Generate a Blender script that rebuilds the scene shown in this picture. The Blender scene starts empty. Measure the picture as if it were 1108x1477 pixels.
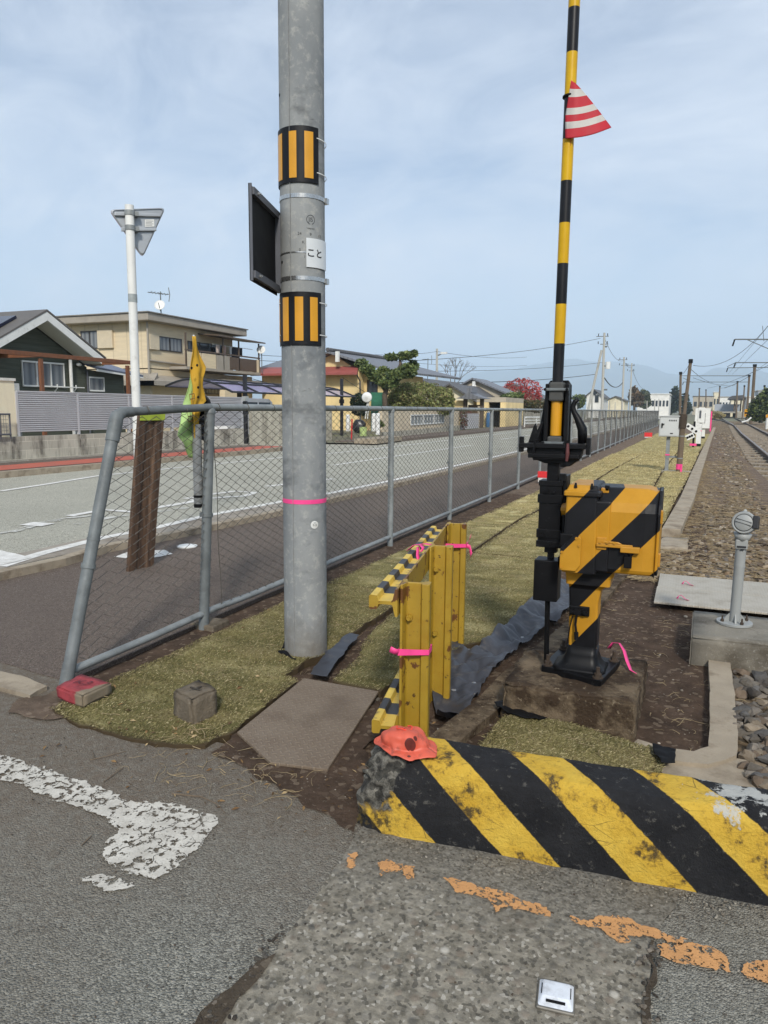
import bpy, bmesh, math, random
from mathutils import Vector, Matrix, noise as mnoise
R = random.Random(7)
PI = math.pi
scene = bpy.context.scene
COL = scene.collection

# ------------------------------------------------------------------ camera measure
F, IW, IH, CZ = 1040.0, 1108.0, 1477.0, 1.385
PITCH, YAW, ROLL = math.radians(8.1532), math.radians(22.8548), 0.008
CAM = Matrix.Rotation(YAW, 3, 'Z') @ Matrix.Rotation(PI/2 - PITCH, 3, 'X') @ Matrix.Rotation(ROLL, 3, 'Z')
def ray(x, y): return CAM @ Vector(((x - IW/2)/F, (IH/2 - y)/F, -1.0))
def G(x, y, z=0.0):
    d = ray(x, y); t = (z - CZ)/d.z
    return Vector((d.x*t, d.y*t, z))
def PY(x, y, Y):
    d = ray(x, y); t = Y/d.y
    return Vector((d.x*t, Y, CZ + d.z*t))
def PX(x, y, X):
    d = ray(x, y); t = X/d.x
    return Vector((X, d.y*t, CZ + d.z*t))

# ------------------------------------------------------------------ materials
def S(r, g, b):
    f = lambda c: (c/255/12.92) if c/255 <= 0.04045 else ((c/255 + 0.055)/1.055)**2.4
    return (f(r), f(g), f(b), 1)
MATS = {}
class NB:
    def __init__(s, name):
        s.m = bpy.data.materials.new(name); s.m.use_nodes = True
        s.nt = s.m.node_tree; s.nt.nodes.clear()
        s.out = s.n('ShaderNodeOutputMaterial'); s.b = s.n('ShaderNodeBsdfPrincipled')
        s.l(s.b.outputs[0], s.out.inputs[0]); s.pos = s.n('ShaderNodeNewGeometry').outputs['Position']
    def n(s, t, **k):
        x = s.nt.nodes.new(t)
        for a, v in k.items(): setattr(x, a, v)
        return x
    def l(s, a, b): s.nt.links.new(a, b)
    def obj(s): return s.n('ShaderNodeTexCoord').outputs['Object']
    def val(s, sock, v):
        if hasattr(v, 'links') or isinstance(v, bpy.types.NodeSocket): s.l(v, sock)
        else: sock.default_value = v
    def noise(s, scale, vec=None, detail=4, rough=.55, dist=0, w=None):
        x = s.n('ShaderNodeTexNoise'); x.inputs['Scale'].default_value = scale
        x.inputs['Detail'].default_value = detail; x.inputs['Roughness'].default_value = rough; x.inputs['Distortion'].default_value = dist
        s.l(vec or s.pos, x.inputs['Vector']); return x.outputs['Fac']
    def voro(s, scale, vec=None, feature='F1', out='Distance', rnd=1):
        x = s.n('ShaderNodeTexVoronoi', feature=feature); x.inputs['Scale'].default_value = scale
        x.inputs['Randomness'].default_value = rnd
        s.l(vec or s.pos, x.inputs['Vector']); return x.outputs[out]
    def mapv(s, vec, scale=(1,1,1), rot=(0,0,0), loc=(0,0,0)):
        x = s.n('ShaderNodeMapping'); x.inputs['Scale'].default_value = scale; x.inputs['Rotation'].default_value = rot
        x.inputs['Location'].default_value = loc
        s.l(vec, x.inputs['Vector']); return x.outputs[0]
    def ramp(s, fac, lo, hi, c0=0, c1=1):
        x = s.n('ShaderNodeMapRange'); x.clamp = True
        for i, v in zip((1, 2, 3, 4), (lo, hi, c0, c1)): x.inputs[i].default_value = v
        s.l(fac, x.inputs[0]); return x.outputs[0]
    def math(s, op, a, b=0.0, c=None):
        x = s.n('ShaderNodeMath', operation=op); s.val(x.inputs[0], a); s.val(x.inputs[1], b)
        if c is not None: s.val(x.inputs[2], c)
        return x.outputs[0]
    def mix(s, fac, a, b, mode='MIX'):
        x = s.n('ShaderNodeMix', data_type='RGBA', blend_type=mode)
        s.val(x.inputs[0], fac); s.val(x.inputs[6], a); s.val(x.inputs[7], b); return x.outputs[2]
    def xyz(s, vec=None):
        x = s.n('ShaderNodeSeparateXYZ'); s.l(vec or s.pos, x.inputs[0]); return x.outputs
    def col(s, c): s.val(s.b.inputs['Base Color'], c)
    def rough(s, v): s.val(s.b.inputs['Roughness'], v)
    def bump(s, h, dist=.002, strength=1.0):
        x = s.n('ShaderNodeBump'); x.inputs['Distance'].default_value = dist; x.inputs['Strength'].default_value = strength
        s.l(h, x.inputs['Height'])
        if s.b.inputs['Normal'].links: s.l(s.b.inputs['Normal'].links[0].from_socket, x.inputs['Normal'])
        s.l(x.outputs[0], s.b.inputs['Normal'])
    def alpha(s, v): s.val(s.b.inputs['Alpha'], v)

def mul(c, k): return (min(1, c[0]*k), min(1, c[1]*k), min(1, c[2]*k), 1)
def mat(name, c, rough=.6, metal=0, var=.18, vs=6, bump=0, bs=80, bd=.002, spots=(), spec=.5, sub=0, coat=0):
    """plain surface: colour varied by noise, blotches of other colours, fine bump"""
    if name in MATS: return MATS[name]
    k = NB(name)
    n1 = k.noise(vs, detail=6, rough=.6)
    cc = k.mix(k.ramp(n1, .3, .7), mul(c, 1 - var), mul(c, 1 + var))
    for (sc, scale, lo, hi, amt) in spots:
        f = k.ramp(k.noise(scale, detail=6, rough=.65, vec=k.mapv(k.pos, loc=(lo*31, hi*17, scale))), lo, hi, 0, amt)
        cc = k.mix(f, cc, sc)
    k.col(cc); k.rough(k.ramp(n1, .3, .7, rough*.88, min(1, rough*1.12)))
    k.b.inputs['Metallic'].default_value = metal
    k.b.inputs['Specular IOR Level'].default_value = spec
    if coat: k.b.inputs['Coat Weight'].default_value = coat
    if bump: k.bump(k.noise(bs, detail=5, rough=.65), bd, bump)
    MATS[name] = k.m; return k.m

# ------------------------------------------------------------------ mesh builder
class MB:
    def __init__(s): s.v = []; s.f = []; s.mi = []; s.cur = 0; s.cols = None
    def add(s, vs, fs):
        o = len(s.v); s.v += [tuple(v) for v in vs]
        s.f += [tuple(i + o for i in f) for f in fs]; s.mi += [s.cur]*len(fs); return s
    def box(s, x0, x1, y0, y1, z0, z1, m=None):
        vs = [Vector((x, y, z)) for z in (z0, z1) for y in (y0, y1) for x in (x0, x1)]
        if m is not None: vs = [m @ v for v in vs]
        return s.add(vs, [(0, 2, 3, 1), (4, 5, 7, 6), (0, 1, 5, 4), (2, 6, 7, 3), (0, 4, 6, 2), (1, 3, 7, 5)])
    def prism(s, poly, vec):
        """extrude a 3D polygon along vec"""
        n = len(poly); vec = Vector(vec); a = [Vector(p) for p in poly]
        nrm = Vector()
        for i in range(n): nrm += a[i].cross(a[(i+1) % n])
        fs = [tuple(range(n)), tuple(range(2*n - 1, n - 1, -1))] + [(i, i + n, (i+1) % n + n, (i+1) % n) for i in range(n)]
        if nrm.dot(vec) > 0: fs = [tuple(reversed(f)) for f in fs]
        return s.add(a + [p + vec for p in a], fs)
    def poly(s, pts): return s.add(pts, [tuple(range(len(pts)))])
    def tube(s, path, r, n=8, caps=True, flat=1.0):
        P = [Vector(p) for p in path]; rr = r if isinstance(r, (list, tuple)) else [r]*len(P)
        vs, fs = [], []; up = None
        for i, p in enumerate(P):
            t = (P[min(i+1, len(P)-1)] - P[max(i-1, 0)]).normalized()
            if up is None:
                up = Vector((0, 0, 1)) if abs(t.z) < .9 else Vector((1, 0, 0))
            a = t.cross(up).normalized(); b = a.cross(t).normalized(); up = b
            for j in range(n):
                q = 2*PI*(j + .5)/n
                vs.append(p + (a*math.cos(q) + b*math.sin(q)*flat)*rr[i])
        for i in range(len(P) - 1):
            for j in range(n):
                k = (j + 1) % n; fs.append((i*n + j, i*n + k, (i+1)*n + k, (i+1)*n + j))
        if caps: fs += [tuple(range(n))[::-1], tuple((len(P)-1)*n + j for j in range(n))]
        return s.add(vs, fs)
    def lathe(s, prof, c=(0, 0, 0), n=24, m=None):
        vs, fs = [], []
        for (r, z) in prof:
            for j in range(n):
                q = 2*PI*j/n; v = Vector((r*math.cos(q), r*math.sin(q), z))
                vs.append((m @ v if m is not None else v) + Vector(c))
        L = len(prof)
        for i in range(L - 1):
            for j in range(n):
                k = (j + 1) % n; fs.append((i*n + j, i*n + k, (i+1)*n + k, (i+1)*n + j))
        fs += [tuple(range(n))[::-1], tuple((L-1)*n + j for j in range(n))]
        return s.add(vs, fs)
    def grid(s, fn, nu, nv):
        vs = [fn(i/nu, j/nv) for j in range(nv + 1) for i in range(nu + 1)]
        fs = [(j*(nu+1) + i, j*(nu+1) + i + 1, (j+1)*(nu+1) + i + 1, (j+1)*(nu+1) + i) for j in range(nv) for i in range(nu)]
        return s.add(vs, fs)
    def blob(s, c, r, seed=0, sub=2, amp=.25, fr=1.5, sq=(1, 1, 1)):
        bm = bmesh.new(); bmesh.ops.create_icosphere(bm, subdivisions=sub, radius=1)
        vs = []
        for v in bm.verts:
            k = 1 + amp*mnoise.noise(v.co*fr + Vector((seed*3.7, seed*1.3, seed*.7)))
            vs.append(Vector((v.co.x*sq[0]*r*k, v.co.y*sq[1]*r*k, v.co.z*sq[2]*r*k)) + Vector(c))
        fs = [tuple(v.index for v in f.verts) for f in bm.faces]; bm.free()
        return s.add(vs, fs)
    def build(s, name, m, parent=None, bevel=0, smooth=False, seg=2, loc=None, subdiv=0, ang=35):
        me = bpy.data.meshes.new(name); me.from_pydata(s.v, [], s.f)
        for x in (m if isinstance(m, (list, tuple)) else [m]): me.materials.append(x)
        if any(s.mi): me.polygons.foreach_set('material_index', s.mi)
        if s.cols:
            at = me.color_attributes.new('tint', 'FLOAT_COLOR', 'POINT')
            at.data.foreach_set('color', [c for q in s.cols for c in q])
        me.validate(); me.update()
        o = bpy.data.objects.new(name, me); COL.objects.link(o)
        if smooth is True: me.polygons.foreach_set('use_smooth', [True]*len(me.polygons))
        elif smooth: me.shade_smooth_by_angle = None
        if parent is not None: o.parent = parent
        if loc is not None: o.location = loc
        if subdiv:
            d = o.modifiers.new('sub', 'SUBSURF'); d.levels = d.render_levels = subdiv
        if bevel:
            d = o.modifiers.new('bevel', 'BEVEL'); d.width = bevel; d.segments = seg; d.limit_method = 'ANGLE'; d.angle_limit = math.radians(ang)
        return o
def auto_smooth(o, deg=40):
    me = o.data; bm = bmesh.new(); bm.from_mesh(me)
    for f in bm.faces: f.smooth = True
    for e in bm.edges:
        if len(e.link_faces) == 2 and e.calc_face_angle(0) > math.radians(deg): e.smooth = False
    bm.to_mesh(me); bm.free(); return o

# ------------------------------------------------------------------ naming
def tag(o, label, cat, group=None, kind=None):
    o['label'] = label; o['category'] = cat
    if group: o['group'] = group
    if kind: o['kind'] = kind
    return o
def thing(name, label, cat, loc=(0, 0, 0), group=None, rz=0):
    o = bpy.data.objects.new(name, None); COL.objects.link(o); o.empty_display_size = .1
    o.location = loc; o.rotation_euler = (0, 0, rz); return tag(o, label, cat, group)
def setting(o, kind='structure'): o['kind'] = kind; return o
def copy_tree(o, parent=None):
    c = o.copy(); COL.objects.link(c)
    if parent is not None: c.parent = parent
    for ch in list(o.children): copy_tree(ch, c)
    return c
def rel(o): return Vector(o.location)

def text_mesh(txt, size, spacing=1.0, bold=0):
    """outline faces of a line of writing, centred on the origin, in the XY plane"""
    cu = bpy.data.curves.new('lettering', 'FONT'); cu.body = txt; cu.size = size; cu.align_x = 'CENTER'; cu.align_y = 'CENTER'
    cu.space_character = spacing; cu.resolution_u = 4; cu.offset = size*bold
    o = bpy.data.objects.new('lettering', cu); COL.objects.link(o)
    dg = bpy.context.evaluated_depsgraph_get(); dg.update()
    me = o.evaluated_get(dg).to_mesh()
    vs = [tuple(v.co) for v in me.vertices]; fs = [tuple(p.vertices) for p in me.polygons]
    o.evaluated_get(dg).to_mesh_clear(); bpy.data.objects.remove(o); bpy.data.curves.remove(cu)
    return vs, fs
def jag(pts, step=.05, amp=.012, seed=0, close=True):
    """subdivide an outline on the ground and roughen it"""
    out = []; n = len(pts)
    for i in range(n if close else n - 1):
        a, b = Vector(pts[i]), Vector(pts[(i+1) % n]); L = (b - a).length; k = max(1, int(L/step))
        for j in range(k):
            p = a.lerp(b, j/k); q = p*9 + Vector((seed*5.1, seed*2.3, 0))
            p = p + Vector((mnoise.noise(q), mnoise.noise(q + Vector((40, 9, 3))), 0))*amp*1.5 + Vector((mnoise.noise(q*4), mnoise.noise(q*4 + Vector((4, 90, 3))), 0))*amp*.8 + Vector((mnoise.noise(q*13), mnoise.noise(q*13 + Vector((4, 90, 3))), 0))*amp*.5
            out.append(p)
    return out
def in_poly(x, y, P):
    c = False; j = len(P) - 1
    for i in range(len(P)):
        if (P[i][1] > y) != (P[j][1] > y) and x < (P[j][0] - P[i][0])*(y - P[i][1])/(P[j][1] - P[i][1]) + P[i][0]: c = not c
        j = i
    return c
def sheet(name, pts, z, m, thick=0.0, parent=None, seed=0, amp=.012, step=.06):
    P = [Vector((p[0], p[1], z)) for p in (jag([(p[0], p[1], 0) for p in pts], step, amp, seed) if amp else pts)]
    b = MB()
    if thick: b.prism(P, (0, 0, -thick))
    else:
        a = sum((P[i].x*P[(i+1) % len(P)].y - P[(i+1) % len(P)].x*P[i].y) for i in range(len(P)))
        b.poly(P if a > 0 else P[::-1])
    return b.build(name, m, parent)
SKYCLOUD = (6.6, 7.25, 8.2, 1); SKYSTR = .094; SUNSTR = 2.85; SUNANG = 7; EXPO = .43
HAZE = 3.6e-4; HAZECOL = (.68, .83, 1, 1)
# ================================================================== CAMERA, SKY, SUN
cam = bpy.data.cameras.new('camera'); cob = bpy.data.objects.new('camera', cam); COL.objects.link(cob)
cob.matrix_world = Matrix.Translation((0, 0, CZ)) @ CAM.to_4x4()
cam.sensor_fit = 'VERTICAL'; cam.sensor_height = 36; cam.lens = F/IH*36; cam.clip_start = .05; cam.clip_end = 40000
scene.camera = cob
SUN_EL, SUN_DX, SUN_DY = math.radians(36), .42, -.91
scene.view_settings.view_transform = 'Standard'; scene.view_settings.look = 'None'
scene.view_settings.exposure = EXPO; scene.view_settings.gamma = 1
try: scene.view_settings.use_curve_mapping = False
except Exception: pass
scene.cycles.use_denoising = True
scene.cycles.max_bounces = 8; scene.cycles.transparent_max_bounces = 24; scene.cycles.volume_bounces = 2
scene.cycles.caustics_reflective = scene.cycles.caustics_refractive = False
w = bpy.data.worlds.new('World'); scene.world = w; w.use_nodes = True
nt = w.node_tree; nt.nodes.clear()
N = lambda t: nt.nodes.new(t)
wo = N('ShaderNodeOutputWorld'); bg = N('ShaderNodeBackground'); sky = N('ShaderNodeTexSky')
sky.sky_type = 'NISHITA'; sky.sun_disc = False; sky.sun_elevation = SUN_EL; sky.sun_rotation = math.atan2(SUN_DX, SUN_DY)
sky.air_density = 1.0; sky.dust_density = .6; sky.ozone_density = 1.6
tc = N('ShaderNodeTexCoord'); mp = N('ShaderNodeMapping'); mp.inputs['Scale'].default_value = (1.0, 1.0, 3.2)
mp.inputs['Rotation'].default_value = (.35, .25, .9); mp.inputs['Location'].default_value = (3.6, 2.16, .3)
nz = N('ShaderNodeTexNoise'); nz.inputs['Scale'].default_value = 1.55; nz.inputs['Detail'].default_value = 9; nz.inputs['Roughness'].default_value = .5; nz.inputs['Distortion'].default_value = .35
nt.links.new(tc.outputs['Generated'], mp.inputs[0]); nt.links.new(mp.outputs[0], nz.inputs['Vector'])
mr = N('ShaderNodeMapRange'); mr.inputs[1].default_value = .38; mr.inputs[2].default_value = .62; mr.inputs[3].default_value = .30; mr.inputs[4].default_value = .98
mp2 = N('ShaderNodeMapping'); mp2.inputs['Scale'].default_value = (.8, 3.2, 3.0); mp2.inputs['Rotation'].default_value = (.5, .3, .55)
nz2_ = N('ShaderNodeTexNoise'); nz2_.inputs['Scale'].default_value = 3.4; nz2_.inputs['Detail'].default_value = 8; nz2_.inputs['Roughness'].default_value = .58; nz2_.inputs['Distortion'].default_value = .9
nt.links.new(tc.outputs['Generated'], mp2.inputs[0]); nt.links.new(mp2.outputs[0], nz2_.inputs['Vector'])
ad = N('ShaderNodeMath'); ad.operation = 'MULTIPLY_ADD'; ad.inputs[1].default_value = .42; nt.links.new(nz2_.outputs['Fac'], ad.inputs[0])
m7 = N('ShaderNodeMath'); m7.operation = 'MULTIPLY'; m7.inputs[1].default_value = .58; nt.links.new(nz.outputs['Fac'], m7.inputs[0]); nt.links.new(m7.outputs[0], ad.inputs[2])
nt.links.new(ad.outputs[0], mr.inputs[0])
mx = N('ShaderNodeMix'); mx.data_type = 'RGBA'
nt.links.new(mr.outputs[0], mx.inputs[0]); nt.links.new(sky.outputs[0], mx.inputs[6]); mx.inputs[7].default_value = SKYCLOUD
nt.links.new(mx.outputs[2], bg.inputs[0]); bg.inputs[1].default_value = SKYSTR
nt.links.new(bg.outputs[0], wo.inputs[0])
sl = bpy.data.lights.new('sun', 'SUN'); sl.energy = SUNSTR; sl.angle = math.radians(SUNANG); sl.color = (1, .95, .86)
so = bpy.data.objects.new('sun', sl); COL.objects.link(so)
sd = Vector((SUN_DX, SUN_DY, 0)).normalized()*math.cos(SUN_EL) + Vector((0, 0, math.sin(SUN_EL)))
so.rotation_euler = sd.to_track_quat('Z', 'Y').to_euler()

# ================================================================== GROUND MATERIALS
def asphalt(name, base, fine=150, dusty=None, wear=.25):
    k = NB(name)
    cells = k.voro(fine, out='Color'); cv = k.xyz(cells)[0]
    big = k.noise(1.1, detail=5); mid = k.noise(14, detail=5, rough=.7)
    c = k.mix(k.ramp(cv, 0, 1), mul(base, .42), mul(base, 1.7))
    c = k.mix(k.ramp(k.xyz(k.voro(fine*.7, out='Color'))[1], .95, .97, 0, .4), c, S(176, 172, 162))
    c = k.mix(k.ramp(big, .35, .68, 0, wear), c, mul(base, 1.9))
    c = k.mix(k.ramp(mid, .5, .75, 0, .4), c, mul(base, .5)); c = k.mix(k.ramp(k.noise(fine*.22, detail=3, rough=.6), .42, .62, 0, .28), c, mul(base, .45)); c = k.mix(k.ramp(k.noise(.55, detail=3), .45, .6, 0, .22), c, mul(base, .62))
    if dusty: c = dusty(k, c)
    k.col(c); k.rough(.9); k.b.inputs['Specular IOR Level'].default_value = .25
    k.bump(k.math('SUBTRACT', 1.0, k.voro(fine)), .006, 1); k.bump(mid, .006, .6)
    return k.m
DUST = S(126, 112, 97)
def road_dust(k, c):
    p = k.xyz(); nn = k.math('MULTIPLY', k.math('SUBTRACT', k.noise(1.6, detail=7, rough=.6), .5), 1.5)
    f = k.math('ADD', p[1], nn); f = k.math('SUBTRACT', f, k.math('MULTIPLY', k.math('ADD', p[0], 1.6), .42))
    f1 = k.ramp(f, .95, 1.95, 0, .9)
    f2 = k.math('MULTIPLY', f1, k.ramp(k.noise(26, detail=6, rough=.7), .3, .6, .45, 1))
    return k.mix(f2, c, mul(DUST, .75))
M_ROADX = asphalt('crossing_asphalt', S(132, 130, 121), 190, road_dust)
M_ROAD = asphalt('main_road_asphalt', S(174, 171, 157), 160, wear=.15)
M_SIDE = asphalt('sidewalk_asphalt', S(114, 102, 93), 230, wear=.12)
def soil_mat(name, base, light):
    k = NB(name)
    c = k.mix(k.ramp(k.noise(7, detail=8, rough=.7), .35, .68), mul(base, .6), mul(base, 1.35))
    c = k.mix(k.ramp(k.noise(60, detail=5, rough=.7), .58, .7, 0, .55), c, light)
    c = k.mix(k.ramp(k.xyz(k.voro(46, out='Color'))[0], .9, .93, 0, .5), c, mul(light, 1.1))
    k.col(c); k.rough(.95); k.b.inputs['Specular IOR Level'].default_value = .15
    k.bump(k.noise(38, detail=8, rough=.75), .018, 1); k.bump(k.noise(160, detail=4, rough=.75), .005, .8)
    return k.m
M_SOIL = soil_mat('soil', S(88, 72, 60), S(140, 124, 106))
M_DUSTY = soil_mat('dusty_soil', S(116, 100, 86), S(150, 134, 116))
def ballast_mat():
    k = NB('ballast_bed'); v = k.mapv(k.pos, scale=(1, 1, 1)); cc = k.xyz(k.voro(19, out='Color')); d = k.voro(19); c2 = k.xyz(k.voro(37, out='Color'))
    c = k.mix(cc[0], S(96, 84, 70), S(158, 142, 120)); c = k.mix(k.ramp(cc[1], .86, .9, 0, .8), c, S(184, 172, 152)); c = k.mix(k.ramp(d, .38, .62, 0, .85), c, S(62, 52, 42))
    c = k.mix(k.ramp(c2[0], .6, .7, 0, .45), c, S(120, 104, 84)); c = k.mix(k.ramp(k.noise(1.1, detail=6), .42, .62, 0, .55), c, S(156, 134, 102)); c = k.mix(k.ramp(k.noise(50, detail=5, rough=.7), .55, .7, 0, .35), c, S(84, 72, 58))
    k.col(c); k.rough(.95); k.b.inputs['Specular IOR Level'].default_value = .15; k.bump(k.math('SUBTRACT', 1.0, d), .03, 1); k.bump(k.noise(60, detail=6, rough=.75), .012, 1); return k.m
M_BALBASE = ballast_mat()
M_FARGROUND = mat('far_ground', S(112, 108, 88), .95, var=.25, vs=.06, spots=[(S(120, 122, 80), .3, .5, .6, .7)])
M_CONC = mat('concrete', S(160, 154, 142), .88, var=.14, vs=9, bump=.8, bs=120, bd=.004, spots=[(S(105, 100, 90), 5, .52, .68, .6), (S(196, 190, 180), 22, .6, .72, .5)], spec=.2)
M_KERB = mat('kerb_concrete', S(158, 146, 128), .9, var=.14, vs=7, bump=.9, bs=90, bd=.004, spots=[(S(112, 98, 82), 6, .5, .66, .7)], spec=.2)
M_OLDCONC = mat('old_concrete', S(112, 102, 88), .92, var=.25, vs=9, bump=1, bs=70, bd=.008, spots=[(S(66, 57, 45), 5, .5, .62, .8), (S(150, 142, 128), 30, .6, .7, .5)], spec=.2)
def slab_mat():
    k = NB('exposed_aggregate')
    w1 = k.mapv(k.pos, scale=(1, 1, 1)); cd = k.voro(34, out='Color'); d = k.voro(34)
    small = k.voro(110, out='Color')
    matrix = k.mix(k.ramp(k.noise(30, detail=6, rough=.7), .35, .65), S(102, 97, 86), S(154, 147, 133))
    matrix = k.mix(k.ramp(k.xyz(small)[1], .72, .9, 0, .7), matrix, S(70, 67, 61)); matrix = k.mix(k.ramp(k.xyz(small)[0], .9, .96, 0, .6), matrix, S(188, 182, 170))
    stone = k.mix(k.xyz(cd)[0], S(84, 82, 77), S(158, 151, 138)); stone = k.mix(k.ramp(k.xyz(k.voro(34, out='Color'))[1], .8, .9, 0, .6), stone, S(120, 104, 88))
    stone = k.mix(k.ramp(k.xyz(cd)[2], .972, .98), stone, S(196, 190, 178))
    m_ = k.math('MULTIPLY', k.ramp(d, .52, .26, 0, .75), k.ramp(k.xyz(cd)[1], .40, .55))
    c = k.mix(m_, matrix, stone)
    p = k.xyz(); f = k.math('ADD', p[1], k.math('MULTIPLY', k.math('SUBTRACT', k.noise(5, detail=6, rough=.65), .5), .35))
    cv = k.mix(k.xyz(k.voro(150, out='Color'))[0], S(74, 71, 65), S(136, 131, 121))
    c = k.mix(k.ramp(f, 1.70, 1.98, 0, .8), c, cv)
    c = k.mix(k.ramp(k.noise(3.1, detail=5), .5, .7, 0, .5), c, S(92, 84, 72))
    k.col(c); k.rough(.92); k.b.inputs['Specular IOR Level'].default_value = .25
    k.bump(k.math('SUBTRACT', 1.0, d), .006, .7); k.bump(k.noise(120, detail=5, rough=.7), .004, .8)
    return k.m
M_SLAB = slab_mat()
def paint_mat(name, c, lo=.43, hi=.47, scale=24, crack=9, dirt=S(120, 112, 100)):
    k = NB(name)
    n = k.noise(scale, detail=7, rough=.68)
    wob = k.n('ShaderNodeVectorMath', operation='ADD'); k.l(k.pos, wob.inputs[0])
    nx = k.n('ShaderNodeTexNoise'); nx.inputs['Scale'].default_value = 18; k.l(k.pos, nx.inputs['Vector'])
    sc = k.n('ShaderNodeVectorMath', operation='SCALE'); k.l(nx.outputs['Color'], sc.inputs[0]); sc.inputs['Scale'].default_value = .09; k.l(sc.outputs[0], wob.inputs[1])
    a = k.ramp(n, lo, hi)
    if crack: a = k.math('MULTIPLY', a, k.ramp(k.math('ADD', k.math('MULTIPLY', k.ramp(k.noise(5), .48, .56), .03), k.voro(crack, vec=wob.outputs[0], feature='DISTANCE_TO_EDGE')), .010, .022))
    k.alpha(a)
    cc = k.mix(k.ramp(k.noise(11, detail=6, rough=.7), .4, .7, 0, .45), c, dirt)
    cc = k.mix(k.ramp(k.noise(140, detail=4, rough=.7), .55, .7, 0, .4), cc, mul(dirt, .8))
    k.col(cc); k.rough(.8); k.bump(k.noise(90, detail=5, rough=.7), .004, .7)
    return k.m
M_WORN = paint_mat('worn_white_paint', S(204, 199, 188), .445, .47, 30, 8)
M_ORANGE = paint_mat('worn_orange_paint', S(204, 150, 96), .43, .47, 58, 0, S(160, 116, 76))
M_LINE = paint_mat('white_road_paint', S(228, 226, 220), .30, .36, 9, 0)
M_FAINT = paint_mat('faded_road_paint', S(205, 204, 196), .47, .55, 6, 0)

# ================================================================== GROUND SHEETS
def plane(name, x0, x1, y0, y1, z, m, kind='structure'):
    return setting(MB().poly([(x0, y0, z), (x1, y0, z), (x1, y1, z), (x0, y1, z)]).build(name, m), kind)
plane('ground', -9000, 9000, -3000, 12000, -.16, M_FARGROUND)
def nz2(x, y, f=1.0, s=0.0): return mnoise.noise(Vector((x*f + s, y*f - s, s*.37)))
# crossing road, ragged along its far edge
edge = [(3.2, 2.9), (.3, 2.36), (-.7, 2.22), (-1.02, 2.12), (-1.16, 2.08), (-1.32, 2.24), (-1.5, 2.30), (-1.72, 2.36), (-2.0, 2.40), (-2.66, 2.44), (-2.85, 2.70), (-3.4, 3.0), (-4.85, 3.4)]
J = jag([(a, b, 0) for a, b in edge], .04, .02, 3, close=False) + [Vector((-4.85, 3.4, 0))]
setting(MB().prism([(-4.85, -9, 0), (9, -9, 0), (9, 2.9, 0)] + J, (0, 0, -.12)).build('crossing_road', M_ROADX))
setting(sheet('corner_kerb', [tuple(G(x, y, .02)[:2]) for x, y in ((-60, 952), (0, 968), (40, 978), (68, 990), (42, 1003), (0, 991), (-60, 975))], .022, M_KERB, thick=.05, amp=.006, step=.05, seed=61))
# soil bed under turf and around the gate
def soil_z(x, y):
    z = -.022 + .010*nz2(x, y, 3.1) + .005*nz2(x, y, 9, 4)
    if y > 2.5: z += .0
    hx, hy = x + 1.02, y - 3.12
    z -= .075*math.exp(-(hx*hx + hy*hy)/.018)
    z -= .03*math.exp(-((x + .45)**2/.10 + (y - 3.02)**2/.03))
    return z
setting(MB().grid(lambda u, v: (-2.86 + 3.1*u, 1.95 + 10*v, soil_z(-2.86 + 3.1*u, 1.95 + 10*v)), 100, 300).build('soil', M_SOIL, smooth=True))
setting(MB().grid(lambda u, v: (-2.86 + 4.4*u, 11.9 + 70*v, -.025 + .01*nz2(u*30, v*300)), 16, 120).build('verge_soil', M_DUSTY, smooth=True))
# ballast bank
def ball_z(x, y):
    k = .035*y
    t = max(0, min(1, (x - .1 - .03*y)/1.2))
    s_ = max(0, min(1, (x - (rail_x(y) - 1.0))/.6)); s_ = s_*s_*(3 - 2*s_)
    return -.03 - .10*s_ + .05*nz2(x, y, 1.1, 2)*t*(1 - .6*s_) + .018*nz2(x, y, 4, 7) + .035*t
def rail_x(y): 
    return 1.55 + .027*y + (.0000135*max(0, y - 60)**2)
setting(MB().grid(lambda u, v: (.12 + .05*max(0, 2 + 40*v*v - 8)*.6 + 8*u, 2.2 + 120*v*v, ball_z(.12 + .05*max(0, 2 + 40*v*v - 8)*.6 + 8*u, 2.2 + 120*v*v)), 90, 260).build('ballast_bed', M_BALBASE, smooth=True))
# concrete crossing slab, neighbours and joints
sheet_slab = sheet('crossing_slab', [(-.91, -3), (-.015, -3), (-.01, 1.80), (.05, 2.1), (-.93, 2.04), (-.9, 1.6)], .004, M_SLAB, seed=2, amp=.012); setting(sheet_slab)
M_CRACK = soil_mat('joint_dirt', S(92, 82, 70), S(140, 128, 112))
setting(sheet('slab_joint', [(-.925, .6), (-.885, .6), (-.89, 1.3), (-.90, 1.42), (-.925, 1.38), (-.955, 1.2), (-.95, .9)], .008, M_CRACK, seed=5, amp=.016, step=.03))
setting(sheet('slab_joint', [(-.03, .5), (-.008, .5), (-.002, 1.2), (.004, 1.5), (.0, 1.86), (-.008, 1.86), (-.02, 1.5), (-.024, 1.1)], .008, M_CRACK, seed=6, amp=.010, step=.02))
def gpoly(pts, z): return [tuple(G(x, y, z)[:2]) for x, y in pts]
setting(sheet('dusty_edge', gpoly([(345, 1052), (300, 1085), (360, 1112), (430, 1150), (515, 1206), (528, 1130), (535, 1075), (560, 1045), (545, 1012), (470, 1090)], .004), .005, M_SOIL, seed=9, amp=.020, step=.03))
setting(sheet('dusty_edge', gpoly([(15, 1028), (28, 1008), (70, 1004), (95, 985), (130, 975), (150, 1000), (110, 1030), (60, 1040)], .004), .0075, M_DUSTY, seed=11, amp=.020, step=.03))
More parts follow.
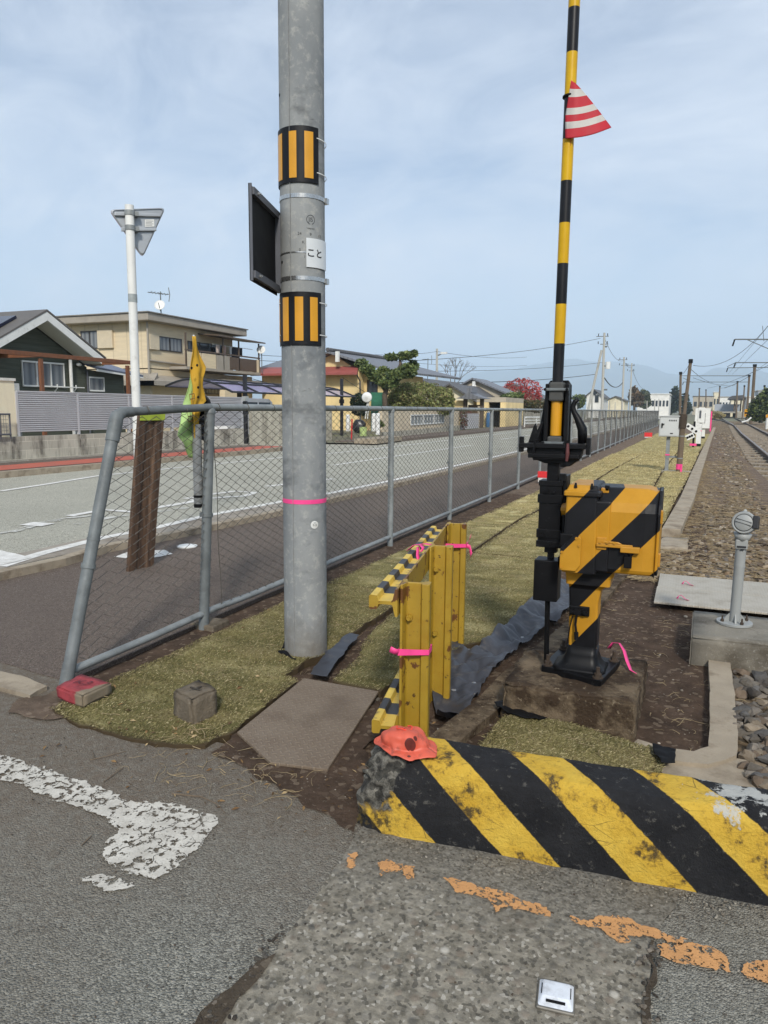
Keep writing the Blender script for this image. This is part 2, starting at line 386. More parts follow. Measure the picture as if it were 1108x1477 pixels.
# stop line and orange remains
setting(sheet('stop_line', gpoly([(-30, 1085), (20, 1094), (45, 1100), (75, 1114), (118, 1127), (160, 1138), (172, 1150), (200, 1156), (255, 1160), (318, 1181), (300, 1204), (275, 1232), (228, 1268), (190, 1260), (148, 1240), (150, 1215), (165, 1200), (150, 1178), (120, 1165), (82, 1155), (58, 1140), (20, 1130), (-30, 1112)], .006), .006, M_WORN, seed=14, amp=.016, step=.007))
setting(sheet('stop_line', gpoly([(118, 1262), (148, 1257), (195, 1281), (168, 1287)], .006), .006, M_WORN, seed=15, amp=.016, step=.007))
for i, pp in enumerate([[(500, 1232), (514, 1230), (512, 1250), (502, 1252)],
        [(545, 1246), (560, 1240), (572, 1246), (596, 1250), (598, 1268), (590, 1268), (582, 1256), (566, 1258), (552, 1262)],
        [(640, 1268), (656, 1266), (700, 1282), (735, 1290), (790, 1308), (795, 1322), (760, 1314), (730, 1310), (712, 1318), (702, 1296), (660, 1284)],
        [(818, 1316), (850, 1326), (862, 1320), (905, 1328), (960, 1342), (992, 1352), (985, 1360), (950, 1352), (925, 1348), (908, 1352), (908, 1360), (890, 1360), (872, 1342), (830, 1330)],
        [(950, 1356), (1000, 1362), (1046, 1374), (1046, 1404), (1005, 1398), (975, 1388), (952, 1376)],
        [(1070, 1390), (1120, 1385), (1160, 1400), (1150, 1430), (1100, 1418), (1072, 1404)]]):
    setting(sheet('orange_paint', gpoly(pp, .009), .0095, M_ORANGE, seed=20 + i, amp=.014, step=.005))
# sidewalk, kerb, main road
setting(sheet('sidewalk', [(-2.84, 2.6), (-2.84, 80), (-4.80, 80), (-4.82, 12), (-4.89, 8), (-5.0, 6.2), (-5.11, 5.2), (-5.02, 4.6), (-5.06, 4.0), (-5.0, 3.2), (-4.8, 2.75), (-3.3, 2.66)], .004, M_SIDE, thick=.06, seed=30, amp=.006, step=.2))
kp = [Vector((-4.8, 2.62, 0)), Vector((-4.99, 3.2, 0)), Vector((-5.04, 4.0, 0)), Vector((-5.0, 4.6, 0)), Vector((-5.1, 5.2, 0)), Vector((-4.98, 6.2, 0)), Vector((-4.86, 8, 0)), Vector((-4.8, 12, 0)), Vector((-4.78, 80, 0))]
def ribbon(name, path, w, z0, z1, m, kind='structure', gap=0):
    """low kerb following a path: a box section swept along it"""
    b = MB(); P = []
    if kind and z1 < .2 and abs(path[0].y) < 7:   # cast kerbs near the camera: resample and roughen
        q = []
        for a, c in zip(path, path[1:]):
            m_ = max(1, int((c - a).length/.05)) if a.y < 9 and c.y < 13 else 1
            q += [a.lerp(c, j/m_) for j in range(m_)]
        path = q + [path[-1]]
    for i, p in enumerate(path):
        t = (path[min(i+1, len(path)-1)] - path[max(i-1, 0)]).normalized(); n = Vector((-t.y, t.x, 0))
        e = .0028 if kind and z1 < .2 and len(path) > 14 else 0
        P.append((p - n*(w/2 + e*nz2(p.x, p.y, 5) + e*nz2(p.x, p.y, 40)), p + n*(w/2 + e*nz2(p.x, p.y, 5, 5) + e*nz2(p.x, p.y, 40, 7))))
    vs = []
    for a, c in P: vs += [(a.x, a.y, z0), (c.x, c.y, z0), (c.x, c.y, z1), (a.x, a.y, z1)]
    fs = []
    for i in range(len(P) - 1):
        for j in range(4):
            k = (j + 1) % 4; fs.append((i*4 + j, i*4 + k, (i+1)*4 + k, (i+1)*4 + j))
    n = len(P) - 1; fs += [(0, 3, 2, 1), (n*4, n*4 + 1, n*4 + 2, n*4 + 3)]
    b.add(vs, [f[::-1] for f in fs])
    o = b.build(name, m); return setting(o, kind) if kind else o
ribbon('kerb', kp, .11, -.1, .072, M_KERB)
setting(sheet('road_base', [(-5.4, -30), (-5.4, 220), (-60, 220), (-60, -30)], .036, M_ROAD, amp=0))
setting(sheet('main_road', [(-4.84, -30), (-4.84, 2.6), (-5.05, 3.2), (-5.10, 4.0), (-5.06, 4.6), (-5.15, 5.2), (-5.03, 6.2), (-4.91, 8), (-4.85, 12), (-4.82, 220), (-11.0, 220), (-11.0, 23), (-11.75, 20), (-11.8, 12), (-12.0, 4), (-12.2, -30)], .05, M_ROAD, amp=0))
def strip(name, path, w, z, m):
    P = [Vector((p[0], p[1], 0)) for p in path]; b = MB(); vs = []
    for i, p in enumerate(P):
        t = (P[min(i+1, len(P)-1)] - P[max(i-1, 0)]).normalized(); n = Vector((-t.y, t.x, 0))*w/2
        vs += [(p.x + n.x, p.y + n.y, z), (p.x - n.x, p.y - n.y, z)]
    b.add(vs, [(2*i, 2*i + 1, 2*i + 3, 2*i + 2) for i in range(len(P) - 1)])
    return setting(b.build(name, m))
M_GUTTER = mat('gutter_concrete', S(150, 142, 130), .9, var=.2, vs=3, bump=.6, bs=60, spots=[(S(110, 98, 84), 2.5, .48, .62, .6)])
RZ = .05
strip('gutter', [(-5.3, 2.6), (-5.38, 4.0), (-5.36, 4.8), (-5.4, 5.4), (-5.27, 6.4), (-5.13, 8), (-5.05, 12), (-5.02, 80)], .42, RZ + .004, M_GUTTER)
g = lambda pts: [tuple(G(x, y, RZ)[:2]) for x, y in pts]
strip('edge_line', g([(0, 818), (60, 799), (150, 776), (215, 764), (300, 744), (390, 727), (480, 711), (567, 693), (648, 674), (706, 661)]) + [(-5.2, 30), (-5.2, 160)], .13, RZ + .008, M_LINE)
strip('centre_line', g([(480, 671.5), (600, 654), (680, 642.5)]), .13, RZ + .008, M_LINE)
strip('centre_line', [(-7.85, 32), (-7.8, 160)], .13, RZ + .008, M_LINE)
strip('far_edge_line', g([(0, 709), (60, 700), (140, 687), (285, 672), (400, 661), (480, 654), (567, 644.5), (670, 632.5)]) + [(-9.9, 60), (-9.9, 160)], .12, RZ + .008, M_LINE)
strip('guide_line', g([(0, 771), (28, 765), (60, 755), (100, 748), (145, 742)]), .13, RZ + .008, M_FAINT)
strip('guide_line', g([(110, 757), (140, 751), (165, 746), (200, 742), (240, 737), (270, 733)]), .12, RZ + .008, M_FAINT)
strip('guide_line', g([(38, 756), (70, 758)]), .22, RZ + .009, M_LINE)
strip('guide_line', g([(100, 745), (150, 736), (192, 739)]), .14, RZ + .0085, M_LINE)
strip('guide_line', g([(225, 733), (262, 727), (300, 720)]), .14, RZ + .0085, M_LINE)
strip('diamond_mark', g([(268, 720), (300, 714), (340, 709), (368, 711), (352, 716), (318, 718), (275, 722)]), .13, RZ + .0075, M_LINE)
strip('diamond_mark', g([(385, 702), (420, 698), (450, 695), (480, 691)]), .15, RZ + .0075, M_LINE)
setting(sheet('crosswalk_bar', g([(-20, 795), (0, 795), (46, 806), (0, 817), (-20, 822)]), RZ + .012, M_LINE, amp=.008))
# white patches on the sidewalk
setting(sheet('painted_patch', gpoly([(165, 803), (185, 796), (238, 793), (249, 799), (205, 808)], .008), .0085, M_LINE, amp=.006, step=.04))
# far side of the road
setting(sheet('far_pavement', [(-11.75, 20.3), (-11.78, 12), (-12.0, 4), (-12.2, -20), (-14.2, -20), (-14.05, 12), (-13.7, 20.6)], .15, M_SIDE, thick=.3, amp=0))
M_REDP = mat('red_pavement', S(176, 92, 74), .9, var=.12, vs=5, bump=.4, bs=40, spots=[(S(140, 96, 84), 1.2, .55, .7, .5)])
strip('red_path', [(-12.95, -10), (-12.72, 8), (-12.6, 12), (-12.45, 16), (-12.3, 20.2)], 1.0, .156, M_REDP)
ribbon('far_kerb', [Vector((-12.15, -20, 0)), Vector((-11.95, 4, 0)), Vector((-11.75, 12, 0)), Vector((-11.72, 18, 0)), Vector((-11.9, 20.4, 0))], .16, -.1, .165, M_KERB)
ribbon('wall_footing', [Vector((-14.0, -10, 0)), Vector((-13.95, 12, 0)), Vector((-13.62, 20.4, 0))], .40, -.1, .19, M_CONC)
setting(sheet('far_lot', [(-11.05, 24.5), (-11.05, 220), (-120, 220), (-120, -30), (-14.1, -30), (-13.9, 20.7), (-20, 21.5), (-20, 24), (-12.5, 24)], .11, M_FARGROUND, amp=0))
setting(sheet('side_street', [(-10.9, 20.2), (-12.2, 20.5), (-60, 21.2), (-60, 24.2), (-12.4, 24.2), (-10.9, 25.5)], .053, M_ROAD, amp=0))
setting(sheet('far_sidewalk', [(-10.95, 25), (-10.95, 160), (-12.4, 160), (-12.4, 24.6)], .16, M_SIDE, thick=.2, amp=0))

# ================================================================== TURF
RT = random.Random(31)
TURF = []   # outlines of the rolled-out strips (world x, y)
TURF.append([(-2.62, 2.30), (-2.45, 2.24), (-2.1, 2.21), (-1.86, 2.23), (-1.75, 2.29), (-1.72, 2.46), (-1.76, 3.06), (-1.85, 3.10), (-1.86, 3.30), (-1.76, 3.52), (-1.84, 3.76), (-1.83, 4.9), (-2.58, 4.95), (-2.60, 3.4)])
TURF.append([(-2.58, 4.97), (-1.83, 4.92), (-1.90, 6.9), (-1.93, 9), (-1.72, 12.4), (-1.62, 18.2), (-1.4, 24), (-2.25, 24), (-2.34, 12), (-2.45, 8.5)])
TURF.append([(-1.60, 3.13), (-1.33, 3.11), (-1.22, 3.60), (-1.15, 3.92), (-1.02, 4.18), (-.98, 4.6), (-1.0, 5.3), (-1.02, 6.55), (-1.88, 6.6), (-1.80, 4.6), (-1.72, 3.78), (-1.62, 3.5)])
TURF.append([(-1.02, 6.58), (-1.0, 7.2), (-.78, 8.0), (-.5, 8.5), (-.28, 8.9), (-.22, 9.6), (-.14, 12.4), (-.55, 12.42), (-.62, 10), (-1.2, 10.5), (-1.70, 12.4), (-1.90, 8.8), (-1.86, 6.63)])
TURF.append([(-.54, 12.45), (-.13, 12.45), (-.03, 15), (.06, 18), (.3, 26), (-.33, 26.4), (-.52, 18)])
TURF.append([(-1.2, 10.55), (-.64, 10.05), (-.57, 12.4), (-.55, 18), (-.36, 26.4), (-1.32, 26), (-1.58, 18.2), (-1.68, 12.5)])
TURF.append([(-1.36, 24.1), (-1.3, 26.2), (.3, 26.2), (.62, 34), (1.2, 48), (-1.9, 48), (-2.2, 24.1)])
TURF.append([(-.70, 3.02), (-.62, 3.10), (-.40, 3.08), (-.22, 3.02), (-.02, 2.98), (-.02, 2.78), (-.30, 2.72), (-.72, 2.72)])
def turf_z(x, y): return .022 + .010*nz2(x*1.0, y*2.6, 1.2, 5) + .007*nz2(x*1.5, y*7, 1, 11) + .004*nz2(x, y, 11)
TINTN = [S(138, 130, 92), S(154, 145, 108), S(118, 112, 76), S(100, 96, 62), S(128, 117, 86), S(172, 162, 128)]
TINTF = [S(190, 176, 130), S(206, 192, 148), S(172, 158, 112), S(140, 130, 88), S(180, 162, 122), S(218, 206, 168)]
def tint_at(i, y):
    t = max(0, min(1, (y - 3.2)/8.5)); t = t*t*(3 - 2*t); a, c = TINTN[i], TINTF[i]; return tuple(a[q]*(1 - t) + c[q]*t for q in range(3)) + (1,)  # darker near, brighter far: foreground shade put into the turf colour
tb = MB(); tb.cols = []
for k, P in enumerate(TURF):
    J = jag([(a, b, 0) for a, b in P], .04, .012, 50 + k)
    ctr = sum(J, Vector())/len(J)
    bm = bmesh.new(); vv = [bm.verts.new(p) for p in J]; fc = bm.faces.new(vv)
    if fc.normal.z < 0: bmesh.ops.reverse_faces(bm, faces=[fc])
    ys = [p.y for p in J]; xs = [p.x for p in J]
    y = min(ys)
    while y < max(ys):
        bmesh.ops.bisect_plane(bm, geom=bm.verts[:] + bm.edges[:] + bm.faces[:], plane_co=(0, y, 0), plane_no=(0, 1, 0)); y += .05 if y < 9 else .15
    x = min(xs)
    while x < max(xs):
        bmesh.ops.bisect_plane(bm, geom=bm.verts[:] + bm.edges[:] + bm.faces[:], plane_co=(x, 0, 0), plane_no=(1, 0, 0)); x += .08
    be = {v for e in bm.edges if len(e.link_faces) == 1 for v in e.verts}
    for v in bm.verts: v.co.z = turf_z(v.co.x, v.co.y) - (.008 if v in be else 0)
    r = bmesh.ops.extrude_edge_only(bm, edges=[e for e in bm.edges if len(e.link_faces) == 1])
    for v in r['geom']:
        if isinstance(v, bmesh.types.BMVert): v.co.z = -.03
    bm.verts.index_update(); o_ = len(tb.v)
    tb.add([v.co.copy() for v in bm.verts], [tuple(v.index for v in f.verts) for f in bm.faces])
    for v in bm.verts:
        t = tint_at(int((nz2(v.co.x, v.co.y, 5, 3)*.5 + .5)*5.99) % 6, v.co.y); kk = .82 if v.co.z > 0 and v not in be else .25
        sc_ = S(74, 62, 46)
        tb.cols.append((t[0]*kk, t[1]*kk, t[2]*kk*.9, 1) if v.co.z > 0 and v not in be else (sc_[0]*.9, sc_[1]*.9, sc_[2]*.9, 1))
    bm.free()
    # blades
    area = 0
    for i in range(len(P)): area += P[i][0]*P[(i+1) % len(P)][1] - P[(i+1) % len(P)][0]*P[i][1]
    area = abs(area)/2; bx = (min(xs), max(xs), min(ys), max(ys)); tries = 0
    cap = [62000, 30000, 40000, 30000, 9000, 18000, 9000, 13000][k]; n = 0
    while n < cap and tries < cap*6:
        tries += 1
        x = RT.uniform(bx[0], bx[1])
        u = RT.random(); y = bx[2] + (bx[3] - bx[2])*(u**1.6 if bx[3] > 8 else u)
        if not in_poly(x, y, P): continue
        n += 1; far = max(1, y/6.5)
        h = RT.uniform(.003, .0095)*min(2.4, far**.8); wd = RT.uniform(.0006, .0014)*min(4, far)
        a = RT.gauss(.2, 1.1) if RT.random() < .6 else RT.uniform(0, 2*PI); lean = RT.uniform(.4, 2.6)
        z = turf_z(x, y) - .002; dx, dy = math.cos(a)*h*lean, math.sin(a)*h*lean; px_, py_ = -math.sin(a)*wd, math.cos(a)*wd
        i0 = len(tb.v)
        tb.v += [(x - px_, y - py_, z), (x + px_, y + py_, z), (x + dx*.6 + px_*.6, y + dy*.6 + py_*.6, z + h), (x + dx, y + dy, z + h*.9)]
        tb.f += [(i0, i0 + 1, i0 + 2), (i0, i0 + 2, i0 + 3)]; tb.mi += [0, 0]
        pq = nz2(x, y, 1.7, 8)*.5 + .5
        t = tint_at(RT.choice([2, 3, 3, 4, 0] if RT.random() > pq*.9 else [0, 0, 1, 4, 5]), y); kk = RT.uniform(.7, 1.1)
        tb.cols += [(t[0]*kk, t[1]*kk, t[2]*kk, 1)]*4
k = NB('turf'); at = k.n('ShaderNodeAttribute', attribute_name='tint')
cc = k.mix(k.ramp(k.noise(2.0, detail=6, rough=.6, vec=k.mapv(k.pos, scale=(.9, 3.4, 1), rot=(0, 0, .12))), .50, .64, 0, .5), k.mix(k.ramp(k.noise(2.2, detail=5, vec=k.mapv(k.pos, scale=(1, 2.2, 1))), .38, .62, 0, .55), at.outputs['Color'], k.mix(1.0, at.outputs['Color'], (1.12, 1.10, 1.0, 1), 'MULTIPLY')), k.mix(1.0, at.outputs['Color'], (.66, .64, .54, 1), 'MULTIPLY'))  # dark streaks paint the shading of the turf's undulations into its colour
k.col(cc); k.rough(.85); k.b.inputs['Specular IOR Level'].default_value = .2
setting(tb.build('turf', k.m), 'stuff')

# ================================================================== LOOSE STONES, STRAW
PROTO = []; RQ = random.Random(12)
PLN = [[(Vector((RQ.gauss(0, 1), RQ.gauss(0, 1), RQ.gauss(0, 1))).normalized(), RQ.uniform(.42, .8)) for _ in range(9)] for _ in range(14)]
for i in range(14):
    bm = bmesh.new(); bmesh.ops.create_icosphere(bm, subdivisions=2 if i >= 8 else 1, radius=1)
    for v in bm.verts:
        q = v.co*1.3 + Vector((i*7.1, 0, 3)); v.co *= 1 + .45*mnoise.noise(q)
        for pn, pd in PLN[i]:
            e_ = v.co.dot(pn) - pd
            if e_ > 0: v.co -= pn*e_
    PROTO.append(([v.co.copy() for v in bm.verts], [tuple(v.index for v in f.verts) for f in bm.faces])); bm.free()
RS = random.Random(5)
def stone(b, x, y, z, r, hi=False, tint=None):
    vs, fs = PROTO[RS.randrange(8, 14) if hi else RS.randrange(8)]
    m = Matrix.Rotation(RS.uniform(0, 6.3), 3, 'Z') @ Matrix.Rotation(RS.uniform(-.6, .6), 3, 'X') @ Matrix.Diagonal((r*RS.uniform(.8, 1.35), r*RS.uniform(.6, 1), r*RS.uniform(.4, .7)))
    b.add([m @ v + Vector((x, y, z)) for v in vs], fs)
    t = tint or RS.choice([S(124, 112, 98), S(142, 130, 114), S(104, 92, 80), S(156, 140, 118), S(132, 112, 90), S(112, 106, 100), S(166, 156, 142)])
    kk = RS.uniform(.75, 1.15); b.cols += [(t[0]*kk, t[1]*kk, t[2]*kk, 1)]*len(vs)
k = NB('stone'); at = k.n('ShaderNodeAttribute', attribute_name='tint')
k.col(k.mix(k.ramp(k.noise(40, detail=6, rough=.7), .4, .7, 0, .6), at.outputs['Color'], k.mix(1.0, at.outputs['Color'], (.55, .5, .45, 1), 'MULTIPLY'))); k.rough(.9)
k.bump(k.noise(150, detail=4, rough=.7), .004, .6); k.b.inputs['Specular IOR Level'].default_value = .25
M_STONE = k.m
bs_ = MB(); bs_.cols = []
def kerb_x(y): return -.72 + (y - 3.6)*.052 if y < 8.5 else -.235 + (y - 8.7)*.0345
for _ in range(1100):        # large stones right of the low kerb, closest to the camera
    x, y = RS.uniform(.27, 1.25), RS.uniform(2.42, 4.2); stone(bs_, x, y, ball_z(x, y) + RS.uniform(0, .04), RS.uniform(.022, .062), True, RS.choice([S(104, 98, 90), S(124, 116, 106), S(88, 82, 76), S(134, 122, 106), S(112, 98, 84), S(98, 96, 94)]))
for _ in range(8500):
    y = 6.4 + 46*RS.random()**2.2; x = RS.uniform(.0, 1) ** .8*(2.6 + .03*y) + kerb_x(y) + .25
    if 5.3 < y < 6.5 and x < .8: continue
    r = RS.uniform(.018, .048)*(1 + .012*y); stone(bs_, x, y, ball_z(x, y) + RS.uniform(-.004, .016), r)
for _ in range(700):
    x, y = RS.uniform(.62, 2.2), RS.uniform(4.2, 7); stone(bs_, x, y, ball_z(x, y) + .01, RS.uniform(.02, .055))
setting(bs_.build('ballast', M_STONE), 'stuff')
gr = MB(); gr.cols = []
for _ in range(2300):       # grit lying on the roads and the soil
    if RS.random() < .5: x, y = RS.uniform(-2.6, .2), RS.uniform(.9, 2.3)
    else: x, y = RS.uniform(-1.6, .1), RS.uniform(2.0, 5.8)
    on_soil = y > 2.3
    if any(in_poly(x, y, P) for P in TURF): continue
    if on_soil and -.78 < x < -.08 and 3.08 < y < 3.85: continue
    r = RS.uniform(.0015, .005) if not on_soil else RS.uniform(.002, .007)
    if on_soil and RS.random() < .06: r *= 3
    stone(gr, x, y, (soil_z(x, y) if on_soil else .005) + r*.2, r, tint=RS.choice([S(96, 90, 82), S(130, 122, 110), S(160, 152, 140), S(84, 74, 64)]))
for (a, q) in ((-1, 0), (0, 0)):   # loose bits along the slab joints
    for _ in range(90 if a else 130):
        x = (-.92 if a else -.012) + RS.gauss(0, .018); y = RS.uniform(.9, 1.55) if a else RS.uniform(1.2, 1.85)
        stone(gr, x, y, .008, RS.uniform(.003, .011), tint=RS.choice([S(86, 82, 76), S(116, 108, 98), S(66, 60, 54)]))
for _ in range(420):
    x = RS.uniform(-.95, .5); y = 2.0 + .105*(x + .94) - abs(RS.gauss(0, .05)); stone(gr, x, y, .006, RS.uniform(.002, .006), tint=RS.choice([S(150, 144, 132), S(90, 84, 76), S(120, 112, 100)]))
setting(gr.build('gravel', M_STONE), 'stuff')
M_STRAW = mat('dry_straw', S(150, 132, 100), .8, var=.3, vs=60)
st = MB()
def straw(x, y, z, L, r, a=None):
    a = RS.uniform(0, 6.3) if a is None else a; c = RS.gauss(0, .7); P = []
    for i in range(5):
        t = i/4; aa = a + c*(t - .5); P.append(Vector((x + math.cos(aa)*L*(t - .5), y + math.sin(aa)*L*(t - .5), z + .006*math.sin(t*PI)*RS.uniform(.2, 1.6) + r)))
    st.tube(P, [r, r, r*.9, r*.8, r*.5], 3)
for _ in range(470):
    q = RS.random()
    if q < .35: x, y = RS.uniform(-.78, .1), RS.uniform(2.6, 5.8)
    elif q < .6: x, y = RS.uniform(-1.95, -1.2), RS.uniform(2.0, 2.5)
    elif q < .8: x, y = RS.uniform(.0, .6), RS.uniform(2.3, 4)
    else: x, y = RS.uniform(-2.6, -1.8), RS.uniform(2.2, 4.5)
    if -.75 < x < -.1 and 3.1 < y < 3.9: continue
    z = turf_z(x, y) + .006 if any(in_poly(x, y, P) for P in TURF) else (soil_z(x, y) if y > 2.35 else .006)
    straw(x, y, z, RS.uniform(.03, .12), RS.uniform(.0006, .0016))
for _ in range(3600):
    y = 6.2 + 16*RS.random()**1.5; x = kerb_x(y) + .22 + RS.random()**1.8*1.7; straw(x, y, ball_z(x, y) + .03, RS.uniform(.06, .2), RS.uniform(.0012, .003))
setting(st.build('dry_litter', M_STRAW), 'stuff')
lv = MB(); lv.cols = []
for _ in range(260):        # small dead leaves on the turf and along the edges
    if RS.random() < .6: x, y = RS.uniform(-2.6, -1.0), RS.uniform(2.25, 6.5)
    else: x, y = RS.uniform(-2.4, -.9), RS.uniform(1.9, 2.5)
    z = turf_z(x, y) + .006 if any(in_poly(x, y, P) for P in TURF) else (soil_z(x, y) + .006 if y > 2.45 else .006)
    a = RS.uniform(0, 6.3); L = RS.uniform(.006, .016); d_ = Vector((math.cos(a), math.sin(a), RS.uniform(-.2, .5)))*L; e_ = Vector((-math.sin(a), math.cos(a), RS.uniform(-.3, .3)))*L*.4; c_ = Vector((x, y, z + .003)); i0 = len(lv.v)
    lv.v += [tuple(c_ - d_), tuple(c_ + e_ + Vector((0, 0, L*.3))), tuple(c_ + d_), tuple(c_ - e_)]; lv.f.append((i0, i0 + 1, i0 + 2, i0 + 3)); lv.mi.append(0)
    t = RS.choice([S(140, 112, 76), S(112, 86, 58), S(176, 154, 116), S(92, 74, 54)]); lv.cols += [t]*4
setting(lv.build('fallen_leaves', M_STONE), 'stuff')
TWL = ['longest curved twig, right of the white stop line end', 'thin straight twig pointing at the turf corner', 'tiny twig forking from the straight twig near the turf', 'short dark twig just above the white stop line', 'tiny dark twig below the bend of the white stop line']
for pts, r in (([(248, 1146), (290, 1150), (312, 1160), (325, 1174)], .0028), ([(130, 1097), (160, 1090), (182, 1084)], .002), ([(136, 1093), (133, 1083)], .002), ([(150, 1128), (178, 1108)], .002), ([(118, 1220), (132, 1206)], .002)):
    tw = MB().tube([G(x, y, .004) + Vector((0, 0, r)) for x, y in pts], [r, r*.9, r*.7, r*.5][:len(pts)], 5).build('twig', mat('twig_bark', S(104, 90, 74), .9, var=.3, vs=50))
    tag(tw, TWL.pop(0), 'twig', 'dry twigs on the asphalt')
# ================================================================== shared materials
def part(b, name, m, parent, **k):
    o = b.build(name, m, parent, **k); o.location = -Vector(parent.location); return o
def sub(b, name, m, parent, **k): return b.build(name, m, parent, **k)
def galv(name, c, rough=.5, metal=.35):
    k = NB(name); n = k.noise(7, detail=6, rough=.65); f = k.noise(38, detail=4, rough=.6)
    cc = k.mix(k.ramp(n, .35, .65), mul(c, .74), mul(c, 1.2)); cc = k.mix(k.ramp(f, .55, .72, 0, .35), cc, mul(c, 1.5))
    cc = k.mix(k.ramp(k.noise(15, detail=7, rough=.75), .62, .7, 0, .5), cc, mul(c, .5))
    k.col(cc); k.rough(k.ramp(f, .3, .7, rough*.8, rough*1.2)); k.b.inputs['Metallic'].default_value = metal; k.bump(k.noise(90, detail=3), .001, .5); return k.m
M_GALV = galv('galvanised_steel', S(134, 138, 138), .55, .15)
M_GALVD = galv('weathered_galvanised_steel', S(108, 113, 114), .6, .12)
M_WIRE = mat('coated_wire', S(92, 88, 80), .5, .3, var=.3, vs=5, spots=[(S(66, 58, 48), 9, .5, .65, .6)])
M_BLACK = mat('black_paint', S(14, 14, 16), .45, spec=.22, var=.3, vs=6, bump=.3, bs=60, bd=.001, spots=[(S(62, 62, 62), 30, .62, .72, .4)])
M_BLACKM = mat('matt_black', S(16, 16, 18), .7, var=.2, spec=.2)
M_RUBBER = mat('grey_rubber', S(72, 72, 70), .8, var=.2, vs=14, bump=.4)
M_PINK = mat('pink_tape', S(240, 70, 140), .5, var=.1, vs=20)
M_INK = mat('black_ink', S(40, 40, 42), .7, var=.1)
M_STEEL = mat('bright_steel', S(190, 190, 188), .28, .9, var=.15, vs=30)
M_BOLT = mat('rusty_bolt', S(74, 62, 52), .75, .3, var=.35, vs=40)
M_WHITE = mat('white_paint', S(222, 222, 218), .5, var=.06, vs=5, spots=[(S(170, 166, 156), 7, .58, .7, .5)])
M_AMBER = mat('amber_reflector', S(204, 144, 20), .35, var=.08, vs=9, coat=.2)
M_YEL = mat('yellow_steel_paint', S(158, 128, 38), .5, var=.13, vs=7, bump=.3, bs=40, bd=.002, spots=[(S(150, 112, 24), 12, .5, .68, .6), (S(92, 54, 26), 7.5, .585, .60, .95), (S(66, 42, 24), 27, .63, .65, .9)])
M_YELD = mat('worn_yellow_paint', S(214, 182, 78), .55, var=.15, vs=9, spots=[(S(110, 90, 60), 14, .55, .66, .7)])
M_BLKSTEEL = mat('worn_black_steel', S(52, 52, 54), .5, var=.25, vs=12, spots=[(S(96, 92, 84), 18, .6, .7, .5)])
def hexbolt(b, c, ax=(0, 0, 1), r=.012, h=.012):
    ax = Vector(ax).normalized(); b.tube([Vector(c), Vector(c) + ax*h], r, 6); b.tube([Vector(c) + ax*h, Vector(c) + ax*h*1.9], r*.55, 8); return b

# ================================================================== UTILITY POLE
PC = Vector((-1.93, 3.455, 0)); PR0 = .1195; PHI0 = math.atan2(-PC.y, -PC.x)
def pr_at(z): return PR0 - z*.0016
def pang(x, y):
    xc = 435.5 + 7.5*y/950; hw = 30.6 + 1.4*y/950
    return PHI0 + math.asin(max(-1, min(1, (x - xc)/hw)))
def pz(x, y):
    d = ray(x, y); h = math.hypot(d.x, d.y); D = PC.length - PR0*.9
    return CZ + d.z/h*D
def pp(phi, z, off=0): r = pr_at(z) + off; return Vector((PC.x + r*math.cos(phi), PC.y + r*math.sin(phi), z))
pole = thing('utility_pole', 'tall grey concrete pole in the turf with two striped guards and a pink ring', 'utility pole', (PC.x, PC.y, 0))
def conc_pole():
    k = NB('pole_concrete'); p = k.mapv(k.pos, scale=(1, 1, .45))
    c = k.mix(k.ramp(k.noise(3.2, detail=6, vec=p), .35, .66), S(116, 120, 123), S(152, 154, 153))
    c = k.mix(k.ramp(k.noise(26, detail=5, rough=.7), .52, .68, 0, .4), c, S(188, 186, 178))
    c = k.mix(k.ramp(k.noise(5.5, detail=5, rough=.6, vec=k.mapv(k.pos, scale=(.8, .8, 1.3), loc=(3, 3, 3))), .56, .70, 0, .7), c, S(84, 86, 88))
    c = k.mix(k.ramp(k.noise(15, detail=3, vec=k.mapv(k.pos, scale=(.7, .7, 1.6), loc=(9, 1, 4))), .70, .76, 0, .7), c, S(92, 92, 92))
    z = k.xyz()[2]; lo = k.math('ADD', z, k.math('MULTIPLY', k.noise(9, detail=6, rough=.7), -.5))
    c = k.mix(k.ramp(lo, .02, -.28, 0, .75), c, S(104, 94, 80))
    k.col(c); k.rough(.82); k.bump(k.noise(70, detail=5, rough=.7), .002, .6); k.b.inputs['Specular IOR Level'].default_value = .3
    return k.m
shaft = MB().lathe([(pr_at(z), z) for z in (-.3, 0, .5, 1, 1.5, 2, 3, 4, 6, 8.2)], (PC.x, PC.y, 0), 64)
auto_smooth(part(shaft, 'shaft', conc_pole(), pole))
def arc(phi0, phi1, z0, z1, off, n=24, thick=.003):
    b = MB(); rows = []
    vs = []
    for i in range(n + 1):
        f = phi0 + (phi1 - phi0)*i/n
        vs += [pp(f, z0, off), pp(f, z1, off), pp(f, z1, off + thick), pp(f, z0, off + thick)]
    fs = []
    for i in range(n):
        for j in range(4):
            k_ = (j + 1) % 4; fs.append((i*4 + j, (i+1)*4 + j, (i+1)*4 + k_, i*4 + k_))
    fs += [(0, 1, 2, 3), (n*4 + 3, n*4 + 2, n*4 + 1, n*4)]
    return b.add(vs, fs)
dg = math.radians
M_GUARD = mat('guard_rubber', S(18, 19, 23), .5, spec=.25, var=.2, vs=20, bump=.3, bs=200)
seam = MB()
ph = PHI0 + dg(-31); seam.prism([pp(ph - .008, -.05, -.002), pp(ph + .008, -.05, -.002), pp(ph + .008, -.05, .0025), pp(ph - .008, -.05, .0025)], (0, 0, 8.2))
part(seam, 'mould_seam', mat('seam_concrete', S(138, 139, 138), .85, var=.25, vs=30), pole)
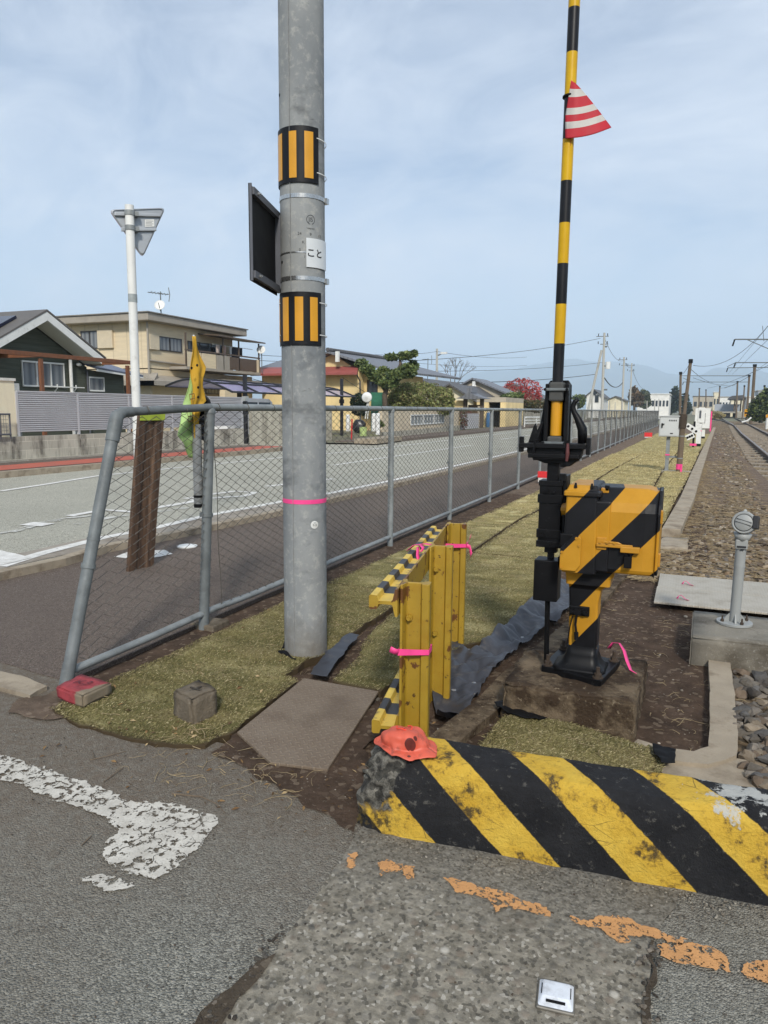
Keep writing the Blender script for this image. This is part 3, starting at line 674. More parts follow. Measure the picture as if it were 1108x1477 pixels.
for (yt, yb, a0, a1, strips) in ((182, 264, -104, 43, ((-76, -54), (-31.5, -13), (5.5, 27))), (421, 498, -98, 49, ((-92, -78), (-57, -37), (-20, 0), (16.5, 36.5)))):
    z1, z0 = pz(437, yt), pz(437, yb)
    gd = part(arc(PHI0 + dg(a0), PHI0 + dg(a1), z0, z1, .003, 40, .004), 'reflector_guard', M_GUARD, pole, bevel=.0015)
    gd['label'] = 'black rubber guard with amber strips'
    for s0, s1 in strips: sub(arc(PHI0 + dg(s0), PHI0 + dg(s1), z0 + .022, z1 - .026, .0075, 8, .0015), 'amber_strip', M_AMBER, gd)
    for zz in (z0 + .055, z1 - .05):
        sub(arc(PHI0 + dg(a1 - 6), PHI0 + dg(a1 + 120), zz - .0022, zz + .0022, .0076, 24, .002), 'cable_tie', M_WHITE, gd)
        sub(arc(PHI0 + dg(a0 - 60), PHI0 + dg(a0 + 8 if a0 < -100 else a0 + 26), zz - .0022, zz + .0022, .0085, 20, .002), 'cable_tie', M_WHITE, gd)
for yy in (282, 401):
    z = pz(437, yy); bd_ = part(arc(0, 2*PI - .001, z - .010, z + .010, .001, 64, .002), 'steel_band', M_STEEL, pole)
    c = pp(PHI0 + dg(84), z, .006); sub(MB().box(c.x - .012, c.x + .012, c.y - .012, c.y + .012, z - .014, z + .014), 'band_clip', M_STEEL, bd_)
z = pz(437, 364); part(arc(0, 2*PI - .001, z - .003, z + .003, .0005, 64, .002), 'thin_strap', M_STEEL, pole)
z = pz(440, 724); part(arc(0, 2*PI - .001, z - .0115, z + .0115, .0006, 64, .0012), 'pink_tape', M_PINK, pole)
# number plate with lettering
pa = pang(443, 365); z0, z1 = pz(455, 386), pz(455, 344)
pl = part(arc(pa, pa + dg(72), z0, z1, .004, 16, .002), 'name_plate', mat('plate_enamel', S(206, 210, 212), .35, var=.05), pole)
def wrap_text(txt, size, phi, z, off, name, m, parent, spacing=1.0, bold=0):
    vs, fs = text_mesh(txt, size, spacing, bold); b = MB()
    out = [pp(phi + v[0]/pr_at(z), z + v[1], off) for v in vs]
    b.add(out, fs); return b.build(name, m, parent) if parent.parent else part(b, name, m, parent)
wrap_text('こと', .046, pang(454.5, 365), pz(454.5, 366), .0075, 'lettering', M_INK, pl, 1.0, .018)
jc = (pang(449, 317), pz(449, 317))
wrap_text('JIS', .029, jc[0], jc[1], .0012, 'stamped_mark', mat('stamp_ink', S(62, 64, 66), .8), pole, .9)
ring = MB(); n = 40; rr = .0205
vs = []
for i in range(n):
    q = 2*PI*i/n
    for r_ in (rr, rr + .003): vs.append(pp(jc[0] + math.cos(q)*r_/PR0, jc[1] + math.sin(q)*r_, .0012))
ring.add(vs, [(2*i, 2*i + 1, (2*i + 3) % (2*n), (2*i + 2) % (2*n)) for i in range(n) if not 28 < i < 32]); part(ring, 'stamped_mark', MATS['stamp_ink'], pole)
wrap_text('T08867023', .0095, pang(449, 330), pz(449, 330), .0012, 'stamped_mark', MATS['stamp_ink'], pole)
for tx, px_, py_ in (('24', 434, 337.5), ('9', 449, 338.5), ('12', 461, 339.5), ('K', 439, 350), ('0', 434.5, 361), ('1', 441, 371)):
    wrap_text(tx, .020, pang(px_, py_), pz(px_, py_), .0012, 'stamped_mark', MATS['stamp_ink'], pole)
# round number tag near the foot
ta, tz = pang(455, 757), pz(455, 757)
tg = MB(); vs = [pp(ta, tz, .006)] + [pp(ta + math.cos(2*PI*i/24)*.021/PR0, tz + math.sin(2*PI*i/24)*.021, .005) for i in range(24)]
tg.add(vs, [(0, 1 + i, 1 + (i + 1) % 24) for i in range(24)])
vs = [pp(ta + math.cos(2*PI*i/24)*.021/PR0, tz + math.sin(2*PI*i/24)*.021, o) for i in range(24) for o in (.005, -.002)]
tg.add(vs, [(2*i, 2*i + 1, (2*i + 3) % 48, (2*i + 2) % 48) for i in range(24)])
tgo = part(tg, 'round_tag', M_WHITE, pole)
wrap_text('9-12', .014, ta, tz - .001, .0075, 'lettering', M_INK, tgo, .9); wrap_text('2024', .007, ta, tz + .011, .0072, 'lettering', M_INK, tgo, 1)
hl = MB()
for px_, py_ in ((407, 128), (408, 603), (410, 375)):
    c = pp(pang(px_, py_), pz(px_, py_), -.006); hl.tube([c, c + (c - Vector((PC.x, PC.y, c.z))).normalized()*.008], .008, 10)
part(hl, 'climbing_hole', M_BLACKM, pole)
# black ground sleeve left of the foot
sl_ = MB()
vs, fs = [], []
for i in range(17):
    q = PHI0 + dg(-150 + 130*i/16); rr = PR0 + .018 + .010*math.sin(i*.9)
    for r_, zz in ((rr, -.01), (rr + .004, .042 + .012*math.sin(i*.7)), (rr + .012, .04 + .012*math.sin(i*.7)), (rr + .012, -.01)):
        vs.append((PC.x + r_*math.cos(q), PC.y + r_*math.sin(q), zz))
for i in range(16):
    for j in range(4): fs.append((i*4 + j, i*4 + (j+1) % 4, (i+1)*4 + (j+1) % 4, (i+1)*4 + j))
sl_.add(vs, [f[::-1] for f in fs]); part(sl_, 'ground_sleeve', M_BLACKM, pole, smooth=True)
# sign board clamped to the pole, seen almost edge-on
sb = thing('sign_board', 'black sign board clamped edge-on to the left side of the concrete pole', 'sign', (-2.03, 3.16, 2.0))
z0, z1 = 2.0, 2.52
x0 = -2.03
pA, pB = Vector((-2.055, 3.40, 0)), Vector((-1.928, 2.955, 0)); z1, z0 = PY(364, 263, 2.955).z, PY(365, 404, 2.955).z; dirv = (pB - pA).normalized(); nrm = Vector((-dirv.y, dirv.x, 0))
def bd(a0, a1, t0, t1, zz0, zz1):
    b = MB(); q = [pA + dirv*a + nrm*t for a, t in ((a0, t0), (a1, t0), (a1, t1), (a0, t1))]
    b.prism([(p.x, p.y, zz0) for p in q], (0, 0, zz1 - zz0)); return b
Lb = (pB - pA).length
part(bd(0, Lb, -.004, .0, z0, z1), 'panel', M_BLACKM, sb)
M_FRAME = mat('sign_frame', S(86, 88, 94), .5, .2, var=.15)
for a in ((0, .026, .0, .03, z0 + .032, z1 - .032), (Lb - .006, Lb, .0, .012, z0, z1)): part(bd(*a), 'frame', M_FRAME, sb)
for zz in (z0 + .03, z1 - .03): part(bd(-.02, Lb - .01, .0, .022, zz - .016, zz + .016), 'bracket_rail', M_FRAME, sb)
for zz in (z0 + .03, z1 - .03):
    part(hexbolt(MB(), pA + dirv*(Lb - .07) + nrm*.022 + Vector((0, 0, zz)), nrm, .008, .008), 'bolt', M_STEEL, sb)
    part(bd(-.035, -.005, -.01, .05, zz - .012, zz + .012), 'pole_clamp', M_STEEL, sb)

# ================================================================== CHAIN-LINK FENCE
FX = -2.79
fence = thing('chain_link_fence', 'long grey chain-link fence between the brown sidewalk and the turf, its end post leaning', 'fence', (FX, 3.79, 0))
posts = [4.79 + 2*i for i in range(34)]
TOPZ, BOTZ = 1.385, .075
proto = None
def fpost(Y, r, top=TOPZ):
    b = MB(); b.tube([(0, 0, -.15), (0, 0, top - .03)], r, 14); b.tube([(0, 0, top - .035), (0, 0, top - .012), (0, 0, top + .002)], [r*1.12, r*1.12, r*.8], 14)
    b.tube([(0, 0, .70), (0, 0, .725)], r*1.22, 14); b.box(-r*1.5, -r*.8, -.012, .012, .698, .726)
    return b
base_post = fpost(0, .029).build('post', M_GALV, fence, loc=(0, posts[0] - 3.79, 0)); auto_smooth(base_post)
for Y in posts[1:]:
    c = base_post.copy(); COL.objects.link(c); c.parent = fence; c.location = (0, Y - 3.79, 0)
corner = fpost(0, .032).build('post', M_GALVD, fence, loc=(.0, 0, 0)); auto_smooth(corner); corner['label'] = 'thick dark corner post'; corner.location = (0, -.125, 0); corner.rotation_euler = (-.0905, 0, 0)
lean = MB()
lp0, lp1 = Vector((FX, 2.545, -.12)), Vector((FX, 2.955, 1.25))
lp0 = Vector((FX, 2.51, -.12))
elb = [lp1, lp1 + Vector((0, .018, .055)), Vector((FX, 2.985, 1.335)), Vector((FX, 3.025, 1.356)), Vector((FX, 3.10, 1.358))]
lean.tube([lp0, lp1], .031, 16); lean.tube([lp0.lerp(lp1, .50), lp0.lerp(lp1, .518)], .037, 16); lean.tube([lp0.lerp(lp1, .60), lp0.lerp(lp1, .61)], .033, 16)
lean.tube([lp0.lerp(lp1, .02), lp0.lerp(lp1, .17)], .0335, 16)
lo = part(lean, 'end_post', M_GALVD, fence); auto_smooth(lo); lo['label'] = 'leaning dented end post'
auto_smooth(part(MB().tube([lp1 - Vector((0, .0135, .045)), *elb], [.036, .037, .037, .035, .030, .028], 16), 'elbow', M_GALVD, fence))
rail = MB(); rail.tube([(FX, 3.09, 1.358), (FX, 3.45, 1.372), (FX, 3.79, TOPZ)], .0235, 14); auto_smooth(part(rail, 'top_rail', M_GALVD, fence))
auto_smooth(part(MB().tube([(FX, 3.79, TOPZ), (FX, 72, TOPZ)], .0235, 14), 'top_rail', M_GALV, fence))
auto_smooth(part(MB().tube([(FX, 2.60, .07), (FX, 3.2, .072), (FX, 3.79, BOTZ + .01), (FX, 4.2, BOTZ), (FX, 72, BOTZ)], .021, 12), 'bottom_rail', M_GALV, fence))
def mesh_panel(L, zt, zb, skew0=0, skew1=0, r=.0025, seed=0):
    """woven wire: upright zigzag wires hooked into each other"""
    b = MB(); p = .056; hz = .028; RR = random.Random(seed)
    n = int(L/p)
    for i in range(n + 1):
        xc = i*p; P = []; nz = int((zt - zb)/hz)
        for j in range(nz + 1):
            side = 1 if (j + i) % 2 else -1
            z = zt - j*hz; t = (zt - z)/(zt - zb)
            y = xc + side*p*.52
            s0 = skew0*t*max(0, 1 - xc/(L*1.0))
            y += s0
            sag = .010*math.sin(xc*2.1 + z*3.3 + seed) + .006*math.sin(z*9 + xc*5)
            if -0.002 + s0 <= y <= L + .002: P.append(Vector((sag + side*.0016, y, z + .004*math.sin(xc*7 + seed))))
        if len(P) > 1: b.tube(P, r, 3, caps=False)
    return b
first = mesh_panel(.83, 1.335, BOTZ + .01, skew0=-.40, r=.0028, seed=3); part_o = first.build('wire_mesh', M_WIRE, fence, loc=(.0, 2.965 - 3.79, 0))
tri = mesh_panel(.98, 1.36, BOTZ, r=.0028, seed=7).build('wire_mesh', M_WIRE, fence, loc=(0, .02, 0))
pm = mesh_panel(2.0, 1.36, BOTZ, seed=1).build('wire_mesh', M_WIRE, fence, loc=(0, 1.0, 0))
pm2 = mesh_panel(2.0, 1.36, BOTZ, seed=9).build('wire_mesh', M_WIRE, fence, loc=(0, 3.0, 0))
for i in range(2, 33):
    c = (pm if i % 2 else pm2).copy(); COL.objects.link(c); c.parent = fence; c.location = (0, 1.0 + 2*i, 0)
tw_ = MB()   # tie wires round the top rail
for y in [3.2 + .33*i for i in range(60)]:
    tw_.tube([(FX + .027*math.cos(q/6*2*PI), y + .004*q/6, TOPZ - (.02 if y < 3.7 else 0) + .027*math.sin(q/6*2*PI)) for q in range(8)], .0018, 4)
part(tw_, 'tie_wire', M_WIRE, fence)
for (Y, sx) in ((3.72, .05),):
    fo = MB().box(FX - .09, FX + .09, Y - .08, Y + .1, -.05, .014); tag(fo.build('footing_stone', M_OLDCONC, bevel=.01), 'flat concrete footing under the corner post of the chain-link fence', 'footing')

# ================================================================== THINGS BEHIND THE FENCE
# brown board tied to a white sign pole
M_BOARD = None
k = NB('brown_board'); p = k.mapv(k.obj(), scale=(9, 9, .8))
c = k.mix(k.ramp(k.noise(3, vec=p, detail=7, rough=.65), .35, .65), S(56, 40, 30), S(100, 76, 56)); c = k.mix(k.ramp(k.noise(14, detail=6, rough=.7), .55, .7, 0, .5), c, S(60, 44, 34))
k.col(c); k.rough(.75); k.bump(k.noise(9, vec=p, detail=6), .004, .8); M_BOARD = k.m
bo = thing('brown_board', 'weathered brown board standing on the sidewalk behind the fence, yellow label at its top', 'board', (-4.28, 4.8, 0))
bb = MB(); u = Vector((.10, .98, 0)).normalized(); nn = Vector((u.y, -u.x, 0)); o_ = Vector((-.015, -.15, 0))
prof = [(0, 0), (.075, 0), (.088, -.018), (.185, -.018), (.20, 0), (.28, 0), (.28, -.035), (0, -.035)]
tilt = Vector((.02, .19, 1.33))
bb.prism([o_ + u*a + nn*t + Vector((0, 0, .0 + .03*0)) for a, t in prof], tilt)
bb.build('plank', M_BOARD, bo, bevel=.004)
lb = MB(); lb.prism([o_ + tilt*.955 + u*a + nn*t for a, t in ((.0, .004), (.28, .004), (.28, .008), (0, .008))], tilt*.043); lb.build('label', mat('lime_label', S(160, 176, 56), .6), bo)
sp = thing('road_sign', 'white pole with a triangular road sign seen from its grey back', 'road sign', (-4.62, 5.2, 0))
b = MB(); b.tube([(-.02, 0, -.1), (.0, 0, 3.12)], .038, 20); auto_smooth(b.build('sign_pole', M_WHITE, sp))
sgd = Vector((.66, .75, 0)).normalized(); sgn = Vector((sgd.y, -sgd.x, 0))     # across the sign; towards the camera
tri_ = [(-.165, 3.08), (.32, 3.155), (.105, 2.70)]
def rtri(inset, r=.05):
    c = Vector((sum(p[0] for p in tri_)/3, sum(p[1] for p in tri_)/3)); P = [c + (Vector(p) - c)*(1 - inset) for p in tri_]; out = []
    for i in range(3):
        a, m_, d = P[i-1], P[i], P[(i+1) % 3]; e0 = m_ + (a - m_).normalized()*r; e1 = m_ + (d - m_).normalized()*r
        for t in (0, .25, .5, .75, 1): out.append((e0*(1-t)**2 + m_*2*t*(1-t) + e1*t*t))
    return out
M_ALU = mat('sign_aluminium', S(168, 172, 176), .42, .5, var=.08, vs=4)
b = MB(); b.prism([sgd*q.x - sgn*.075 + Vector((0, 0, q.y)) for q in rtri(0)], sgn*.006); b.build('sign_plate', M_ALU, sp, bevel=.002)
b = MB(); Pq = rtri(.0); Pi = rtri(.07, .045)
vs = [sgd*q.x - sgn*.068 + Vector((0, 0, q.y)) for q in Pq] + [sgd*q.x - sgn*.058 + Vector((0, 0, q.y)) for q in Pi]
n = len(Pq); b.add(vs, [(i, (i+1) % n, n + (i+1) % n, n + i) for i in range(n)]); b.build('rim', M_ALU, sp)
b = MB(); b.prism([sgd*q.x - sgn*.083 + Vector((0, 0, q.y)) for q in rtri(0)], sgn*.006); b.build('sign_face', mat('sign_red', S(190, 40, 40), .4), sp)
for zz, a0, a1 in ((3.055, -.12, .27), (2.93, -.07, .23)):
    b = MB()
    b.prism([sgd*a0 - sgn*.065 + Vector((0, 0, zz - .025)), sgd*a1 - sgn*.065 + Vector((0, 0, zz - .010 + .02)), sgd*a1 - sgn*.065 + Vector((0, 0, zz + .038)), sgd*a0 - sgn*.065 + Vector((0, 0, zz + .010))], sgn*.02); b.build('channel', M_ALU, sp, bevel=.006)
    b = MB(); b.tube([(0, 0, zz - .02), (0, 0, zz + .02)], .044, 20); b.prism([sgn*-.05 + sgd*.03 + Vector((0, 0, zz - .018)), sgn*-.05 + sgd*.075 + Vector((0, 0, zz - .018)), sgn*.01 + sgd*.075 + Vector((0, 0, zz - .018)), sgn*.01 + sgd*.03 + Vector((0, 0, zz - .018))], (0, 0, .036)); b.build('pole_clamp', M_GALV, sp)
b = MB(); b.prism([sgd*.135 - sgn*.066 + Vector((0, 0, 2.968)), sgd*.215 - sgn*.066 + Vector((0, 0, 2.98)), sgd*.215 - sgn*.066 + Vector((0, 0, 3.042)), sgd*.135 - sgn*.066 + Vector((0, 0, 3.03))], sgn*.003); st_ = b.build('maker_sticker', M_WHITE, sp)
b = MB()
for r_ in range(4):
    zz = 3.018 - r_*.012; b.prism([sgd*(.143) - sgn*.0625 + Vector((0, 0, zz)), sgd*(.207 - .012*(r_ % 2)) - sgn*.0625 + Vector((0, 0, zz + .005)), sgd*(.207 - .012*(r_ % 2)) - sgn*.0625 + Vector((0, 0, zz + .009)), sgd*.143 - sgn*.0625 + Vector((0, 0, zz + .004))], sgn*.0008)
b.build('lettering', mat('grey_print', S(130, 132, 136), .7), st_)
b = MB(); b.tube([(-.004, 0, 2.30), (-.003, 0, 2.37)], .0392, 20); b.build('pole_band', mat('grey_band', S(150, 156, 156), .5, var=.2, vs=30), sp)
lid = MB().lathe([(.10, .0), (.10, .010), (.085, .014), (.0, .014)], tuple(G(270, 787.5, .01)[:2]) + (.004,), 24)
tag(auto_smooth(lid.build('round_cover', M_WHITE)), 'white round cover let into the brown sidewalk behind the fence', 'cover')
# grey pipe holding crossing flags, tied to the corner post
fp = thing('flag_holder_pipe', 'grey plastic pipe tied upright to the fence corner post, holding rolled flags', 'pipe', (-2.845, 3.722, .76))
b = MB(); b.tube([(0, 0, 0), (0, 0, .52)], .029, 18, caps=True); auto_smooth(b.build('tube', mat('grey_pvc', S(140, 142, 142), .5, var=.2, vs=8, spots=[(S(70, 68, 64), 9, .55, .7, .6)]), fp))
b = MB(); b.tube([(0, 0, .06), (0, 0, .075)], .031, 18); b.build('tie', M_BLACKM, fp)
b = MB(); b.tube([(0, 0, -.004), (0, 0, .02)], .0305, 18); b.build('end_cap', M_BLACKM, fp)
def cloth(fn, nu, nv, name, m, parent, thick=.003):
    o = MB().grid(fn, nu, nv).build(name, m, parent, smooth=True); d = o.modifiers.new('solid', 'SOLIDIFY'); d.thickness = thick; d.offset = 0; return o
def ppx(x, y, X=-2.86): return PX(x, y, X)
# profile rows (pixel y: left x, right x) of the two rolled flags, measured on the plane of the pipe
yel = thing('yellow_flag', 'drooping mustard-yellow crossing flag standing in the grey pipe', 'flag', (-2.86, 3.66, 1.3))
green = thing('green_flag', 'pale green cloth flag with brown lettering hanging beside the yellow flag', 'flag', (-2.86, 3.6, 1.2))
YR = [(485, 277, 281), (500, 276, 285), (515, 275.5, 289), (530, 275, 294), (545, 276, 290), (555, 277, 291), (568, 278, 295), (578, 277.5, 296), (586, 279, 289), (600, 278, 286), (625, 278, 286), (650, 282, 289), (668, 285.5, 288)]
GR = [(536, 274, 279), (560, 270.5, 281), (585, 266, 283), (600, 263, 283), (615, 259, 282), (628, 257, 279), (634, 259, 277), (645, 265, 279), (660, 274, 283)]
def rolled(rows, X, depth, ph0, folds):
    def fn(u, v):
        t = v*(len(rows) - 1); i = min(int(t), len(rows) - 2); f = t - i
        y = rows[i][0]*(1-f) + rows[i+1][0]*f; a = rows[i][1]*(1-f) + rows[i+1][1]*f; c = rows[i][2]*(1-f) + rows[i+1][2]*f
        w_ = (c - a)/14; p = PX(a + (c - a)*(.5 - .5*math.cos(u*PI)), y, X)
        p.x += depth*w_*(math.sin(u*PI) + .45*math.sin(u*folds*PI + v*7 + ph0)) + .008*math.sin(v*17 + u*3); return p
    return fn
M_FLAGY = mat('flag_yellow', S(196, 152, 40), .75, var=.12, vs=14, bump=.5, bs=40, bd=.004); M_FLAGG = mat('flag_green', S(172, 204, 128), .75, var=.1, vs=12, bump=.5, bs=35, bd=.004)
c = cloth(rolled(YR, -2.85, .014, .5, 4), 22, 48, 'cloth', M_FLAGY, yel); c.location = -Vector(yel.location)
c = cloth(rolled([(y, a + 2, b_ + 0) for y, a, b_ in YR[:11]], -2.875, -.012, 1.5, 3), 12, 36, 'cloth', M_FLAGY, yel); c.location = -Vector(yel.location)
part(MB().tube([PX(279.5, 483, -2.86), PX(281, 560, -2.86), PX(289, 720, -2.86)], .006, 8), 'staff', M_WHITE, yel)
b = MB()
for x, y in ((284.5, 527), (286, 559), (276.5, 531), (286, 573)):
    c_ = PX(x, y, -2.795); b.blob(c_, .012, sub=1, sq=(.3, 1, .8))
part(b, 'clip', M_BLACKM, yel)
c = cloth(rolled(GR, -2.89, .016, 2.2, 3), 18, 36, 'cloth', M_FLAGG, green); c.location = -Vector(green.location)
vs, fs = text_mesh('田', .085); q0 = PX(272.5, 575, -2.848); q1 = PX(273.5, 601, -2.83)
b = MB()
for tx, (x, y) in (('田', (275, 602)), ('中', (277.5, 575))):
    vs, fs = text_mesh(tx, .085); c_ = PX(x, y, -2.835); b.add([c_ + Vector((.0, v[0]*.75 - v[1]*.12, v[1] + v[0]*.1)) for v in vs], fs)
part(b, 'lettering', mat('brown_print', S(146, 112, 60), .8), green)
coil = thing('coiled_hose', 'black coiled hose hanging behind the corner post of the fence', 'hose', (-2.88, 3.80, 1.36))
b = MB()
for i in range(5):
    ctr = PX(292, 600 - i*4, -2.92 + .012*i) ; rz, ry = .125 - .012*i, .062
    b.tube([ctr + Vector((.01*math.sin(q*3), ry*math.cos(q), rz*math.sin(q) - .02)) for q in [2*PI*j/28 for j in range(29)]], .0135, 8)
auto_smooth(part(b, 'coil', mat('black_hose', S(38, 38, 42), .45, var=.2), coil))
part(MB().blob(PX(293, 603, -2.95), .1, 3, 2, .2, sq=(.25, .55, 1)), 'bag', M_BLACKM, coil, smooth=True)

# ================================================================== SMALL THINGS ON THE NEAR GROUND
def rough_box(pts4, h, zb, seed, amp=.006, cuts=5, top_in=.0):
    """worn block from four ground corners"""
    bm = bmesh.new(); c = sum((Vector((p[0], p[1], 0)) for p in pts4), Vector())/4
    lo_ = [bm.verts.new((p[0], p[1], zb)) for p in pts4]; hi_ = [bm.verts.new((c.x + (p[0] - c.x)*(1 - top_in), c.y + (p[1] - c.y)*(1 - top_in), zb + h)) for p in pts4]
    bm.faces.new(lo_[::-1]); bm.faces.new(hi_)
    for i in range(4): bm.faces.new((lo_[i], lo_[(i+1) % 4], hi_[(i+1) % 4], hi_[i]))
    bmesh.ops.bevel(bm, geom=bm.edges[:], offset=min(.008, h*.12), segments=2, affect='EDGES')
    bmesh.ops.subdivide_edges(bm, edges=bm.edges[:], cuts=cuts, use_grid_fill=True)
    for v in bm.verts:
        q = v.co*22 + Vector((seed*3.1, 0, 0)); v.co += Vector((mnoise.noise(q), mnoise.noise(q + Vector((9, 3, 1))), mnoise.noise(q + Vector((2, 8, 5)))))*amp
    b = MB(); bm.verts.index_update(); bmesh.ops.recalc_face_normals(bm, faces=bm.faces[:])
    b.add([v.co.copy() for v in bm.verts], [tuple(v.index for v in f.verts) for f in bm.faces]); bm.free(); return b
brick = thing('red_brick', 'small red-painted concrete brick with black scrawl at the leaning fence post', 'brick', (-2.58, 2.47, .03))
k = NB('red_brick_paint'); n = k.noise(18, detail=6, rough=.7); x_ = k.xyz()
red = k.mix(k.ramp(n, .4, .65), S(158, 60, 66), S(120, 46, 50))
edge_ = k.math('ADD', k.math('SUBTRACT', x_[0], k.math('MULTIPLY', x_[1], .25)), k.math('MULTIPLY', n, .06))
c = k.mix(k.ramp(edge_, -3.10, -3.085), red, S(124, 112, 94)); k.col(c); k.rough(.8); k.bump(n, .005, .8)
part(rough_box([(-2.675, 2.385), (-2.475, 2.352), (-2.475, 2.535), (-2.695, 2.56)], .062, .018, 2), 'block', k.m, brick, smooth=True)
vs, fs = text_mesh('K3', .085); b = MB(); b.add([Vector((-2.585 + v[0]*.9 + v[1]*.1, 2.465 + v[1]*.8 + v[0]*.1, .087)) for v in vs], fs); part(b, 'scrawl', mat('faded_ink', S(92, 36, 44), .8, var=.3, vs=40), brick)
bst = thing('boundary_stone', 'mossy square boundary stone with a cross cut in its top, standing in the turf corner', 'boundary stone', (-1.95, 2.48, 0))
part(rough_box([(-2.055, 2.465), (-1.905, 2.405), (-1.875, 2.555), (-2.03, 2.625)], .158, -.02, 5, .008, 5, .02), 'stone', M_OLDCONC, bst, smooth=True)
b = MB(); c_ = Vector((-1.966, 2.512, .137)); 
b.box(-.034, .034, -.004, .004, -.004, .004, Matrix.Translation(c_) @ Matrix.Rotation(-.2, 4, 'Z')); b.box(-.004, .004, -.034, -.0045, -.004, .004, Matrix.Translation(c_) @ Matrix.Rotation(-.2, 4, 'Z')); b.box(-.004, .004, .0045, .034, -.004, .004, Matrix.Translation(c_) @ Matrix.Rotation(-.2, 4, 'Z')); part(b, 'cross_mark', mat('dark_groove', S(62, 56, 48), .9), bst)
# dirty chequered cover plate
def checker_mat(name, base, dirt, amt):
    k = NB(name); p1 = k.mapv(k.pos, scale=(1, 1, 1), rot=(0, 0, PI/4))
    x_, y_, _z = k.xyz(p1)
    wv = lambda a, f: k.math('PINGPONG', k.math('MULTIPLY', a, f), 1.0)
    par = k.math('MODULO', k.math('ADD', k.math('ADD', k.math('FLOOR', k.math('MULTIPLY', x_, 36)), k.math('FLOOR', k.math('MULTIPLY', y_, 36))), 2000), 2)
    fx = k.math('ABSOLUTE', k.math('SUBTRACT', k.math('FRACT', k.math('MULTIPLY', x_, 36)), .5)); fy = k.math('ABSOLUTE', k.math('SUBTRACT', k.math('FRACT', k.math('MULTIPLY', y_, 36)), .5))
    a = k.math('MULTIPLY', k.ramp(fx, .16, .10), k.ramp(fy, .44, .36)); b_ = k.math('MULTIPLY', k.ramp(fy, .16, .10), k.ramp(fx, .44, .36))
    h = k.math('ADD', k.math('MULTIPLY', a, par), k.math('MULTIPLY', b_, k.math('SUBTRACT', 1.0, par)))
    n = k.noise(6, detail=8, rough=.7); c = k.mix(k.ramp(n, .35, .65, 0, amt), base, dirt); c = k.mix(k.math('MULTIPLY', h, .5), c, mul(base, 1.4))
    c = k.mix(k.ramp(k.noise(3, detail=6), .55, .7, 0, .5), c, mul(dirt, .75))
    k.col(c); k.rough(.7); k.b.inputs['Metallic'].default_value = .15; k.bump(h, .004, .9); k.bump(n, .003, .5); return k.m
plate = MB(); P4 = [(-1.70, 2.44), (-1.43, 2.27), (-1.20, 2.31), (-1.315, 3.07), (-1.73, 3.075)]
plate.prism([(x, y, .004 + .012*(y > 2.6)) for x, y in P4], (0, 0, .012))
tag(plate.build('cover_plate', checker_mat('dirty_chequer_plate', S(126, 112, 96), S(112, 96, 80), .85), bevel=.002), 'mud-stained chequered steel cover plate between the turf and the yellow rail guard', 'cover plate')
# the two pale plates right of the gate
pl2 = checker_mat('pale_chequer_plate', S(178, 172, 160), S(150, 140, 122), .6)
for (x0, x1, y0, y1, lab) in ((-.16, .72, 5.88, 6.36, 'pale chequered trench plate beside the gravel, the farther of two'), (-.165, .72, 5.38, 5.875, 'pale chequered trench plate against the concrete plinth, the nearer of two')):
    b = MB(); b.prism([(x0, y0, .02), (x1, y0 + .01, .02), (x1, y1 + .01, .02), (x0, y1, .02)], (0, 0, .014)); tag(b.build('trench_plate', pl2, bevel=.002), lab, 'trench plate', 'trench plates')
def ribbon_bit(pts, wdt, name, lab, cat, grp=None):
    b = MB(); vs = []
    for i, p in enumerate(pts):
        p = Vector(p); t = (Vector(pts[min(i+1, len(pts)-1)]) - Vector(pts[max(i-1, 0)])).normalized(); s_ = t.cross(Vector((.2, .3, 1))).normalized()*wdt/2
        vs += [p - s_, p + s_]
    b.add(vs, [(2*i, 2*i + 1, 2*i + 3, 2*i + 2) for i in range(len(pts) - 1)])
    o = b.build(name, M_PINK, smooth=True); d = o.modifiers.new('solid', 'SOLIDIFY'); d.thickness = .0015; return tag(o, lab, cat, grp)
for (x, y), lab in (((990, 843), 'pink tape scrap on the farther pale trench plate'), ((983, 864), 'pink tape scrap on the nearer pale trench plate')):
    c_ = G(x, y, .036); ribbon_bit([c_ + Vector(q) for q in ((-.03, 0, .002), (-.02, .01, .02), (0, .012, .026), (.015, .0, .014), (.03, -.012, .004), (.05, -.018, .002))], .022, 'pink_ribbon', lab, 'ribbon', 'pink tape scraps')
# road stud
stud = thing('road_stud', 'white reflective road stud set in the concrete crossing slab', 'road stud', (-.21, 1.572, .004), rz=.12)
M_STUDB = mat('stud_metal', S(120, 116, 108), .5, .5, var=.2, vs=30); M_STUDW = mat('stud_reflector', S(214, 218, 224), .3, var=.12, vs=16, spots=[(S(150, 150, 150), 20, .55, .7, .5)])
b = MB(); b.prism([(-.044, -.046, 0), (.044, -.046, 0), (.044, .046, 0), (-.044, .046, 0)], (0, 0, .008)); b.build('base', M_STUDB, stud, bevel=.006, seg=3)
b = MB(); vs = [(-.040, -.040, .008), (.040, -.040, .008), (.040, .040, .008), (-.040, .040, .008), (-.030, -.018, .019), (.030, -.018, .019), (.030, .030, .019), (-.030, .030, .019)]
b.add(vs, [(0, 1, 5, 4), (1, 2, 6, 5), (2, 3, 7, 6), (3, 0, 4, 7), (4, 5, 6, 7)]); b.build('lens', M_STUDW, stud, bevel=.004, seg=3)
b = MB(); b.box(-.022, .022, -.031, -.026, .010, .0165); b.box(.031, .0345, -.012, .02, .010, .0165); b.box(-.0345, -.031, -.012, .02, .010, .0165); b.build('slot', M_BLACKM, stud)

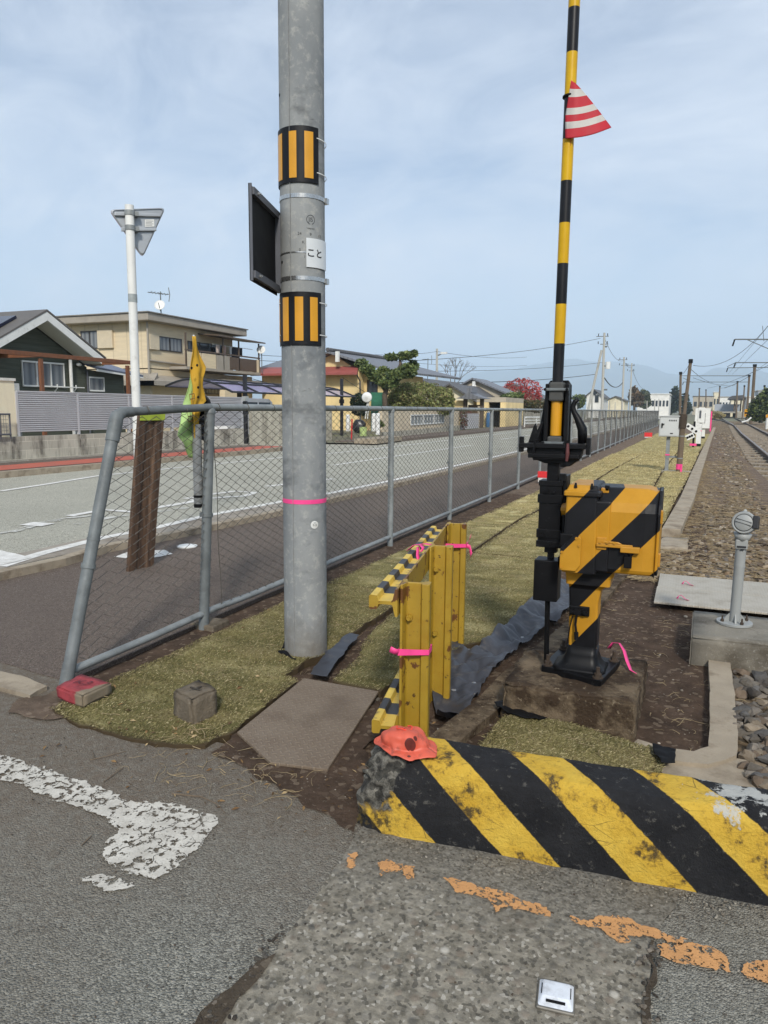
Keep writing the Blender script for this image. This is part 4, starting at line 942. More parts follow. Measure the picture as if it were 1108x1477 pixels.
# ================================================================== STRIPED CONCRETE BLOCK
blk = thing('barrier_block', 'low concrete kerb block with worn black and yellow stripes, broken at its left end', 'barrier block', (-.945, 2.01, 0))
ang = math.atan2(.13, 1.235); ux, uy = Vector((math.cos(ang), math.sin(ang), 0)), Vector((-math.sin(ang), math.cos(ang), 0))
BL = 2.1
def prof_pt(t):
    """front bottom -> front top -> back top -> back bottom"""
    pts = [(0.0, -.03), (.008, .08), (.022, .20), (.032, .235), (.058, .262), (.09, .268), (.185, .272), (.205, .262), (.218, .235), (.226, .1), (.23, -.03)]
    t *= len(pts) - 1; i = min(int(t), len(pts) - 2); f = t - i
    return (pts[i][0]*(1-f) + pts[i+1][0]*f, pts[i][1]*(1-f) + pts[i+1][1]*f)
def blk_pt(u, v):
    s_ = u; L = s_*BL; d, z = prof_pt(v)
    endk = max(0, 1 - L/.16)
    cx, cz = .115, .12
    if endk > 0:
        e = endk*endk
        d = cx + (d - cx)*(1 - .10*e - .18*max(0, endk - .5)); z = z - e*.045*max(0, z/.27)
        L += .045*max(0, z/.27)*e + .012*math.sin(v*40)*e
    z *= 1 - .045*L
    P = Vector((-.945, 2.01, 0)) + ux*L + uy*d + Vector((0, 0, z))
    q = P*26; a = .0028 + .013*max(0, 1 - L/.2)
    nv = Vector((mnoise.noise(q), mnoise.noise(q + Vector((7, 2, 9))), mnoise.noise(q + Vector((3, 8, 1)))))
    q2 = P*7; nv2 = Vector((mnoise.noise(q2), mnoise.noise(q2 + Vector((7, 2, 9))), mnoise.noise(q2 + Vector((3, 8, 1)))))
    return P + nv*a + nv2*.006
b = MB(); b.grid(lambda u, v: blk_pt(u, v), 300, 90)
cap = [blk_pt(0, j/90) for j in range(91)]; cc_ = sum(cap, Vector())/91
o_ = len(b.v)
ring0 = cap
for f in (.75, .5, .25):
    nxt = [cc_ + (p - cc_)*f + ux*(-.012 + .02*mnoise.noise(p*18 + Vector((f*5, 0, 0)))) for p in cap]
    a0 = len(b.v); b.v += [tuple(p) for p in ring0] + [tuple(p) for p in nxt]
    for j in range(90): b.f.append((a0 + j, a0 + j + 1, a0 + 91 + j + 1, a0 + 91 + j)[::-1]); b.mi.append(0)
    ring0 = nxt
a0 = len(b.v); b.v += [tuple(p) for p in ring0] + [tuple(cc_)]
for j in range(90): b.f.append((a0 + j, a0 + 91, a0 + j + 1)); b.mi.append(0)
k = NB('striped_block_paint'); X_, Y_, Z_ = k.xyz(); n8 = k.noise(8, detail=7, rough=.65); n30 = k.noise(34, detail=6, rough=.7); n3 = k.noise(3.1, detail=5)
yrel = k.math('SUBTRACT', k.math('SUBTRACT', Y_, 2.06), k.math('MULTIPLY', k.math('ADD', X_, .945), .105))
s_ = k.math('ADD', X_, k.math('ADD', k.math('MULTIPLY', k.math('SUBTRACT', Z_, .26), .97), k.math('MULTIPLY', yrel, .88)))
s_ = k.math('ADD', s_, k.math('MULTIPLY', k.math('SUBTRACT', n30, .5), .016)); s_ = k.math('ADD', s_, k.math('MULTIPLY', k.math('SUBTRACT', n3, .5), .03))
ph_ = k.math('FRACT', k.math('DIVIDE', k.math('ADD', s_, 10 - .777 - .385*24 + 0.0), .385))
isy = k.math('MULTIPLY', k.ramp(ph_, .0, .012), k.ramp(ph_, .47, .458))
yl = k.mix(k.ramp(n8, .35, .65), S(218, 182, 74), S(200, 158, 50)); yl = k.mix(k.ramp(k.noise(60, detail=5, rough=.75), .54, .68, 0, .5), yl, S(126, 102, 52))
crk = k.math('MULTIPLY', k.ramp(k.voro(13, vec=k.mapv(k.pos, scale=(.45, 1, 1.5)), feature='DISTANCE_TO_EDGE'), .012, .004), k.ramp(k.noise(6), .5, .6)); yl = k.mix(k.math('MULTIPLY', crk, .7), yl, S(90, 72, 40))
yl = k.mix(k.math('MULTIPLY', k.ramp(n8, .535, .59), k.ramp(n30, .42, .55, 0, .9)), yl, S(62, 54, 42))
bl = k.mix(k.ramp(n8, .35, .7), S(24, 24, 27), S(42, 42, 44)); bl = k.mix(k.ramp(n30, .585, .66, 0, .5), bl, S(116, 113, 106)); bl = k.mix(k.ramp(k.noise(95, detail=4, rough=.8), .62, .72, 0, .4), bl, S(92, 90, 86))
c = k.mix(isy, bl, yl)
wq = k.math('ADD', k.noise(16, detail=7, rough=.7), k.math('MULTIPLY', k.math('ADD', k.math('ABSOLUTE', k.math('SUBTRACT', X_, .20)), k.math('MULTIPLY', k.math('ABSOLUTE', k.math('SUBTRACT', Z_, .262)), 2.6)), -1.25)); wh = k.ramp(wq, .40, .44); c = k.mix(k.math('MULTIPLY', wh, .85), c, S(196, 196, 190))
raw = k.mix(k.ramp(n30, .40, .64), S(50, 48, 44), S(138, 134, 124)); raw = k.mix(k.ramp(k.xyz(k.voro(45, out='Color'))[0], .7, .8, 0, .7), raw, S(44, 43, 40))
endm = k.math('ADD', k.math('SUBTRACT', X_, k.math('MULTIPLY', Z_, .28)), k.math('MULTIPLY', k.math('SUBTRACT', n8, .5), .22)); low = k.ramp(k.math('ADD', Z_, k.math('MULTIPLY', k.math('SUBTRACT', n30, .5), .06)), .06, .085)
c = k.mix(k.math('MULTIPLY', k.ramp(endm, -.845, -.862), low), c, raw)
lowm = k.math('MULTIPLY', k.ramp(endm, -.80, -.86), k.math('SUBTRACT', 1.0, low)); c = k.mix(k.math('MULTIPLY', lowm, k.ramp(n30, .46, .56)), c, S(88, 74, 40))
k.col(c); k.rough(.82); k.bump(n30, .012, .9); k.bump(k.noise(110, detail=5, rough=.75), .006, .9); k.b.inputs['Specular IOR Level'].default_value = .3
part(b, 'block', k.m, blk, smooth=True)
# crumpled red-orange cap with a brim and holes
hat = thing('rubber_cap', 'crumpled orange-red rubber cap with a hole, lying on the broken end of the striped block', 'cap', (-.81, 2.11, .27))
def hat_pt(u, v):
    q = u*2*PI; t = v
    r = .012 + .078*math.sin(min(1, t*1.25)*PI/2) if t < .8 else .09 + .026*(t - .8)/.2*(1 + .9*max(0, math.cos(q + .7)))
    z = .064*math.cos(min(1, t*1.2)*PI/2)**.8 if t < .82 else .002 - .01*(t - .82)
    z *= 1 - .25*max(0, math.cos(q - 2.6))*t
    p = Vector((.86*r*math.cos(q), .62*r*math.sin(q), z*.86 + .014))
    qq = p*26; return p + Vector((mnoise.noise(qq), mnoise.noise(qq + Vector((5, 5, 5))), .8*mnoise.noise(qq + Vector((9, 1, 2)))))*.013 - Vector((0, 0, .010*max(0, math.cos(q + .7))*max(0, t - .7)/.3))
b = MB().grid(hat_pt, 64, 30); 
M_HAT = mat('orange_rubber', S(206, 92, 70), .5, var=.12, vs=16, bump=.4, bs=50, spots=[(S(120, 66, 54), 26, .56, .66, .6), (S(90, 56, 48), 11, .62, .68, .6)])
ho = b.build('shell', M_HAT, hat, smooth=True); d_ = ho.modifiers.new('solid', 'SOLIDIFY'); d_.thickness = .003
b = MB()
for (q, t, rx, ry) in ((5.25, .62, .019, .0235), (5.55, .42, .007, .008), (5.1, .9, .006, .004)):
    c_ = hat_pt(q/(2*PI), t); c1 = hat_pt(q/(2*PI) + .02, t); c2 = hat_pt(q/(2*PI), t + .06); e1 = (c1 - c_).normalized(); e2 = (c2 - c_).normalized(); nv = e1.cross(e2).normalized()
    nv = nv if nv.dot(c_ - Vector((0, 0, .02))) > 0 else -nv
    ringp = [c_ + e1*rx*math.cos(2*PI*i/20) + e2*ry*math.sin(2*PI*i/20) for i in range(20)]
    b.prism([p - nv*.004 for p in ringp], nv*.0075)
b.build('hole', mat('cap_inside', S(96, 40, 34), .7, var=.3, vs=50), hat)
b = MB(); top_ = [Vector((.026*math.cos(q), .020*math.sin(q), .073 + .003*math.sin(q*3))) for q in [PI*1.0 + 2*PI*i/20*.72 for i in range(21)]]; b.tube(top_, .0022, 5); b.build('cord', mat('red_cord', S(226, 70, 50), .6), hat)
# ================================================================== YELLOW RAIL GUARD
GO = Vector((-.91, 2.45, 0)); gu = Vector((-.194, .981, 0)).normalized(); gr_ = Vector((gu.y, -gu.x, 0))
guard = thing('rail_guard', 'yellow guard of three rail posts carrying two black and yellow striped rails', 'rail guard', tuple(GO))
def L2(a, b_, z): return gr_*a + gu*b_ + Vector((0, 0, z))
RAILP = [(0, -.052), (.009, -.052), (.018, -.012), (.024, -.0065), (.072, -.0065), (.078, -.026), (.102, -.028), (.108, -.022), (.108, .022), (.102, .028), (.078, .026), (.072, .0065), (.024, .0065), (.018, .012), (.009, .052), (0, .052)]
POSTZ = .735
for i in range(3):
    yb = .734*i + (.03 if i == 1 else 0)
    b = MB(); b.prism([L2(-.052 + h, yb + .055 + s, -.16) for h, s in RAILP], (0, 0, POSTZ + .16)); po = b.build('post', M_YEL, guard, bevel=.0025)
    for zz in ((.60, .075) if i == 0 else (.62, .30) if i == 1 else (.61,)):
        hexbolt(MB(), L2(-.022, yb + .048, zz), -gu, .013, .016).build('bolt', M_YEL, po)
def stripe_rail(zc, y0, y1, name):
    b = MB(); seg = .112; n = int((y1 - y0)/seg) + 1
    top = RAILP
    for i in range(n):
        a, e = y0 + i*seg, min(y1, y0 + (i + 1)*seg)
        if e <= a: break
        sec = [(-.056 - h, zc + s) for h, s in RAILP]
        N_ = len(sec); o = len(b.v)
        for yy in (a, e): b.v += [tuple(L2(x, yy, z)) for x, z in sec]
        for j in range(N_):
            k2 = (j + 1) % N_; foot = j in (0, 13, 14, 15)
            b.f.append((o + j, o + k2, o + N_ + k2, o + N_ + j)); b.mi.append(0 if foot else (1 if i % 2 == 0 else 2))
        if i == 0: b.f.append(tuple(o + j for j in range(N_))[::-1]); b.mi.append(0)
        if e >= y1 - 1e-6: b.f.append(tuple(o + N_ + j for j in range(N_))); b.mi.append(0)
    bm = bmesh.new(); 
    o = b.build(name, [M_YEL, M_YELD, M_BLKSTEEL], guard); 
    me = o.data; bm.from_mesh(me); bmesh.ops.remove_doubles(bm, verts=bm.verts[:], dist=1e-5); bmesh.ops.recalc_face_normals(bm, faces=bm.faces[:]); bm.to_mesh(me); bm.free(); return o
stripe_rail(.672, -.03, 1.62, 'striped_rail'); stripe_rail(.155, .03, 1.56, 'striped_rail')
def wrap_tape(i, zz, lab, tail):
    yb = .734*i + (.03 if i == 1 else 0)
    loop = [(-.055, .0), (.058, .022), (.060, .09), (-.055, .11), (-.058, .0), (.058, .02)]
    t = thing('pink_ribbon', lab, 'ribbon', tuple(GO + L2(0, yb, zz)), 'pink tape tied to the rail guard')
    b = MB(); P = [L2(a, c_, .004*math.sin(3*j)) for j, (a, c_) in enumerate(loop)]; vs = []
    for j, p in enumerate(P): vs += [p - Vector((0, 0, .012)), p + Vector((0, 0, .012 - .004*(j % 2)))]
    b.add(vs, [(2*j, 2*j + 2, 2*j + 3, 2*j + 1) for j in range(len(P) - 1)]); o = b.build('band', M_PINK, t); d = o.modifiers.new('solid', 'SOLIDIFY'); d.thickness = .002
    for T in tail:
        b = MB(); vs = []
        for q in T:
            q = L2(*q); vs += [q - Vector((.004, .0, .011)), q + Vector((.004, .0, .011))]
        b.add(vs, [(2*j, 2*j + 2, 2*j + 3, 2*j + 1) for j in range(len(T) - 1)]); o = b.build('tail', M_PINK, t, smooth=True); d = o.modifiers.new('solid', 'SOLIDIFY'); d.thickness = .0015
wrap_tape(0, .475, 'pink tape tied round the nearest yellow post of the rail guard', [[(-.055, -.002, 0), (-.07, -.01, .006), (-.085, -.012, .014)]])
wrap_tape(2, .612, 'pink tape with fluttering tails on the farthest yellow post of the rail guard', [[(.06, .03, 0), (.075, .03, .03), (.082, .025, .06)], [(.06, .03, 0), (.078, .04, -.01), (.09, .02, -.05), (.082, .03, -.075)]])
t = thing('pink_ribbon', 'pink tape tied in a bow over the upper striped rail', 'ribbon', tuple(GO + L2(-.11, .86, .70)), 'pink tape tied to the rail guard')
for T in ([(-.06, -.02, .0), (-.03, .0, .025), (.02, .02, .03), (.05, .03, .024)], [(-.01, -.02, .02), (-.005, -.05, .01), (.0, -.09, -.005), (.01, -.12, -.02)], [(.0, 0, .028), (.02, -.04, .02), (.015, -.07, .006)]):
    b = MB(); vs = []
    for q in T:
        q = L2(*q); vs += [q - gu*.012 - gr_*.004, q + gu*.012 + gr_*.006]
    b.add(vs, [(2*j, 2*j + 2, 2*j + 3, 2*j + 1) for j in range(len(T) - 1)]); o = b.build('tail', M_PINK, t, smooth=True); d = o.modifiers.new('solid', 'SOLIDIFY'); d.thickness = .0015

# ================================================================== FOUNDATIONS, KERBS, SHEETS ROUND THE GATE
M_FND = mat('earthy_concrete', S(110, 96, 78), .93, var=.3, vs=11, bump=1, bs=55, bd=.012, spots=[(S(58, 46, 36), 5, .44, .56, .9), (S(150, 136, 114), 40, .6, .66, .6), (S(44, 36, 30), 26, .6, .66, .7)], spec=.15)
fnd = rough_box([(-.715, 3.10), (-.145, 3.115), (-.125, 3.70), (-.72, 3.66)], .23, -.08, 8, .014, 12)
tag(fnd.build('gate_foundation', M_FND, smooth=True), 'earth-stained square concrete block carrying the crossing gate', 'foundation')
M_PLINTH = mat('plinth_concrete', S(128, 122, 110), .9, var=.16, vs=6, bump=.9, bs=110, bd=.004, spots=[(S(72, 64, 52), 3.2, .47, .62, .75), (S(168, 164, 154), 60, .58, .68, .5)])
b = rough_box([(.075, 4.235), (1.0, 4.26), (1.0, 4.86), (.085, 4.84)], .19, -.05, 12, .003, 6)
tag(b.build('concrete_plinth', M_PLINTH, smooth=True), 'grey concrete plinth with gritty top carrying the small sensor post', 'plinth')
ribbon('low_kerb', [Vector((-.90, 2.55, 0)), Vector((-.86, 2.85, 0)), Vector((-.80, 3.2, 0)), Vector((-.77, 3.6, 0)), Vector((-.62, 4.6, 0)), Vector((-.52, 5.9, 0)), Vector((-.36, 7.4, 0)), Vector((-.27, 8.4, 0))], .13, -.1, .010, M_FND)
ribbon('low_kerb', [Vector((.225, 4.24, 0)), Vector((.225, 3.75, 0)), Vector((.22, 3.72, 0)), Vector((.215, 3.3, 0)), Vector((.20, 3.08, 0)), Vector((.12, 2.98, 0)), Vector((-.02, 2.96, 0)), Vector((-.14, 3.0, 0))], .11, -.1, .022, M_KERB)
setting(sheet('kerb_end_slab', [(.06, 2.95), (.3, 3.05), (.34, 2.8), (.1, 2.72), (-.05, 2.86)], .006, M_KERB, amp=.03, step=.04, seed=77))
b = MB(); pth = [(-.13, 8.62), (-.10, 9.3), (.02, 12), (.14, 16), (.40, 24), (.72, 34), (1.2, 48), (1.8, 66)]
for i in range(len(pth) - 1):
    n_ = max(1, int((pth[i+1][1] - pth[i][1])/.62))
    for j in range(n_):
        a = Vector((*pth[i], 0)).lerp(Vector((*pth[i+1], 0)), j/n_); e = Vector((*pth[i], 0)).lerp(Vector((*pth[i+1], 0)), (j + 1)/n_ - .012/ (n_ and 1)/ max(.1, 1)); b.prism([a + Vector((-.10, 0, -.1)), a + Vector((.10, 0, -.1)), e + Vector((.10, 0, -.1)), e + Vector((-.10, 0, -.1))], (0, 0, .175))
setting(b.build('track_kerb', M_KERB, bevel=.008))
b = rough_box([(-.26, 7.75), (.05, 7.75), (.05, 8.45), (-.26, 8.45)], .06, -.05, 33, .012, 5); setting(b.build('kerb_end_slab', M_KERB, smooth=True))
# black weed-control sheet, wrinkled and pinned
def drape(name, outline, zf, m, parent=None, step=.012, loc=None):
    J = jag([(a, b_, 0) for a, b_ in outline], .03, .008, 91); bm = bmesh.new(); fc = bm.faces.new([bm.verts.new(p) for p in J])
    if fc.normal.z < 0: bmesh.ops.reverse_faces(bm, faces=[fc])
    for ax, no in ((1, (0, 1, 0)), (0, (1, 0, 0))):
        lo_, hi_ = min(p[ax] for p in J), max(p[ax] for p in J); t = lo_ + step
        while t < hi_:
            co = (0, t, 0) if ax else (t, 0, 0); bmesh.ops.bisect_plane(bm, geom=bm.verts[:] + bm.edges[:] + bm.faces[:], plane_co=co, plane_no=no); t += step
    for v in bm.verts: v.co.z = zf(v.co.x, v.co.y)
    b = MB(); bm.verts.index_update(); b.add([v.co.copy() for v in bm.verts], [tuple(v.index for v in f.verts) for f in bm.faces]); bm.free()
    o = b.build(name, m, parent, smooth=True); d = o.modifiers.new('solid', 'SOLIDIFY'); d.thickness = .003; return o
PINS = [G(x, y, .01) for x, y in ((667, 956), (690, 968), (684, 985), (716, 946), (754, 918), (757, 926), (744, 930), (672, 1024), (687, 998), (655, 990), (797, 896), (676, 935))]
def wrinkle(x, y):
    q = Vector((x*4.2 + y*1.5, y*2.6, 1.7)); a = mnoise.noise(q); z = .022 + .030*(1 - abs(a)*2.2) + .016*(1 - abs(mnoise.noise(Vector((x*9 + 4 - y*3, y*5 + x*4, 2))))*2.6) + .003*(1 - abs(mnoise.noise(Vector((x*27, y*20, 7))))*2.5)
    for p in PINS:
        d2 = (x - p.x)**2 + (y - p.y)**2; k_ = math.exp(-d2/.0028); z = z*(1 - k_) + .006*k_
        th = math.atan2(y - p.y, x - p.x); z += .011*math.sin(th*6 + p.x*40)*math.exp(-d2/.014)*(1 - k_)
    z += .055*math.exp(-((x + .98 + (y - 4.2)*-.09)**2)/.0035)*max(0, min(1, (y - 3.85)/.4))
    return max(z, 0.004) + soil_z(x, y) + .016
M_SHEET = mat('black_weed_sheet', S(54, 56, 63), .48, var=.15, vs=8, bump=.35, bs=240, bd=.0008, spots=[(S(104, 98, 90), 9, .58, .7, .5)], spec=.55)
ws = thing('weed_sheet', 'wrinkled black weed-control sheet pinned down between the turf edge and the gate foundation', 'ground sheet', (-.92, 3.8, 0))
OUT = [tuple(G(x, y, .0)[:2]) for x, y in ((622, 960), (650, 930), (690, 942), (722, 922), (748, 900), (770, 872), (800, 852), (832, 846), (832, 880), (800, 902), (760, 930), (735, 955), (700, 990), (672, 1028), (655, 1036), (632, 1030), (624, 1000))]
ws_o = drape('sheet', OUT, wrinkle, M_SHEET, ws); ws_o.location = -Vector(ws.location)
for p in PINS:
    z = wrinkle(p.x, p.y); part(MB().lathe([(.013, 0), (.013, .002), (.004, .0035), (0, .0035)], (p.x, p.y, z + .0025), 12), 'pin', M_STEEL, ws)
b = drape('weed_sheet', [(-1.72, 3.12), (-1.63, 3.13), (-1.70, 3.45), (-1.76, 3.80), (-1.84, 3.82), (-1.80, 3.45)], lambda x, y: .036 + .004*nz2(x, y, 14), M_SHEET); tag(b, 'narrow black sheet strip showing in the turf joint right of the concrete pole', 'ground sheet')
b = drape('weed_sheet', [(-.76, 3.13), (-.70, 3.06), (-.62, 3.03), (-.52, 3.02), (-.50, 3.06), (-.58, 3.09), (-.66, 3.10), (-.72, 3.20)], lambda x, y: .040 + .02*abs(nz2(x, y, 12)), M_BLACKM, step=.01); tag(b, 'black sheet scrap sticking up at the left foot of the gate foundation', 'ground sheet')
b = drape('weed_sheet', [(-.06, 2.98), (.02, 2.96), (.03, 2.84), (-.02, 2.82), (-.06, 2.90)], lambda x, y: .042 + .022*abs(nz2(x, y, 12)), M_BLACKM, step=.01); tag(b, 'black sheet scrap at the right end of the small turf patch behind the striped block', 'ground sheet')

# ================================================================== CROSSING GATE
gate = thing('crossing_gate', 'yellow and black striped level-crossing gate machine with its striped arm raised upright', 'crossing gate', (-.42, 3.42, .15))
def stripes(name, dx, dz, half, phase, dy=0.0):
    k = NB(name); X_, Y_, Z_ = k.xyz(); n = k.noise(7, detail=6, rough=.65); f = k.noise(45, detail=4, rough=.7)
    s_ = k.math('ADD', k.math('MULTIPLY', X_, dx), k.math('ADD', k.math('MULTIPLY', Z_, dz), k.math('MULTIPLY', Y_, dy)))
    ph_ = k.math('FRACT', k.math('DIVIDE', k.math('ADD', s_, 40*half - phase), 2*half))
    isb = k.math('MULTIPLY', k.ramp(ph_, 0, .008), k.ramp(ph_, .5, .492))
    y_ = k.mix(k.ramp(n, .35, .65), S(180, 128, 28), S(190, 138, 40)); y_ = k.mix(k.ramp(f, .66, .74, 0, .6), y_, S(150, 96, 30))
    y_ = k.mix(k.ramp(k.noise(4, detail=7, rough=.7, vec=k.mapv(k.pos, scale=(3, 3, .5))), .58, .75, 0, .35), y_, S(150, 118, 50))
    k.b.inputs['Specular IOR Level'].default_value = .28
    b_ = k.mix(k.ramp(n, .35, .7), S(13, 13, 16), S(26, 26, 30))
    k.col(k.mix(isb, y_, b_)); k.rough(k.ramp(f, .3, .7, .42, .56)); k.bump(k.noise(25, detail=3), .0015, .25); k.b.inputs['Coat Weight'].default_value = .04; return k.m
M_STRH = stripes('striped_housing_paint', 1, -.89, .149, -1.02 + .12*3.265, .12); M_STRC = stripes('striped_column_paint', 1, -.8, .12, -.93)
M_GYEL = mat('gate_yellow', S(184, 130, 32), .45, var=.1, vs=8, spots=[(S(140, 92, 30), 30, .62, .7, .6)], coat=.1)
bp = MB(); P4 = [Vector((-.585, 3.335, .145)), Vector((-.30, 3.245, .145)), Vector((-.245, 3.56, .145)), Vector((-.545, 3.645, .145))]
bpo = part(bp.prism(P4, (0, 0, .035)), 'base_plate', M_BLACK, gate, bevel=.004); ctr = sum(P4, Vector())/4
for p in P4:
    c_ = p.lerp(ctr, .16); b = MB(); b.tube([c_ + Vector((0, 0, .034)), c_ + Vector((0, 0, .040))], .024, 14); hexbolt(b, c_ + Vector((0, 0, .040)), (0, 0, 1), .017, .016); b.tube([c_ + Vector((0, 0, .05)), c_ + Vector((0, 0, .085))], .009, 8); part(b, 'anchor_bolt', M_BOLT, gate)
# flared foot and tapering column
def sect(cx, cy, hx, hy, r, n=8):
    P = []
    for (sx, sy, q0) in ((1, 1, 0), (-1, 1, .5), (-1, -1, 1), (1, -1, 1.5)):
        for i in range(n + 1):
            q = (q0 + .5*i/n)*PI; P.append((cx + sx*(hx - r) + r*math.cos(q), cy + sy*(hy - r) + r*math.sin(q)))
    return P
def loft(rows):
    b = MB(); vs = []; n = None
    for (z, P) in rows: n = len(P); vs += [(x, y, z) for x, y in P]
    fs = []
    for i in range(len(rows) - 1):
        for j in range(n): fs.append((i*n + j, i*n + (j+1) % n, (i+1)*n + (j+1) % n, (i+1)*n + j))
    fs += [tuple(range(n))[::-1], tuple((len(rows)-1)*n + j for j in range(n))]; return b.add(vs, fs)
part(loft([(.178, sect(-.415, 3.42, .125, .12, .05)), (.19, sect(-.413, 3.42, .105, .10, .045)), (.21, sect(-.41, 3.42, .087, .08, .04)), (.245, sect(-.408, 3.42, .073, .066, .03)), (.29, sect(-.406, 3.42, .066, .06, .022))]), 'foot_casting', M_BLACK, gate, smooth=True)
col_ = part(loft([(.285, sect(-.404, 3.42, .064, .058, .012)), (.50, sect(-.408, 3.42, .066, .06, .012)), (.565, sect(-.405, 3.42, .072, .062, .012)), (.59, sect(-.392, 3.42, .087, .075, .012))]), 'column', M_STRC, gate, bevel=.002)
part(loft([(.59, sect(-.39, 3.42, .098, .09, .014)), (.625, sect(-.39, 3.42, .10, .09, .014)), (.64, sect(-.385, 3.42, .108, .092, .014)), (.66, sect(-.385, 3.42, .108, .092, .014))]), 'collar', M_STRC, gate, bevel=.002)
# column plate with hand-crank socket
cp = part(MB().box(-.468, -.378, 3.345, 3.358, .44, .485), 'crank_plate', M_BLACK, gate, bevel=.003)
for (x, z, r) in ((-.43, .462, .017), (-.455, .462, .010), (-.395, .462, .010)): sub(MB().tube([(x, 3.345, z), (x, 3.325, z)], r, 14), 'socket', M_BLACK, cp)
part(MB().tube([(-.432, 3.335, .455), (-.436, 3.332, .40), (-.43, 3.33, .365)], .0055, 8).tube([(-.43, 3.33, .365), (-.428, 3.33, .33)], .010, 10), 'lock', M_BLACKM, gate)
part(MB().tube([(-.45, 3.338, .44), (-.462, 3.335, .38), (-.47, 3.335, .29)], .003, 6), 'lock_chain', M_BLACKM, gate)
# housing: head at the left, motor case at the right
hd = MB(); hd.prism([(-.500, 3.27, .662), (-.372, 3.255, .662), (-.372, 3.255, 1.012), (-.492, 3.27, 1.012)][0:4], (0, 0, 0)) if False else None
hd = loft([(.660, sect(-.425, 3.42, .075, .158, .012)), (.80, sect(-.425, 3.42, .073, .158, .012)), (1.01, sect(-.425, 3.42, .068, .155, .012))]); part(hd, 'head_case', M_STRH, gate, bevel=.002)
mc = MB(); prof = [(3.285, .668), (3.275, .69), (3.275, .945), (3.295, .985), (3.36, 1.045), (3.54, 1.045), (3.575, 1.01), (3.575, .70), (3.555, .668)]
X0, X1 = -.355, -.108
rows = []
vs = []; n = len(prof)
for x, zf in ((X0 - .01, -.0), (X1 - .05, 0), (X1, -.012)):
    for (y, z) in prof: vs.append((x, y + (.006 if x == X1 and y < 3.4 else 0), z + (zf if z > 1 else 0)))
fs = []
for i in range(2):
    for j in range(n): fs.append((i*n + j, i*n + (j+1) % n, (i+1)*n + (j+1) % n, (i+1)*n + j))
fs += [tuple(range(n)), tuple(2*n + j for j in range(n))[::-1]]
mc.add(vs, [f[::-1] for f in fs]); part(mc, 'motor_case', M_STRH, gate, bevel=.010, seg=3)
part(MB().prism([(X1 + .001, y*.98 + 3.42*.02, z*.97 + .85*.03) for y, z in prof], (.012, 0, 0)), 'end_cover', M_STRH, gate, bevel=.003)
for z in (.93, .74): part(MB().box(X1 + .004, X1 + .022, 3.30, 3.33, z - .03, z + .03), 'cover_clip', M_GYEL, gate, bevel=.004)
neckp = loft([(.985, sect(-.352, 3.42, .03, .12, .012)), (1.0, sect(-.352, 3.42, .03, .12, .012))])
wd = MB(); wd.prism([(-.372, 3.262, .84), (-.325, 3.272, .985), (-.30, 3.272, 1.0), (-.30, 3.40, 1.03), (-.372, 3.40, 1.03)], (.0, .0, .0)) if False else None
part(MB().box(-.37, -.30, 3.268, 3.56, .672, .99), 'joint_web', M_STRH, gate, bevel=.008)
lidm = part(loft([(1.008, sect(-.423, 3.42, .080, .166, .010)), (1.028, sect(-.423, 3.42, .080, .166, .010)), (1.032, sect(-.423, 3.42, .070, .155, .01)), (1.056, sect(-.423, 3.42, .060, .14, .01))]), 'lid', M_STRH, gate, bevel=.003)
for x in (-.455, -.385): sub(MB().tube([(x, 3.272, 1.044), (x, 3.272, 1.066)], [.008, .004], 8), 'lid_stud', M_BLACK, lidm)
for y in (3.36, 3.5): sub(MB().box(-.352, -.318, y - .03, y + .03, 1.02, 1.042), 'lid_hinge', M_GYEL, lidm, bevel=.003)
for o in lidm.children: o.location = (0, 0, 0)
part(MB().box(-.336, -.318, 3.33, 3.37, 1.028, 1.055), 'hinge_knob', M_BLACK, gate, bevel=.003)
fpn = MB(); fpn.prism([(-.506, 3.252, .672), (-.436, 3.252, .672), (-.416, 3.252, .70), (-.416, 3.252, .822), (-.428, 3.252, .832), (-.45, 3.252, .832), (-.506, 3.252, .772)][::-1], (0, -.012, 0)); fo_ = part(fpn, 'front_cover', M_STRH, gate, bevel=.002)
for x, z in ((-.437, .822), (-.424, .79), (-.498, .685), (-.498, .755)): part(MB().tube([(x, 3.242, z), (x, 3.234, z)], .006, 8), 'cover_screw', M_GYEL, gate)
part(MB().box(-.512, -.455, 3.255, 3.30, .775, .835), 'side_block', M_BLACK, gate, bevel=.004)
part(MB().tube([(-.49, 3.42, .93), (-.545, 3.42, .93)], .045, 20), 'arm_shaft', M_GYEL, gate)
# latch bar and padlock
lt = MB(); lt.box(-.352, -.31, 3.262, 3.278, .775, .83); lt.box(-.352, -.20, 3.250, 3.262, .79, .806)
lt.prism([(-.33, 3.25, .806), (-.24, 3.25, .806), (-.26, 3.25, .816), (-.32, 3.25, .818)], (0, .008, 0)); lt.box(-.25, -.17, 3.246, 3.270, .772, .798)
part(lt, 'latch_bar', M_GYEL, gate, bevel=.003)
for x in (-.335, -.305, -.275): part(MB().tube([(x, 3.25, .812), (x, 3.243, .812)], .006, 8), 'latch_rivet', M_GYEL, gate)
part(MB().box(-.232, -.200, 3.245, 3.262, .705, .755).tube([(-.226, 3.253, .755), (-.226, 3.253, .782), (-.216, 3.253, .788), (-.206, 3.253, .782), (-.206, 3.253, .755)], .0035, 6), 'padlock', M_BLACKM, gate, bevel=.003)
